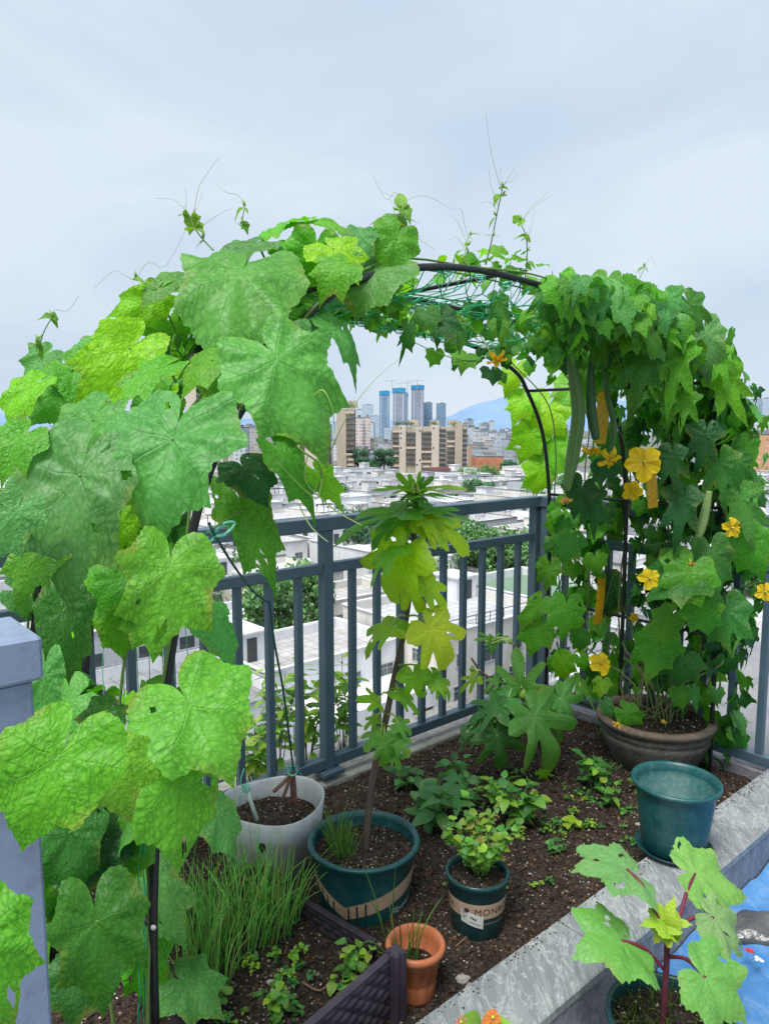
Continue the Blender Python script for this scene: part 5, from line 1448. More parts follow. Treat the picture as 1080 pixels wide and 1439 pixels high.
# ------------------------------------------------------------ left luffa vine
_U = U
def U(px, py, y): return _U(px, py, y - .10)
lv = empty('luffa_vine', 'big leaved bright green luffa vine smothering the left side of the arch', 'luffa vine', T(-1.1, -1.15, 0)); rel = Rel(lv)
LF = [ # jx, jy, tx, ty, dj, dt, width, colour, up, side, droop, twist
 (338, 384, 290, 478, 1.80, 1.62, 1.02, CB, .55, -.1, .30, .2),
 (388, 508, 474, 640, 1.52, 1.46, .98, CB, .40, .1, .35, .25),
 (298, 505, 236, 550, 1.62, 1.56, 1.0, CL, .55, -.1, .25, 0),
 (242, 616, 176, 782, 1.38, 1.26, 1.06, CB, .45, -.05, .32, .1),
 (112, 668, 42, 884, 1.34, 1.22, .72, CB, .42, -.15, .40, .2),
 (237, 800, 219, 936, 1.28, 1.20, 1.02, CL, .35, 0, .30, 0),
 (267, 992, 340, 1104, 1.19, 1.10, 1.12, CL, .35, -.1, .25, .1),
 (247, 1078, 266, 1242, 1.17, 1.10, .82, CL, .30, .1, .30, 0),
 (152, 1068, 196, 1158, .96, .92, 1.25, CL, .50, 0, .25, 0),
 (82, 1064, 4, 1226, .86, .80, .95, CL, .45, 0, .30, .1),
 (-40, 1330, 40, 1480, .72, .70, .95, CL, .50, 0, .30, 0),
 (135, 1296, 150, 1452, 1.44, 1.36, .95, CD, .25, 0, .25, 0),
 (98, 1170, 112, 1300, 1.50, 1.44, .72, CD, .25, 0, .30, 0),
 (205, 1248, 290, 1336, 1.84, 1.78, .90, CB, .45, .1, .30, 0),
 (262, 1384, 322, 1430, 1.84, 1.78, 1.1, CB, .50, 0, .2, 0),
 (305, 1146, 340, 1206, 1.60, 1.56, .9, CB, .45, .1, .25, 0),
 (90, 858, 100, 972, 1.52, 1.46, .60, CD, .30, -.1, .35, .2),
 (62, 950, 56, 1052, 1.46, 1.42, .60, CB, .30, -.1, .30, 0),
 (150, 1000, 96, 1042, 1.55, 1.48, .9, CD, .55, 0, .3, 0),
 (290, 868, 350, 938, 1.55, 1.50, .60, CB, .45, .2, .5, .4),
 (345, 716, 410, 842, 1.80, 1.72, .55, CM, .10, .4, .35, .35),
 (345, 660, 380, 705, 1.76, 1.70, .95, CV, .25, .1, .35, 0),
 (400, 640, 462, 726, 1.66, 1.60, .55, CM, .30, .3, .35, .3),
 (450, 668, 486, 714, 1.64, 1.60, .62, CY, .35, .2, .3, 0),
 (392, 598, 444, 600, 1.72, 1.66, .72, CL, .65, 0, .35, 0),
 (182, 490, 92, 578, 1.70, 1.60, .72, CY, .15, -.3, .25, .2),
 (222, 518, 142, 560, 1.62, 1.52, .62, CL, .70, 0, .25, 0),
 (218, 418, 146, 440, 1.95, 1.88, .62, CY, .25, -.2, .30, 0),
 (62, 500, 22, 532, 1.85, 1.80, .95, CB, .60, 0, .25, 0),
 (136, 486, 78, 516, 1.80, 1.74, .85, CB, .65, 0, .25, 0),
 (44, 545, -6, 592, 1.62, 1.55, .80, CY, .45, -.2, .3, 0),
 (75, 556, 36, 590, 1.70, 1.64, 1.0, CM, .5, 0, .3, 0),
 (130, 590, 52, 686, 1.48, 1.40, .80, CB, .5, -.1, .3, .2),
 (56, 664, 2, 740, 1.42, 1.34, .80, CB, .50, -.1, .3, 0),
 (408, 312, 336, 334, 2.10, 2.0, .60, CL, .72, -.1, .25, 0),
 (432, 312, 508, 306, 2.12, 2.05, .62, CL, .60, .1, .25, 0),
 (452, 350, 532, 372, 2.05, 1.98, .75, CB, .75, .1, .25, 0),
 (530, 385, 480, 442, 1.98, 1.88, 1.08, CB, .65, 0, .3, 0),
 (352, 345, 296, 372, 1.95, 1.86, .80, CB, .75, 0, .25, 0),
 (246, 394, 184, 418, 1.92, 1.84, .68, CB, .72, -.1, .25, 0),
 (392, 440, 450, 452, 1.98, 1.92, .80, CM, .2, 0, .3, 0),
 (470, 462, 538, 534, 1.85, 1.80, .48, CB, .55, .3, .45, .4),
 (512, 334, 576, 376, 2.20, 2.12, .75, CB, .65, .2, .3, 0),
 (30, 620, -20, 690, 1.36, 1.30, .8, CL, .5, -.1, .3, 0),
 (60, 770, 6, 850, 1.32, 1.26, .9, CM, .4, -.1, .3, 0),
 (20, 720, -30, 800, 1.24, 1.2, .9, CB, .4, -.1, .3, 0),
 (100, 520, 150, 575, 1.72, 1.68, .85, CM, .4, 0, .3, 0),
 (150, 1180, 90, 1290, 1.56, 1.50, .8, CV, .3, 0, .3, 0),
 (110, 1370, 92, 1470, 1.50, 1.44, .85, CD, .3, 0, .3, 0),
 (200, 1340, 215, 1450, 1.84, 1.78, .75, CM, .3, .1, .3, 0),
 (400, 350, 440, 385, 2.0, 1.94, .9, CL, .7, 0, .3, 0),
 (300, 420, 262, 470, 1.9, 1.84, .9, CM, .5, 0, .3, 0),
 (430, 480, 400, 540, 1.74, 1.7, .9, CD, .4, 0, .3, 0),
]
def arch_point(l, q, off):
    (p, z), (tp, tz) = hoop_len(l)
    nx, nz = -tz, tp            # outward from the tunnel on the left side
    return T(p + nx * off, q, z + nz * off), (E1 * nx + UPW * nz), (E1 * tp + UPW * tz)
for (jx, jy, tx, ty, dj, dt, w_, col, up, side, dr, tw) in LF:
    P = U(jx, jy, dj)
    # petiole starts on the vine behind the leaf
    A = P + Vector((rg.uniform(-.04, .04), rg.uniform(.08, .16), rg.uniform(-.10, -.02)))
    px_leaf(rel, 'leaf', 'luffa' if rg.random() < .6 else 'luffa_b', M['luffa'], jx, jy, tx, ty, dj, dt, w_ * .86, col, up + rg.uniform(-.12, .12), side + rg.uniform(-.15, .15), dr, rg.uniform(.04, .20), .075, 144, 10, tw, rg.uniform(0, .15), A, .0026, szk=.90, wk=.95, holes=rg.choice((0, 0, 1, 1, 2, 3)), rim=.7)
# stems along the hoops
for q, o in ((-1.06, .016), (-.60, .018), (-.155, .016), (-.9, .03)):
    pts = []
    for k in range(13):
        l = .02 + .50 * k / 12
        v, n_, t_ = arch_point(l, q + .02 * math.sin(k * 1.9 + q * 9), o + .012 * math.sin(k * 2.3))
        pts.append(v)
    vine_stem(rel, pts, .0045)
# fill foliage
mb = MB()
def fill_leaf(mb, l, q, off, sz, cols, kind='luffa_b', hang=.6, spokes=26, rings=4):
    v, n_, t_ = arch_point(l, q, off)
    pj = proj(v)
    if 250 < pj[0] < 362 and 560 < pj[1] < 980 and q < -.8: return v
    if 120 < pj[0] < 350 and 860 < pj[1] < 1010 and rg.random() < .6: return v
    if pj[0] > 575 and pj[1] < 410: return v
    dn = (Vector((rg.gauss(0, .45), rg.gauss(0, .45), -hang)) + n_ * .25)
    nn_ = n_ * .8 + UPW * .5 + Vector((rg.gauss(0, .4), rg.gauss(-.15, .4), rg.gauss(0, .25)))
    add_leaf(mb, kind, v, dn, nn_, sz, rg.uniform(.75, 1.05), rg.uniform(.2, .55), rg.uniform(0, .2), .06, jit(rg.choice(cols), .25, rg), spokes, rings, rg, rg.gauss(0, .25), 0, rg.uniform(0, .2))
    return v
for i in range(300):
    l = rg.uniform(.10, .46); q = rg.uniform(-1.06, -.04)
    if l < .16 and rg.random() < .5: continue
    sz = rg.uniform(.055, .115)
    v = fill_leaf(mb, l, q, rg.uniform(-.03, .07), sz, [CM, CD, CM, CL, CB, CY])
for i in range(34):
    l = rg.uniform(.02, .12); q = rg.uniform(-.6, -.04)
    fill_leaf(mb, l, q, rg.uniform(-.02, .12), rg.uniform(.06, .12), [CM, CD, CM, CL])
for i in range(26):     # thin side shoots on the crest towards the bare part
    l = rg.uniform(.44, .56); q = rg.uniform(-.7, 0)
    fill_leaf(mb, l, q, rg.uniform(-.05, .05), rg.uniform(.05, .10), [CM, CL, CY, CD])
rel.build(mb, 'foliage', M['luffa'])
# medium leaves on the near face of the canopy
for i in range(52):
    l = rg.uniform(.17, .47); q = rg.uniform(-1.14, -.7)
    v, n_, t_ = arch_point(l, q, rg.uniform(.03, .11)); pj = proj(v)
    if 245 < pj[0] < 365 and 560 < pj[1] < 980: continue
    if pj[0] > 560 or pj[0] < -30 or pj[1] > 900: continue
    mb = MB(); sz = rg.uniform(.075, .115); dn = Vector((rg.gauss(0, .5), rg.gauss(-.2, .3), -.8)) + n_ * .3
    nn_ = (CAM - v).normalized() * .55 + UPW * .5 + Vector((rg.gauss(0, .35), 0, rg.gauss(0, .2)))
    add_leaf(mb, rg.choice(('luffa', 'luffa_b')), v, dn, nn_, sz, rg.uniform(.75, .95), rg.uniform(.2, .6), rg.uniform(.05, .25), .08, jit(rg.choice((CB, CL, CM, CB, CL, CY)), .15, rg), 144, 9, rg, rg.gauss(0, .2), 0, rg.uniform(0, .25),   .15, .006, rg.choice((0, 0, 1, 2)), .6)
    A = v + Vector((rg.uniform(-.03, .03), rg.uniform(.05, .1), rg.uniform(-.06, 0)))
    mb.tube(catmull([A, (A + v) / 2 + Vector((0, 0, .015)), v], 4), [.0024] * 9, 6, 1, (.16, .32, .06))
    rel.build(mb, 'leaf', [M['luffa'], M['stem']])
# shoots and tendrils rising above the arch
def shoot(rel, pts, d, r_=.0022, buds=3, tend=2, name='shoot', col=(.22, .40, .09), lsz=.035):
    P = [U(a, b, d + c) for a, b, c in [(p + (0,))[:3] for p in pts]]
    mb = MB(); cp_ = catmull(P, 5); n_ = len(cp_)
    mb.tube(cp_, [r_ * (1 - .55 * i / n_) for i in range(n_)], 6, 1, col)
    for k in range(buds):
        v = cp_[int(n_ * (.35 + .6 * k / max(1, buds - 1))) - 1]
        for m in range(2):
            add_leaf(mb, rg.choice(('ovate', 'lance', 'luffa')), v, (rg.uniform(-1, 1), rg.uniform(-.6, .3), rg.uniform(-.5, .9)), (rg.gauss(0, .4), -.5, .9), lsz * rg.uniform(.5, 1.3), .9, rg.uniform(.3, .8), .5, .06, jit((.22, .45, .07), .2, rg), 22, 3, rg)
        # bud
        b0 = v + Vector((rg.uniform(-.008, .008), 0, .004)); b1 = b0 + Vector((rg.uniform(-.008, .008), 0, .016))
        mb.tube([b0, b0.lerp(b1, .4), b1], [.0015, .0042, .0012], 6, 1, (.24, .40, .10))
    o = rel.build(mb, name, [M['luffa'], M['stem']])
    for k in range(tend):
        v = cp_[int(n_ * rg.uniform(.45, .95))]
        a = rg.uniform(-1, 1); l_ = rg.uniform(.03, .08)
        tendril(rel, [v, v + Vector((a * .4, rg.uniform(-.2, .2), .55)) * l_, v + Vector((a, rg.uniform(-.3, .3), .8 + rg.uniform(-.5, .5))) * l_, v + Vector((a * 1.5, 0, .7 + rg.uniform(-.6, .7))) * l_ * 1.2], .0008, (.34, .42, .16))
    return o
shoot(rel, [(300, 352), (284, 335), (272, 318), (268, 305)], 1.92, .0022, 3, 3)
tendril(rel, [U(270, 306, 1.92), U(274, 290, 1.92), U(280, 262, 1.92), U(294, 240, 1.92), U(309, 220, 1.92)], .0009, (.34, .40, .20))
tendril(rel, [U(270, 312, 1.92), U(262, 296, 1.92), U(262, 270, 1.92), U(258, 262, 1.92)], .0007, (.34, .40, .20))
tendril(rel, [U(284, 318, 1.92), U(300, 306, 1.92), U(318, 296, 1.92), U(326, 294, 1.92)], .0007, (.34, .40, .20))
shoot(rel, [(340, 322), (341, 306), (344, 290)], 2.0, .002, 2, 1)
shoot(rel, [(54, 500), (58, 478), (64, 462), (74, 446)], 1.8, .002, 2, 1)
shoot(rel, [(236, 412), (206, 398), (184, 392)], 1.9, .0016, 2, 1); tendril(rel, [U(184, 392, 1.9), U(170, 384, 1.9), U(158, 382, 1.9), U(132, 406, 1.9)], .0007, (.34, .40, .20))
shoot(rel, [(538, 386), (546, 350), (552, 322), (560, 304), (566, 292)], 2.1, .0028, 3, 3, lsz=.06)
tendril(rel, [U(562, 300, 2.1), U(574, 280, 2.1), U(600, 276, 2.1), U(634, 294, 2.1)], .0008, (.34, .42, .16))
tendril(rel, [U(560, 314, 2.1), U(580, 330, 2.1), U(600, 344, 2.1), U(612, 352, 2.1)], .0008, (.34, .42, .16))
# long pale tendrils at the hanging shoot
tendril(rel, [U(462, 640, 1.6), U(480, 600, 1.6), U(500, 566, 1.6), U(530, 530, 1.6), U(560, 505, 1.62)], .0012, (.30, .44, .14))
tendril(rel, [U(420, 590, 1.55), U(432, 570, 1.55), U(452, 548, 1.52), U(466, 572, 1.52), U(470, 606, 1.54), U(470, 612, 1.54)], .0016, (.34, .52, .12))
tendril(rel, [U(452, 672, 1.62), U(446, 700, 1.6), U(430, 690, 1.58), U(400, 660, 1.58), U(385, 640, 1.58)], .0018, (.42, .56, .16))
tendril(rel, [U(440, 690, 1.6), U(460, 708, 1.6), U(478, 722, 1.6), U(508, 738, 1.6)], .0020, (.48, .60, .22))
tendril(rel, [U(420, 708, 1.58), U(426, 722, 1.58), U(440, 744, 1.58), U(461, 762, 1.58)], .0020, (.52, .62, .30))
tendril(rel, [U(432, 640, 1.6), U(428, 670, 1.6), U(440, 690, 1.6), U(446, 680, 1.6)], .0014, (.42, .56, .16))
vine_stem(rel, [U(392, 600, 1.72), U(420, 630, 1.68), U(446, 650, 1.64), U(452, 672, 1.62), U(444, 690, 1.62)], .0028)
vine_stem(rel, [U(300, 742, 1.66), U(322, 728, 1.72), U(345, 716, 1.8)], .003)
# little flower low at the left vine
# ------------------------------------------------------------ right luffa vine
rv = empty('luffa_vine', 'dark drooping luffa vine with gourds and yellow flowers covering the right side of the arch', 'luffa vine', (RB.x, RB.y, .2)); rel = Rel(rv)
base = Vector((RB.x, RB.y, .205))
for k, (q, le, dx, dy) in enumerate(((-.60, .52, .0, 0), (-1.0, .55, .03, -.03), (-.82, .62, -.03, .02), (-.2, .60, -.05, .04), (-.4, .55, .02, .05), (-1.06, .70, .05, .0))):
    pts = [base + Vector((dx * 1.5, dy * 1.5, -.01)), base + Vector((dx * 2 + rg.uniform(-.03, .03), dy * 2, .14))]
    for m in range(9):
        l = .97 - (.97 - le) * (m + 1) / 9 - .02
        if m == 0: l = .90
        v, n_, t_ = arch_point(l, q + .03 * math.sin(m * 1.7 + k), rg.uniform(-.02, .03))
        pts.append(v)
    vine_stem(rel, pts, .0045, col=(.16, .24, .08) if k % 2 else (.20, .19, .10))
# tangled bare stems near the bowl
mb = MB()
for k in range(26):
    a = base + Vector((rg.gauss(0, .06), rg.gauss(0, .06), 0)); b_ = base + Vector((rg.gauss(.02, .16), rg.gauss(0, .12), rg.uniform(.15, .5)))
    m_ = (a + b_) / 2 + Vector((rg.gauss(0, .05), rg.gauss(0, .05), rg.gauss(0, .04)))
    mb.tube(catmull([a, m_, b_], 5), [.0026] * 6 + [.0014] * 5, 5, 0, rg.choice(((.16, .26, .06), (.24, .22, .12), (.10, .17, .05))))
for k in range(30):
    v = U(rg.uniform(740, 1040), rg.uniform(720, 960), rg.uniform(3.2, 3.9)); e_ = v + Vector((rg.gauss(0, .1), rg.gauss(0, .06), rg.gauss(0, .12)))
    m_ = (v + e_) / 2 + Vector((rg.gauss(0, .04), 0, rg.gauss(0, .05)))
    mb.tube(catmull([v, m_, e_], 5), [.0018] * 11, 5, 0, rg.choice(((.13, .22, .05), (.09, .14, .05))))
o_ = rel.build(mb, 'twining_stems', M['stem']); o_['kind'] = 'stuff'

def hang_leaf(mb, v, n_, sz, col, kind, hang=1.0, spokes=26, rings=4, w_=None, spread=.35):
    tip = Vector((rg.gauss(0, spread), rg.gauss(-.1, spread), -hang)) + n_ * rg.uniform(.0, .35)
    nn_ = n_ * .55 + Vector((0, -.6, .30)) + Vector((rg.gauss(0, .5), rg.gauss(0, .4), rg.gauss(0, .3)))
    add_leaf(mb, kind, v, tip, nn_, sz * (1.15 if kind == 'lobed' else 1), w_ or (rg.uniform(.5, .85) if kind == 'lobed' else rg.uniform(.75, 1.05)), rg.uniform(.1, .5), rg.uniform(-.05, .25), .07, jit(col, .2, rg), spokes, rings, rg, rg.gauss(0, .4), 0, rg.uniform(-.1, .35))

# large hanging leaves placed by hand: jx, jy, tx, ty, depth, width, kind, colour
RL = [(812, 405, 800, 452, 2.75, .9, 'luffa', CB), (828, 412, 815, 505, 2.75, .55, 'lobed', CM), (872, 420, 892, 545, 2.78, .62, 'lobed', CM), (908, 428, 930, 520, 2.80, .62, 'lobed', CL), (850, 398, 835, 440, 2.75, .9, 'luffa', CM),
      (940, 420, 975, 478, 2.82, .75, 'lobed', CB), (968, 428, 1012, 500, 2.85, .62, 'lobed', CD), (935, 470, 945, 545, 2.80, .6, 'lobed', CM), (950, 500, 930, 600, 2.78, .62, 'lobed', CL), (965, 560, 950, 610, 2.80, .7, 'lobed', CM),
      (1010, 500, 1034, 560, 2.85, .7, 'lobed', CL), (1018, 530, 1052, 612, 2.88, .62, 'lobed', CL), (905, 500, 885, 602, 2.80, .6, 'lobed', CD), (858, 430, 862, 520, 2.78, .5, 'lobed', CM), (990, 470, 1000, 540, 2.85, .7, 'luffa', CB),
      (735, 560, 716, 600, 4.05, .85, 'luffa', CY), (770, 575, 752, 640, 4.05, .95, 'luffa', CY), (745, 610, 732, 658, 4.05, .9, 'luffa', CY), (722, 520, 706, 560, 4.05, .7, 'luffa', CY), (760, 660, 752, 712, 4.05, .8, 'luffa', CY), (805, 540, 790, 590, 4.05, .9, 'luffa', CL), (775, 625, 768, 690, 4.05, .8, 'luffa', CL),
      (790, 470, 800, 500, 2.9, .8, 'luffa', CD), (762, 450, 755, 480, 2.85, .8, 'luffa', CD), (700, 420, 704, 476, 2.45, .5, 'lobed', CD), (640, 458, 652, 488, 2.4, .7, 'luffa', CD), (620, 450, 640, 480, 2.35, .8, 'luffa', CV), (600, 440, 615, 470, 2.35, .8, 'luffa', CD), (573, 460, 565, 512, 2.3, .35, 'lobed', CD), (655, 500, 648, 520, 2.5, .9, 'luffa', CL), (700, 455, 712, 490, 2.55, .7, 'luffa', CM),
      (945, 640, 950, 712, 2.80, .6, 'lobed', CV), (990, 610, 975, 690, 2.86, .62, 'lobed', CV), (1010, 650, 1015, 740, 2.90, .6, 'lobed', CD), (1040, 700, 1062, 790, 2.95, .62, 'lobed', CB), (1050, 760, 1078, 830, 3.0, .7, 'luffa', CM), (1035, 650, 1046, 720, 2.95, .6, 'lobed', CD),
      (960, 700, 945, 790, 2.82, .6, 'lobed', CV), (880, 700, 868, 770, 3.7, .6, 'lobed', CV), (830, 700, 838, 772, 2.95, .55, 'lobed', CV), (815, 690, 800, 740, 2.95, .8, 'luffa', CV), (850, 660, 842, 700, 2.95, .8, 'luffa', CV), (870, 620, 880, 690, 3.7, .7, 'luffa', CV), (800, 760, 790, 800, 3.1, .9, 'luffa', CD),
      (960, 800, 900, 845, 2.85, .95, 'luffa', CD), (968, 805, 940, 870, 2.82, .95, 'luffa', CM), (1000, 780, 1010, 850, 2.88, .8, 'luffa', CD), (870, 830, 850, 880, 3.75, 1.0, 'luffa', CV), (985, 860, 1000, 912, 2.9, .9, 'luffa', CM), (1020, 860, 1030, 930, 2.95, .8, 'luffa', CD), (1000, 900, 985, 950, 3.45, .9, 'luffa', CM),
      (795, 855, 792, 908, 3.15, .95, 'luffa', CM), (760, 880, 742, 930, 3.3, .95, 'luffa', CM), (790, 930, 800, 965, 3.4, .9, 'luffa', CY), (845, 960, 840, 985, 3.5, .9, 'luffa', CY), (770, 800, 762, 840, 3.4, .8, 'luffa', CM), (755, 850, 728, 888, 3.3, .55, 'luffa', CL), (700, 930, 722, 985, 3.1, .0, '', CM),
      (925, 905, 905, 960, 3.15, 1.0, 'luffa', CM), (960, 930, 950, 975, 3.15, 1.05, 'luffa', CD), (990, 935, 1005, 990, 3.45, .8, 'luffa', CL), (940, 870, 920, 910, 3.0, .95, 'luffa', CM), (895, 930, 890, 985, 3.75, .9, 'luffa', CM), (870, 900, 880, 930, 3.8, .8, 'luffa', CD), (955, 975, 965, 1005, 3.2, .9, 'luffa', CM), (880, 1002, 910, 1030, 3.3, .8, 'luffa', CM), (850, 990, 862, 1012, 3.35, .8, 'luffa', CB)]
for (jx, jy, tx, ty, d, w_, kind, col) in RL:
    if not kind: continue
    px_leaf(rel, 'leaf', kind, M['luffa'], jx, jy, tx, ty, d + .02, d - rg.uniform(0, .05), w_, col, rg.uniform(.15, .45), rg.uniform(-.25, .25), rg.uniform(.1, .4), rg.uniform(.0, .2), .06, 64, 6, rg.gauss(0, .3), rg.uniform(0, .3), szk=.88, wk=.92, holes=rg.choice((0, 0, 1, 2)), rim=.4)
# fill foliage on the right wall and shoulder
mb = MB(); placed = 0
for i in range(2100):
    l = rg.uniform(.50, .985); q = rg.uniform(-1.18, -.1)
    wgt = .25 + .75 * min(1, max(0, (-q - .40) / .45))
    if l > .93: wgt *= .28
    elif l > .86: wgt *= .6
    if rg.random() > wgt: continue
    off = rg.uniform(-.04, .13) + (.05 if l < .72 else 0) * rg.random() if l > .66 else rg.uniform(-.10, .02)
    v, n_, t_ = arch_point(l, q, off)
    px, py, dd = proj(v)
    if px < 835 and 520 < py < 760 and rg.random() < .75: continue
    if px < 770 and py > 540: continue
    if px < 690 or (l < .60 and px < 765): continue
    if px < 800 and 490 < py < 720: continue
    if abs(px - 874) < 17 and 600 < py < 985 and q < -.5: continue
    up_ = l < .74
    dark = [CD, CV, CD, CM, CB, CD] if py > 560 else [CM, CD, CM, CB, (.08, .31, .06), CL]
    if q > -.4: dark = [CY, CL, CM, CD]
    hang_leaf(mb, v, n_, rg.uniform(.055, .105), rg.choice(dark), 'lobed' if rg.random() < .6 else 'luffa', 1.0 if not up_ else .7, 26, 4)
    placed += 1
for i in range(190):     # leaves folded over the near hoop at the shoulder
    l = rg.uniform(.47, .76); q = rg.uniform(-1.18, -.98)
    v, n_, t_ = arch_point(l, q, rg.uniform(.01, .05) if l > .66 else rg.uniform(-.02, .012)); pj = proj(v)
    if pj[0] < 785: continue
    tip = Vector((rg.gauss(0, .3), rg.gauss(-.35, .2), -.9)); nn_ = n_ * .6 + Vector((0, -.7, .3)) + Vector((rg.gauss(0, .4), rg.gauss(0, .3), 0))
    add_leaf(mb, 'lobed' if rg.random() < .65 else 'luffa', v, tip, nn_, rg.uniform(.07, .15), rg.uniform(.45, .8), rg.uniform(.2, .6), rg.uniform(0, .3), .07, jit(rg.choice([CM, CM, CB, (.08, .31, .06), CL, CD]), .2, rg), 30, 5, rg, rg.gauss(0, .4), 0, rg.uniform(0, .35))
for i in range(70):     # underside of the crest between the hoops
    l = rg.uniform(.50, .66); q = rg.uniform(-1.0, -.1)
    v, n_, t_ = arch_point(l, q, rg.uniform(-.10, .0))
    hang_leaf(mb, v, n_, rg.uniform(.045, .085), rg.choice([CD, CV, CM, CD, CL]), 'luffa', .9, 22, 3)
for i in range(60):     # top of the crest, small upright young leaves
    l = rg.uniform(.43, .60); q = rg.uniform(-.40, -.05)
    v, n_, t_ = arch_point(l, q, rg.uniform(.0, .07))
    add_leaf(mb, 'luffa', v, (rg.gauss(0, 1), rg.gauss(0, .7), rg.uniform(-.6, .8)), (rg.gauss(0, .5), -.6, .9), rg.uniform(.04, .085), .9, .3, .15, .05, jit(rg.choice([CL, CY, CM, CL]), .2, rg), 24, 3, rg)
for i in range(34):     # young leaves standing above the bare crest
    v = U(rg.uniform(618, 772), rg.uniform(352, 402), rg.uniform(2.55, 2.8))
    add_leaf(mb, rg.choice(('luffa', 'lobed', 'ovate')), v, (rg.gauss(0, .8), rg.gauss(0, .5), rg.uniform(-.7, .9)), (rg.gauss(0, .5), -.5, .9), rg.uniform(.035, .075), .85, .4, .2, .05, jit(rg.choice([CL, CY, CM, CL]), .2, rg), 24, 3, rg)
for i in range(58):     # leaves inside the tunnel between the middle and far hoop
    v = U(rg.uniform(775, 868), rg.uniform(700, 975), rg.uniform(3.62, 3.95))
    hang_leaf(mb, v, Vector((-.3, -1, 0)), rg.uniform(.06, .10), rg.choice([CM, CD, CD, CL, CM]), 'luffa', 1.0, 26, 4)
for i in range(190):    # outer fringe beyond the near right leg
    z = rg.uniform(.45, 1.75); p = 1.36 + rg.uniform(.0, .36) * (1 if z < 1.5 else .5); q = rg.uniform(-1.15, -.65)
    hang_leaf(mb, T(p, q, z), (E1 * .7 - E2 * .6), rg.uniform(.055, .10), rg.choice([CD, CV, CB, CD, CM]), 'lobed' if rg.random() < .6 else 'luffa', 1.0, 26, 4)
rel.build(mb, 'foliage', M['luffa'])
# young shoots above the crest
shoot(rel, [(682, 372), (690, 340), (697, 305), (704, 272), (706, 262)], 2.5, .0024, 4, 3, col=(.12, .17, .07))
tendril(rel, [U(704, 268, 2.5), U(696, 240, 2.5), U(688, 205, 2.5), U(682, 156, 2.5)], .0009, (.26, .28, .16)); tendril(rel, [U(700, 290, 2.5), U(690, 262, 2.5), U(686, 235, 2.5)], .0008, (.26, .28, .16)); tendril(rel, [U(706, 262, 2.5), U(716, 246, 2.5), U(724, 234, 2.5)], .0008, (.26, .28, .16))
shoot(rel, [(736, 402), (740, 360), (738, 330), (727, 308)], 2.55, .0022, 3, 3, col=(.12, .17, .07))
shoot(rel, [(650, 376), (654, 352), (658, 330)], 2.45, .002, 3, 3); shoot(rel, [(892, 408), (898, 392), (906, 374)], 2.8, .0016, 2, 2); shoot(rel, [(775, 400), (775, 390), (776, 380)], 2.6, .0018, 1, 0, col=(.06, .09, .05)); shoot(rel, [(843, 398), (842, 385), (841, 378)], 2.7, .0015, 1, 0)
tendril(rel, [U(680, 500, 2.5), U(664, 506, 2.5), U(640, 504, 2.5), U(610, 494, 2.5), U(575, 478, 2.4)], .0028, (.18, .36, .09), 'stem'); tendril(rel, [U(690, 498, 2.5), U(672, 470, 2.5), U(640, 440, 2.45)], .0022, (.40, .52, .14), 'stem')
# gourds
def gourd(pts, d, rads, col, label=None):
    P = [U(a, b, d) for a, b in pts]; cp_ = catmull(P, 6); n_ = len(cp_)
    rr = np.interp(np.linspace(0, 1, n_), np.linspace(0, 1, len(rads)), rads)
    mb = MB(); vs = []; cc = []; sides = 30; fs = []
    for i, v in enumerate(cp_):
        t = (cp_[min(i + 1, n_ - 1)] - cp_[max(i - 1, 0)]).normalized(); a = Vector((1, 0, 0)); a = (a - t * a.dot(t)).normalized(); b = t.cross(a)
        for k in range(sides):
            th = 2 * math.pi * k / sides; rib_ = 1 + .05 * math.cos(10 * th)
            vs.append(v + (a * math.cos(th) + b * math.sin(th)) * rr[i] * rib_)
            s_ = .72 if math.cos(10 * th) > .6 else 1.0
            cc.append(tuple(x * s_ for x in col))
    for i in range(n_ - 1):
        for k in range(sides): fs.append((i * sides + k, i * sides + (k + 1) % sides, (i + 1) * sides + (k + 1) % sides, (i + 1) * sides + k))
    fs += [tuple(reversed(range(sides))), tuple(range((n_ - 1) * sides, n_ * sides))]
    mb.add(vs, fs, 0, cc)
    o = rel.build(mb, 'gourd', M['gourd'])
    if label: o['label'] = label
M['gourd'] = col_mat('gourd_skin', .45)
gourd([(800, 500), (806, 530), (812, 580), (806, 630), (798, 676), (797, 690)], 2.95, [.012, .021, .025, .026, .025, .016, .008], (.13, .25, .07), 'longest pale green gourd')
gourd([(831, 500), (829, 540), (831, 580), (836, 612), (837, 618)], 2.95, [.010, .015, .018, .018, .015, .008], (.05, .14, .05), 'dark green curved gourd')
gourd([(850, 520), (853, 555), (861, 590), (861, 620), (857, 640)], 2.95, [.006, .010, .012, .012, .011, .006], (.07, .17, .045), 'thin curved young gourd')
gourd([(996, 690), (990, 720), (984, 745), (980, 756)], 2.86, [.010, .015, .017, .014, .008], (.20, .31, .10), 'pale gourd half hidden by leaves')
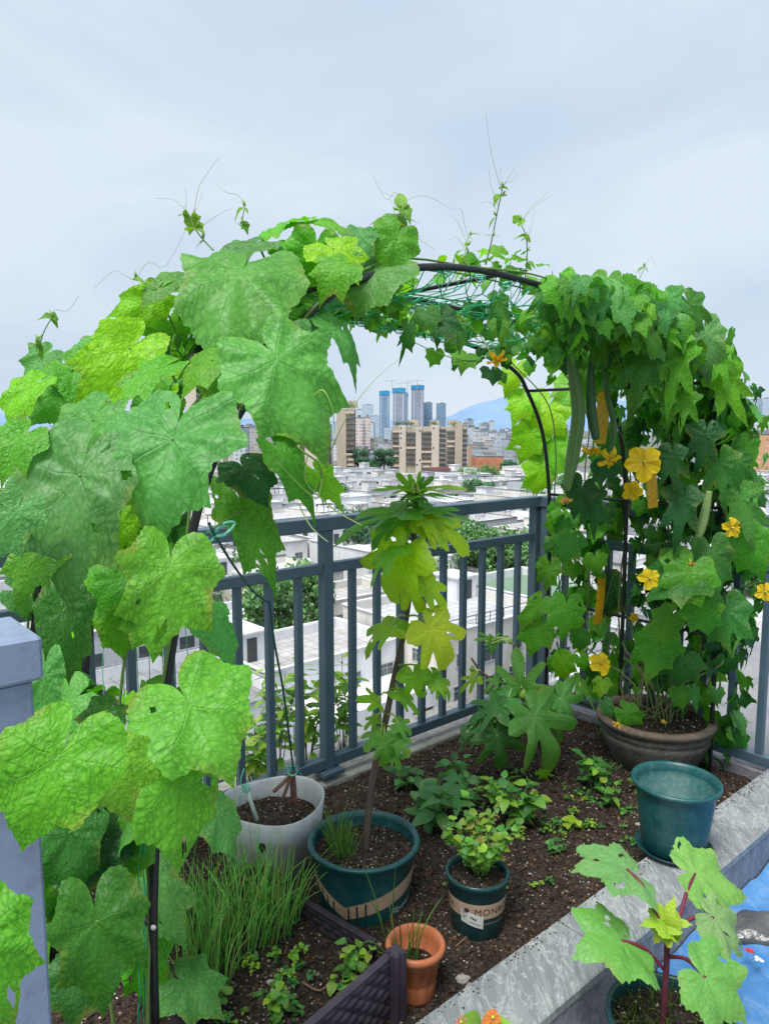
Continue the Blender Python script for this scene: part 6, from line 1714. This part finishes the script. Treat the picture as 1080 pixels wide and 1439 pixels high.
# flowers
def flower(c, nrm, sz, openk=1.0, col=(.90, .68, .015), wilt=0.0):
    z = Vector(nrm).normalized(); x = z.orthogonal().normalized(); y = z.cross(x); c = Vector(c)
    mb = MB(); ph = rg.uniform(0, 6); vs = [c - z * sz * .12]; cc = [tuple(q_ * .7 for q_ in col)]; fs = []
    ns, nr = 60, 7; a1, a2, a3 = (rg.uniform(0, 6) for _ in range(3))
    for i in range(1, nr + 1):
        t = i / nr
        for k in range(ns):
            th = 2 * math.pi * k / ns; pet = abs(math.cos(2.5 * (th - ph)))
            rr = sz * t * (.66 + .34 * pet ** .6) if wilt == 0 else sz * t * (.34 + .66 * pet ** 2.2)
            rr *= openk ** (t * .6) * (1 + .07 * math.sin(3 * th + a1))
            lift = sz * (.10 + .55 * (1 - openk)) * t - sz * .22 * t * t * (pet ** 2) + sz * .11 * t * t * math.sin(13 * th + a2) + sz * .06 * t * math.sin(4 * th + a3) + sz * .10 * (1 - pet) * t
            lift += wilt * sz * 1.5 * t - (wilt > .1) * sz * .35 * t ** 3
            vs.append(c + (x * math.cos(th) + y * math.sin(th)) * rr + z * (lift - sz * .1))
            sh = .70 + .30 * t - .10 * (1 - pet); cc.append((col[0] * sh, col[1] * sh * (.92 + .08 * t), col[2]))
    for k in range(ns): fs.append((0, 1 + k, 1 + (k + 1) % ns))
    for i in range(nr - 1):
        for k in range(ns):
            q0 = 1 + i * ns + k; q1 = 1 + i * ns + (k + 1) % ns; fs.append((q0, q0 + ns, q1 + ns, q1))
    mb.add(vs, fs, 0, cc)
    mb.tube([c - z * sz * .55, c - z * sz * .2, c], [.003, .004, .005], 6, 1, (.2, .32, .08))
    mb.tube([c, c + z * sz * .18, c + z * sz * .26], [.003, .0045, .002], 6, 1, (.70, .52, .03))
    return rel.build(mb, 'flower', [M['petal'], M['stem']])
for (px, py, d, nrm, sz, ok, wl, col) in ((904, 650, 2.86, (-.15, -1, .25), .055, 1.0, 0, (.92, .68, .02)), (857, 645, 2.9, (.2, -.8, -.35), .042, .9, .2, (.90, .64, .02)), (833, 630, 2.92, (-.1, -.35, -1), .046, .8, .35, (.88, .60, .02)), (793, 698, 2.94, (.1, -.3, -1), .034, .5, .4, (.80, .52, .12)), (912, 813, 2.86, (.1, -1, .35), .034, 1.0, 0, (.90, .68, .015)), (843, 932, 3.3, (.1, -.8, .55), .042, 1.0, 0, (.90, .68, .015)), (1028, 742, 2.92, (.2, -.9, .1), .034, .9, 0, (.88, .64, .02)), (970, 790, 2.82, (0, -.6, -.6), .022, .6, .4, (.55, .42, .06)), (697, 503, 2.5, (.2, -.6, -.6), .036, .7, .3, (.88, .58, .03)), (1074, 832, 3.0, (-.2, -1, .2), .03, 1, 0, (.88, .64, .02)), (888, 690, 3.0, (-.1, -1, -.1), .035, .9, 0, (.8, .6, .01)), (867, 1018, 3.22, (0, -.4, 1), .022, .8, .2, (.8, .5, .02)), (932, 1014, 3.25, (.2, -.4, 1), .014, .8, .2, (.8, .55, .03)), (890, 868, 3.4, (.2, -1, .2), .022, .8, 0, (.8, .5, .02))):
    flower(U(px, py, d - .10), nrm, sz * 1.22, ok, col, wl)

U = _U
# ------------------------------------------------------------ fig sapling
fs_ = empty('fig_sapling', 'slender fig sapling with sparse yellow green lobed leaves in the big teal pot', 'fig sapling', (BP.x, BP.y, .165)); rel = Rel(fs_)
d_ = 2.44
tr_ = [(514, 1198, 2.30), (516, 1160, 2.30), (523, 1095, 2.30), (540, 1020, 2.30), (554, 950, 2.30), (569, 880, 2.31), (577, 810, 2.31), (582, 745, 2.32), (583, 700, 2.32), (583, 682, 2.32)]
mb = MB(); tp2 = catmull([U(*a) for a in tr_], 5); n_ = len(tp2)
mb.tube(tp2, [.0125 * (1 - .45 * i / n_) * (1 + .06 * math.sin(i * 2.1)) for i in range(n_)], 9)
rel.build(mb, 'trunk', M['bark'])
FY = (.34, .57, .012); FG = (.12, .36, .04); FB = (.105, .33, .07); FM_ = (.22, .48, .02)
FL = [(558, 774, 500, 800, 2.20, .8, FM_, .75, -.1, .4), (596, 730, 634, 762, 2.24, .7, FY, .45, .1, .3), (562, 780, 520, 858, 2.22, 1.15, FY, .25, -.1, .35), (575, 818, 602, 876, 2.28, .72, FY, .2, .1, .3), (598, 822, 642, 856, 2.26, .72, FY, .45, .1, .3), (604, 884, 652, 942, 2.20, 1.05, FY, .35, .1, .35), (548, 882, 492, 900, 2.22, .8, FM_, .6, -.1, .5), (566, 880, 560, 900, 2.28, .8, FM_, .4, 0, .3),
      (582, 950, 596, 994, 2.24, .95, FM_, .25, 0, .4), (615, 958, 652, 978, 2.24, .7, FM_, .5, 0, .5), (530, 985, 508, 975, 2.24, .8, FM_, .4, 0, .3), (610, 950, 628, 985, 2.26, .6, FM_, .4, .2, .3),
      (562, 718, 466, 742, 2.26, .50, FG, .81, -.1, .2), (560, 730, 506, 762, 2.24, .45, FG, .55, -.1, .35), (600, 716, 660, 722, 2.26, .48, FG, .81, .1, .2), (606, 735, 678, 764, 2.26, .72, FY, .55, .1, .3), (598, 740, 612, 768, 2.24, .7, FY, .3, 0, .3), (570, 742, 558, 766, 2.28, .6, FM_, .3, 0, .3),
      (578, 690, 530, 680, 2.26, .42, FM_, .88, 0, .1), (588, 690, 648, 676, 2.28, .40, FM_, .88, 0, .05), (590, 696, 650, 693, 2.24, .38, FG, .88, 0, .1), (580, 690, 556, 664, 2.30, .55, FG, .3, -.1, -.1), (585, 690, 590, 660, 2.32, .5, FM_, .3, 0, -.1), (588, 690, 608, 668, 2.32, .5, FG, .3, .1, -.1), (581, 696, 556, 708, 2.24, .6, FB, .7, 0, .3), (588, 698, 606, 714, 2.24, .6, FB, .7, 0, .3),
      (560, 1018, 588, 1026, 2.22, 1.0, FG, .55, .2, .3), (535, 1030, 508, 1048, 2.22, .9, FG, .5, -.1, .3), (540, 1045, 546, 1088, 2.18, .9, FG, .4, 0, .4), (556, 1040, 580, 1060, 2.20, .85, FG, .5, .1, .3), (528, 1010, 508, 1020, 2.26, .8, FM_, .5, 0, .3), (560, 975, 596, 1000, 2.28, .55, FM_, .5, 0, .3), (552, 1060, 566, 1082, 2.22, .8, FG, .5, 0, .3)]
for (jx, jy, tx, ty, d, w_, col, up, side, dr) in FL:
    P = U(jx, jy, d); A = min(tp2, key=lambda v: (v - P).length + .25 * abs(v.z - P.z))
    px_leaf(rel, 'leaf', 'fig', M['fig'], jx, jy, tx, ty, d, d - rg.uniform(.0, .06), w_, col, up + rg.uniform(-.1, .1), side + rg.uniform(-.2, .2), dr + rg.uniform(0, .2), rg.uniform(.02, .2), .07, 104, 8, rg.gauss(0, .25), .1, A, .0028, (.34, .44, .10), szk=.92, wk=.80, holes=rg.choice((0, 1, 2)), rim=.5, pucker=.004) if not (up > .8 and abs(tx - jx) > 35) else px_leaf(rel, 'leaf', 'fig2', M['fig'], jx, jy, tx, ty, d, d - .03, w_ * 1.2, col, up, side, .12, .10, .05, 104, 8, rg.gauss(0, .15), .1, A, .0028, (.34, .44, .10), szk=1.06, rim=.3, pucker=.004)
# ------------------------------------------------------------ fig bush
fb = empty('fig_bush', 'low fig bush with broad dark lobed leaves and small green figs by the railing corner', 'fig bush', G(761, 1092, 0)); rel = Rel(fb)
b0 = G(761, 1092, 0)
mb = MB(); br = []
for pts in ([b0, U(758, 1050, 3.22), U(750, 1010, 3.16), U(738, 985, 3.12), U(728, 940, 3.14), U(722, 905, 3.18)], [U(757, 1045, 3.22), U(772, 1010, 3.25), U(795, 985, 3.25), U(816, 966, 3.25)], [U(740, 988, 3.12), U(715, 965, 3.15), U(680, 948, 3.2), U(662, 925, 3.25)], [U(755, 1040, 3.2), U(730, 1020, 3.15), U(700, 1010, 3.1), U(680, 1015, 3.08)]):
    c_ = catmull(pts, 5); br += c_; mb.tube(c_, [.010 * (1 - .55 * i / len(c_)) for i in range(len(c_))], 8)
rel.build(mb, 'trunk', M['bark'])
for (jx, jy, tx, ty, d, w_, col, up, side, dr) in ((732, 967, 724, 914, 3.10, .95, FB, .45, 0, .1), (714, 980, 664, 988, 3.06, .9, FB, .6, -.1, .3), (697, 993, 640, 1006, 3.02, .85, (.05, .19, .04), .6, -.1, .3), (698, 1034, 714, 1094, 2.98, 1.0, (.045, .19, .04), .3, 0, .3), (750, 1006, 808, 1086, 2.98, .85, FB, .5, .1, .3), (788, 982, 826, 1028, 3.10, .95, FB, .5, .1, .4), (672, 1022, 634, 1046, 3.02, .75, (.06, .2, .05), .5, -.1, .3), (814, 965, 856, 994, 3.2, .62, FG, .6, .1, .2), (702, 1008, 690, 1060, 3.04, .8, (.04, .16, .04), .3, 0, .3), (725, 1010, 730, 1060, 3.04, .9, (.04, .16, .04), .3, 0, .3), (690, 900, 672, 892, 3.22, .7, FG, .5, 0, .3), (695, 900, 712, 890, 3.22, .7, FG, .5, 0, .3), (690, 905, 690, 922, 3.2, .8, FG, .3, 0, .3), (655, 1030, 650, 1056, 3.0, .6, (.05, .18, .05), .3, 0, .3), (775, 1010, 800, 1050, 3.12, .7, (.05, .17, .04), .4, 0, .3), (746, 985, 790, 990, 3.1, .8, FB, .6, .1, .3), (700, 955, 680, 962, 3.15, .7, FG, .6, 0, .4), (668, 952, 640, 968, 3.2, .6, FM_, .5, 0, .4), (764, 1085, 770, 1105, 3.1, .9, FM_, .6, 0, .3)):
    P = U(jx, jy, d); A = min(br, key=lambda v: (v - P).length)
    px_leaf(rel, 'leaf', 'fig2', M['fig'], jx, jy, tx, ty, d, d - rg.uniform(.0, .05), w_, col, up + rg.uniform(-.1, .1), side + rg.uniform(-.15, .15), dr + .1, rg.uniform(.03, .15), .07, 104, 8, rg.gauss(0, .2), .1, A, .0034, (.42, .52, .16), szk=.95, wk=.95, holes=rg.choice((0, 0, 1)), rim=.3, pucker=.004)
for (px, py, r_) in ((735, 977, .019), (744, 992, .018), (724, 991, .016), (717, 902, .012), (663, 940, .012)):
    v = U(px, py, 3.05 if py > 950 else 3.16); mb = MB()
    mb.lathe([(0, -r_ * 1.0), (r_ * .35, -r_ * .95), (r_ * .8, -r_ * .6), (r_, 0), (r_ * .85, r_ * .5), (r_ * .4, r_ * 1.1), (r_ * .16, r_ * 1.45), (.001, r_ * 1.5)], v, 20, 0, (.22, .36, .05)); rel.build(mb, 'fig', M['gourd'])

# ------------------------------------------------------------ okra
ok = empty('okra_plant', 'okra plant with red stems and pale five lobed leaves at the bottom right', 'okra plant', (OP.x, OP.y, .08)); rel = Rel(ok)
RD = (.16, .022, .045)
mb = MB(); sp3 = catmull([Vector((OP.x - .02, OP.y, .075)), U(933, 1400, 1.66), U(936, 1350, 1.66), U(936, 1318, 1.66), U(934, 1302, 1.66)], 5)
mb.tube(sp3, [.0085 * (1 - .35 * i / len(sp3)) for i in range(len(sp3))], 9, 0, (.10, .022, .035)); rel.build(mb, 'stem', M['stem'])
OL = (.20, .42, .12); OK2 = (.145, .38, .07)
for (jx, jy, tx, ty, dj, dt, w_, col, up, side, dr, A) in ((880, 1222, 806, 1202, 1.74, 1.72, .95, OL, .86, 0, .25, (925, 1290)), (976, 1228, 1052, 1250, 1.78, 1.78, 1.0, OL, .65, -.3, .15, (950, 1305)), (1002, 1290, 1062, 1334, 1.66, 1.62, .95, OL, .7, .1, .35, (945, 1310)), (872, 1322, 806, 1326, 1.66, 1.60, 1.0, OK2, .55, -.1, .25, (932, 1362)), (990, 1374, 1066, 1440, 1.52, 1.46, 1.05, OK2, .62, 0, .2, (938, 1345))):
    o = px_leaf(rel, 'leaf', 'okra', M['okra'], jx, jy, tx, ty, dj, dt, w_, col, up, side, dr, .10, .055, 80, 8, rg.gauss(0, .15), .05, U(A[0], A[1], 1.66), .0040, RD, szk=.93, holes=3, rim=.4, pucker=.005)
for (tx, ty, w_) in ((908, 1288, .8), (965, 1290, .8), (915, 1322, .85), (950, 1326, .85), (938, 1272, .7)):
    px_leaf(rel, 'leaf', 'okra', M['okra'], 935, 1300, tx, ty, 1.65, 1.63, w_, (.36, .52, .05), .6, 0, .35, .12, .05, 60, 5)
def ground_sprigs(mb, c, r_, n, h, col, kind='ovate', lsz=.02):
    for k in range(n):
        a = rg.uniform(0, 6.3); rr = r_ * math.sqrt(rg.random()); b_ = Vector((c[0] + rr * math.cos(a), c[1] + rr * math.sin(a), c[2]))
        t = b_ + Vector((rg.gauss(0, .25), rg.gauss(0, .25), 1)).normalized() * h * rg.uniform(.4, 1)
        mb.tube([b_, (b_ + t) / 2, t], [.0011, .0009, .0007], 4, 1, (.16, .28, .06))
        for m in range(rg.choice((3, 4, 5, 6))):
            p_ = b_.lerp(t, rg.uniform(.4, 1)); add_leaf(mb, kind, p_, (rg.gauss(0, 1), rg.gauss(0, 1), rg.uniform(0, .6)), (rg.gauss(0, .3), rg.gauss(0, .3), 1), lsz * rg.uniform(.6, 1.2), 1, .3, .2, .02, jit(col, .3, rg), rings=1, rng=rg)
mb = MB()
for k in range(170):
    a = rg.uniform(0, 6.3); rr = .125 * math.sqrt(rg.random()); b_ = Vector((OP.x + rr * math.cos(a), OP.y + rr * math.sin(a), .087)); t = b_ + Vector((rg.gauss(0, .02), rg.gauss(0, .02), rg.uniform(.01, .05)))
    mb.tube([b_, (b_ + t) / 2 + Vector((0, 0, .004)), t], [.0012, .0010, .0004], 4, 0, jit((.18, .26, .06), .4, rg))
tag(mb.build('weed_tufts', M['blade']), 'short weedy green tufts over the soil of the okra pot', 'weeds', kind='stuff')

# ------------------------------------------------------------ chives
def blade(mb, b_, lean, h, r_, col, bend=.3):
    b_ = Vector(b_); dr = Vector((lean[0], lean[1], 0))
    pts = [b_ + Vector((0, 0, 1)) * h * t * (1 - .18 * bend * t * t) + dr * h * (t * .35 + bend * t ** 3 * .55) for t in (0, .25, .5, .72, .88, 1.0)]
    mb.tube(pts, [r_, r_, r_ * .9, r_ * .75, r_ * .5, r_ * .12], 5, 0, col, cap=False)
def clump(name, label, spots, n, hgt, spread, r_=.0017, cols=((.12, .32, .05), (.19, .42, .09), (.08, .24, .05)), cat='chives', yellow=.08):
    """each spot becomes a tuft (a child) of the clump"""
    c0 = spots[0]; rt = empty(name, label, cat, c0); rl = Rel(rt)
    for s_ in spots:
        mb = MB()
        for k in range(n):
            a = rg.uniform(0, 6.3); rr = spread * math.sqrt(rg.random())
            ln = Vector((math.cos(a), math.sin(a))) * rg.uniform(.1, .9)
            c_ = rg.choice(cols) if rg.random() > yellow else (.36, .30, .12)
            blade(mb, (s_[0] + rr * math.cos(a), s_[1] + rr * math.sin(a), s_[2] - .01), ln, hgt * rg.uniform(.55, 1.1), r_ * rg.uniform(.8, 1.2), jit(c_, .2, rg), rg.uniform(.1, .9))
        rl.build(mb, 'blades', M['blade'])
    return rt
sp4 = []
for (px, py) in ((262, 1388), (300, 1382), (290, 1350), (330, 1345), (350, 1330), (316, 1318), (372, 1318), (392, 1306), (270, 1330), (340, 1300), (400, 1290), (300, 1290), (362, 1285), (255, 1300)):
    v = G(px, py, 0); sp4.append((v.x, v.y, 0))
clump('chive_clump', 'dense clump of thin green chives in the bed beside the near arch leg', sp4, 30, .28, .05, .0017, ((.30, .64, .16), (.40, .70, .24), (.20, .52, .11)))
v = BP; clump('chive_clump', 'short upright tuft of chives inside the big teal pot', [(v.x - .085, v.y + .0, .165), (v.x - .060, v.y - .04, .165), (v.x - .095, v.y + .05, .165)], 42, .125, .028, .0012, ((.16, .36, .06), (.22, .44, .10)))
clump('chive_clump', 'few long chive blades growing in the terracotta coloured pot', [(TP.x - .01, TP.y, .085), (TP.x - .035, TP.y + .02, .085)], 9, .18, .02, .0014)
rt = empty('chive_clump', 'loose spring onion blades leaning up between the woven border and the big teal pot', 'chives', G(540, 1330, .05)); rl = Rel(rt); mb = MB()
for (x1, y1) in ((508, 1214), (556, 1216), (566, 1300), (470, 1340), (518, 1262), (500, 1330), (590, 1330)):
    a = G(548, 1345, .03); b_ = U(x1, y1, a.y + rg.uniform(-.05, .05)); m_ = a.lerp(b_, .55) + Vector((0, 0, .03))
    mb.tube(catmull([a, m_, b_], 5), [.0018] * 6 + [.0015, .0012, .0009, .0006, .0003], 5, 0, jit((.13, .34, .06), .2, rg))
rl.build(mb, 'blades', M['blade'])

# ------------------------------------------------------------ leafy herbs and seedlings
def herb(name, label, cat, base, hgt, spread, nst, nlv, lsz, kind, cols, group=None, stemcol=(.15, .28, .06), up=.5, rings=2, wd=1.0):
    b0 = Vector(base); rt = empty(name, label, cat, b0, 0, group); rl = Rel(rt)
    sm = MB(); lm_ = MB()
    for k in range(nst):
        a = 6.283 * k / nst + rg.uniform(-.5, .5)
        e_ = b0 + Vector((math.cos(a) * spread * rg.uniform(.4, 1), math.sin(a) * spread * rg.uniform(.4, 1), hgt * rg.uniform(.65, 1.05)))
        st_ = b0 + Vector((math.cos(a), math.sin(a), 0)) * .012
        c_ = catmull([st_, st_.lerp(e_, .5) + Vector((0, 0, hgt * .10)), e_], 5)
        sm.tube(c_, [max(.0008, .0026 * (1 - .6 * i / len(c_))) for i in range(len(c_))], 6, 0, stemcol)
        for m in range(nlv):
            t = .25 + .75 * (m + rg.random()) / nlv; i = min(len(c_) - 1, int(t * (len(c_) - 1))); v = c_[i]
            an = m * 2.4 + k; o_ = Vector((math.cos(an), math.sin(an), rg.uniform(-.25, .7) if t < .9 else rg.uniform(.2, 1.2)))
            add_leaf(lm_, kind, v, o_, UPW + Vector((rg.gauss(0, .3), rg.gauss(-.2, .3), 0)), lsz * rg.uniform(.65, 1.15), wd, rg.uniform(.15, .5), rg.uniform(.1, .35), .03, jit(rg.choice(cols), .25, rg), rings=rings, rng=rg)
    rl.build(sm, 'stem', M['stem']); rl.build(lm_, 'foliage', M['herb'])
    return rt
HL_ = [(.22, .44, .05), (.15, .36, .05), (.28, .46, .04), (.10, .28, .05)]
HD_ = [(.06, .22, .05), (.09, .28, .06), (.05, .18, .045)]
herb('potted_herb', 'small leafy light green herb bush growing in the small lettered teal pot', 'herb', (SP.x + .012, SP.y + .01, .16), .20, .135, 17, 11, .032, 'broad', HL_ + HL_ + [(.34, .34, .08)])
for (px, py, h, sp__, n1_, n2_, ls, kd, cols, lab) in (
    (728, 1160, .20, .12, 8, 8, .062, 'ovate', HD_ + HL_[:2], 'pepper seedling with pointed leaves behind the small lettered pot'),
    (700, 1135, .12, .07, 6, 6, .05, 'ovate', HL_[:2], 'light green seedling under the broad fig bush leaves'),
    (606, 1150, .15, .09, 5, 3, .11, 'ovate', [(.055, .21, .06), (.09, .28, .07)], 'broad leaved dark plant just behind the big teal pot'),
    (640, 1100, .11, .08, 5, 4, .065, 'ovate', HD_, 'dark leafy seedling near the ledge behind the teal pots'),
    (570, 1110, .11, .07, 4, 4, .07, 'ovate', HD_, 'leafy seedling behind the fig trunk by the ledge'),
    (835, 1110, .16, .10, 7, 6, .06, 'ovate', HD_ + HL_[:1], 'pepper seedling with drooping leaves in front of the round stone pot'),
    (858, 1130, .08, .05, 4, 4, .045, 'broad', HL_, 'small bright seedling left of the tall empty teal pot'),
    (800, 1165, .05, .03, 3, 3, .045, 'broad', [(.34, .50, .04)], 'tiny yellow green sprout alone in the middle of the soil'),
    (846, 1230, .04, .03, 3, 3, .035, 'broad', [(.30, .48, .05)], 'tiny sprout beside the stone kerb under the okra leaf'),
    (500, 1370, .10, .05, 5, 4, .035, 'broad', HL_, 'bright sprouts against the inner side of the woven border'),
    (392, 1425, .08, .05, 5, 5, .032, 'broad', HL_, 'pale green sprout at the bottom of the bed left of the woven border'),
    (655, 1130, .10, .08, 5, 4, .06, 'ovate', HD_, 'low dark seedling between the teal pots and the fig bush'),
    (780, 1200, .05, .05, 4, 3, .03, 'broad', HD_, 'sparse small weed in the open soil right of the pepper seedling'),
    (900, 1112, .07, .05, 4, 4, .04, 'broad', HL_, 'bright weed at the foot of the round stone pot'),
    (480, 1390, .05, .05, 4, 3, .035, 'broad', HL_, 'low weed sprouts in the soil by the woven border'),
    (290, 1420, .08, .06, 5, 4, .035, 'broad', HL_, 'bright weeds behind the near arch leg at the bottom left'),
    (345, 1238, .10, .08, 6, 4, .04, 'broad', HD_, 'weedy greens between the chive clump and the cloudy tub')):
    herb('seedling', lab, 'seedling', G(px, py, 0), h, sp__, n1_, n2_, ls, kd, cols, 'seedlings in the soil bed')
herb('seedling', 'loose plant with long curved strap leaves right behind the big teal pot', 'seedling', G(610, 1160, 0), .16, .11, 6, 3, .13, 'lance', [(.06, .23, .06), (.09, .28, .07)], 'seedlings in the soil bed', rings=4, wd=1.25)
# low weeds: nobody could count them
mb = MB()
for k in range(90):
    px, py = rg.choice(((rg.uniform(250, 500), rg.uniform(1290, 1439)), (rg.uniform(620, 860), rg.uniform(1090, 1260)), (rg.uniform(700, 900), rg.uniform(1080, 1180)), (rg.uniform(240, 420), rg.uniform(1340, 1439))))
    v = G(px, py, 0); p_, q_ = to_pq(v)
    if not (-1.15 < q_ < -.06): continue
    ground_sprigs(mb, (v.x, v.y, 0), rg.uniform(.01, .05), rg.randrange(2, 7), rg.uniform(.012, .04), rg.choice(HL_ + HD_), 'broad', rg.uniform(.010, .02))
tag(mb.build('low_weeds', [M['herb'], M['stem']]), 'tiny weed sprouts scattered over the dark soil of the bed', 'weeds', kind='stuff')
# dry twigs
for (pts, lab) in ((((612, 1312), (650, 1300), (690, 1296), (700, 1270)), 'thin dry twig lying on the soil right of the small lettered pot'), (((640, 1330), (668, 1308), (705, 1300)), 'dry stem on the soil in front of the small lettered pot'), (((424, 1380), (450, 1392), (470, 1370)), 'pale dry twig by the woven border on the left bed')):
    mb = MB(); P = [G(a, b, .012) for a, b in pts]; mb.tube(catmull(P, 5), .003, 5, 0, (.20, .13, .08)); tag(mb.build('dry_twig', M['stem']), lab, 'twig')
for (px, py, s, lab) in ((650, 1378, .02, 'small grey stone on the soil near the kerb'), (662, 1388, .016, 'brown stone chip by the kerb in the soil'), (380, 1382, .012, 'small grey pebble on the soil near the chives'), (897, 1160, .014, 'pale pebble at the left of the saucer')):
    v = G(px, py, 0); lump('stone', lab, 'stone', (v.x, v.y, .004), s, s * .7, s * .5, lm, px)
# marigold like orange flower at the bottom edge
rt = empty('flower_plant', 'orange and pink blossom with green leaves at the bottom centre edge', 'flower', U(690, 1450, 1.62)); rel = Rel(rt)
flower(U(692, 1430, 1.60), (0, -.5, .9), .020, 1.0, (.85, .30, .06)); flower(U(684, 1434, 1.61), (-.4, -.5, .8), .016, .9, (.85, .34, .10)); flower(U(648, 1436, 1.6), (-.3, -.6, .7), .014, .9, (.75, .30, .28))
mb = MB()
for (tx, ty) in ((662, 1432), (668, 1442), (710, 1440), (655, 1446)): 
    a = U(680, 1450, 1.62); b_ = U(tx, ty, 1.6); add_leaf(mb, 'broad', a, b_ - a, (0, -.4, 1), (b_ - a).length * 1.3, 1, .2, .1, .02, jit((.22, .42, .05), .2, rg), rings=2, rng=rg)
mb.tube([U(690, 1436, 1.61), U(688, 1460, 1.62), G(690, 1520, .1)], .002, 6, 1, (.14, .26, .06))
rel.build(mb, 'foliage', [M['herb'], M['stem']])
herb('sprout', 'two leaf bright green sprout in front of the corner post of the woven border', 'seedling', U(574, 1440, 1.86), .05, .035, 3, 3, .055, 'broad', [(.20, .42, .04)])
# shrub on the ledge outside the railing
for (px, py, d, h, lab) in ((392, 1090, 3.2, .48, 'upright lance leaved shrub outside the railing, left clump'), (432, 1080, 3.25, .50, 'upright lance leaved shrub outside the railing just left of the tall post'), (482, 1070, 3.4, .46, 'upright lance leaved shrub outside the railing right of the tall post'), (355, 1100, 3.1, .25, 'low leafy shrub outside the railing behind the cloudy tub')):
    v = U(px, py, d); v = Vector((v.x, v.y, 0)); 
    p_, q_ = to_pq(v); v = T(p_, max(.16, q_), v.z + .0)
    herb('outer_shrub', lab, 'shrub', v, h, .12, 6, 16, .085, 'lance', [(.26, .46, .05), (.20, .42, .05), (.32, .50, .06), (.12, .30, .05)], 'shrubs outside the railing', (.14, .09, .06), rings=2, wd=1.1)
# planter trough carrying the outer shrubs
tr = empty('outer_trough', 'narrow grey concrete planting trough outside the railing holding the lance leaved shrubs', 'planter', T(-.3, .23, -.4)); rel = Rel(tr)
mb = MB(); mb.bbox(T(-.3, .235, -.12), 3.0, .22, .20, .01, M=RZ); rel.build(mb, 'trough_body', lm, False)
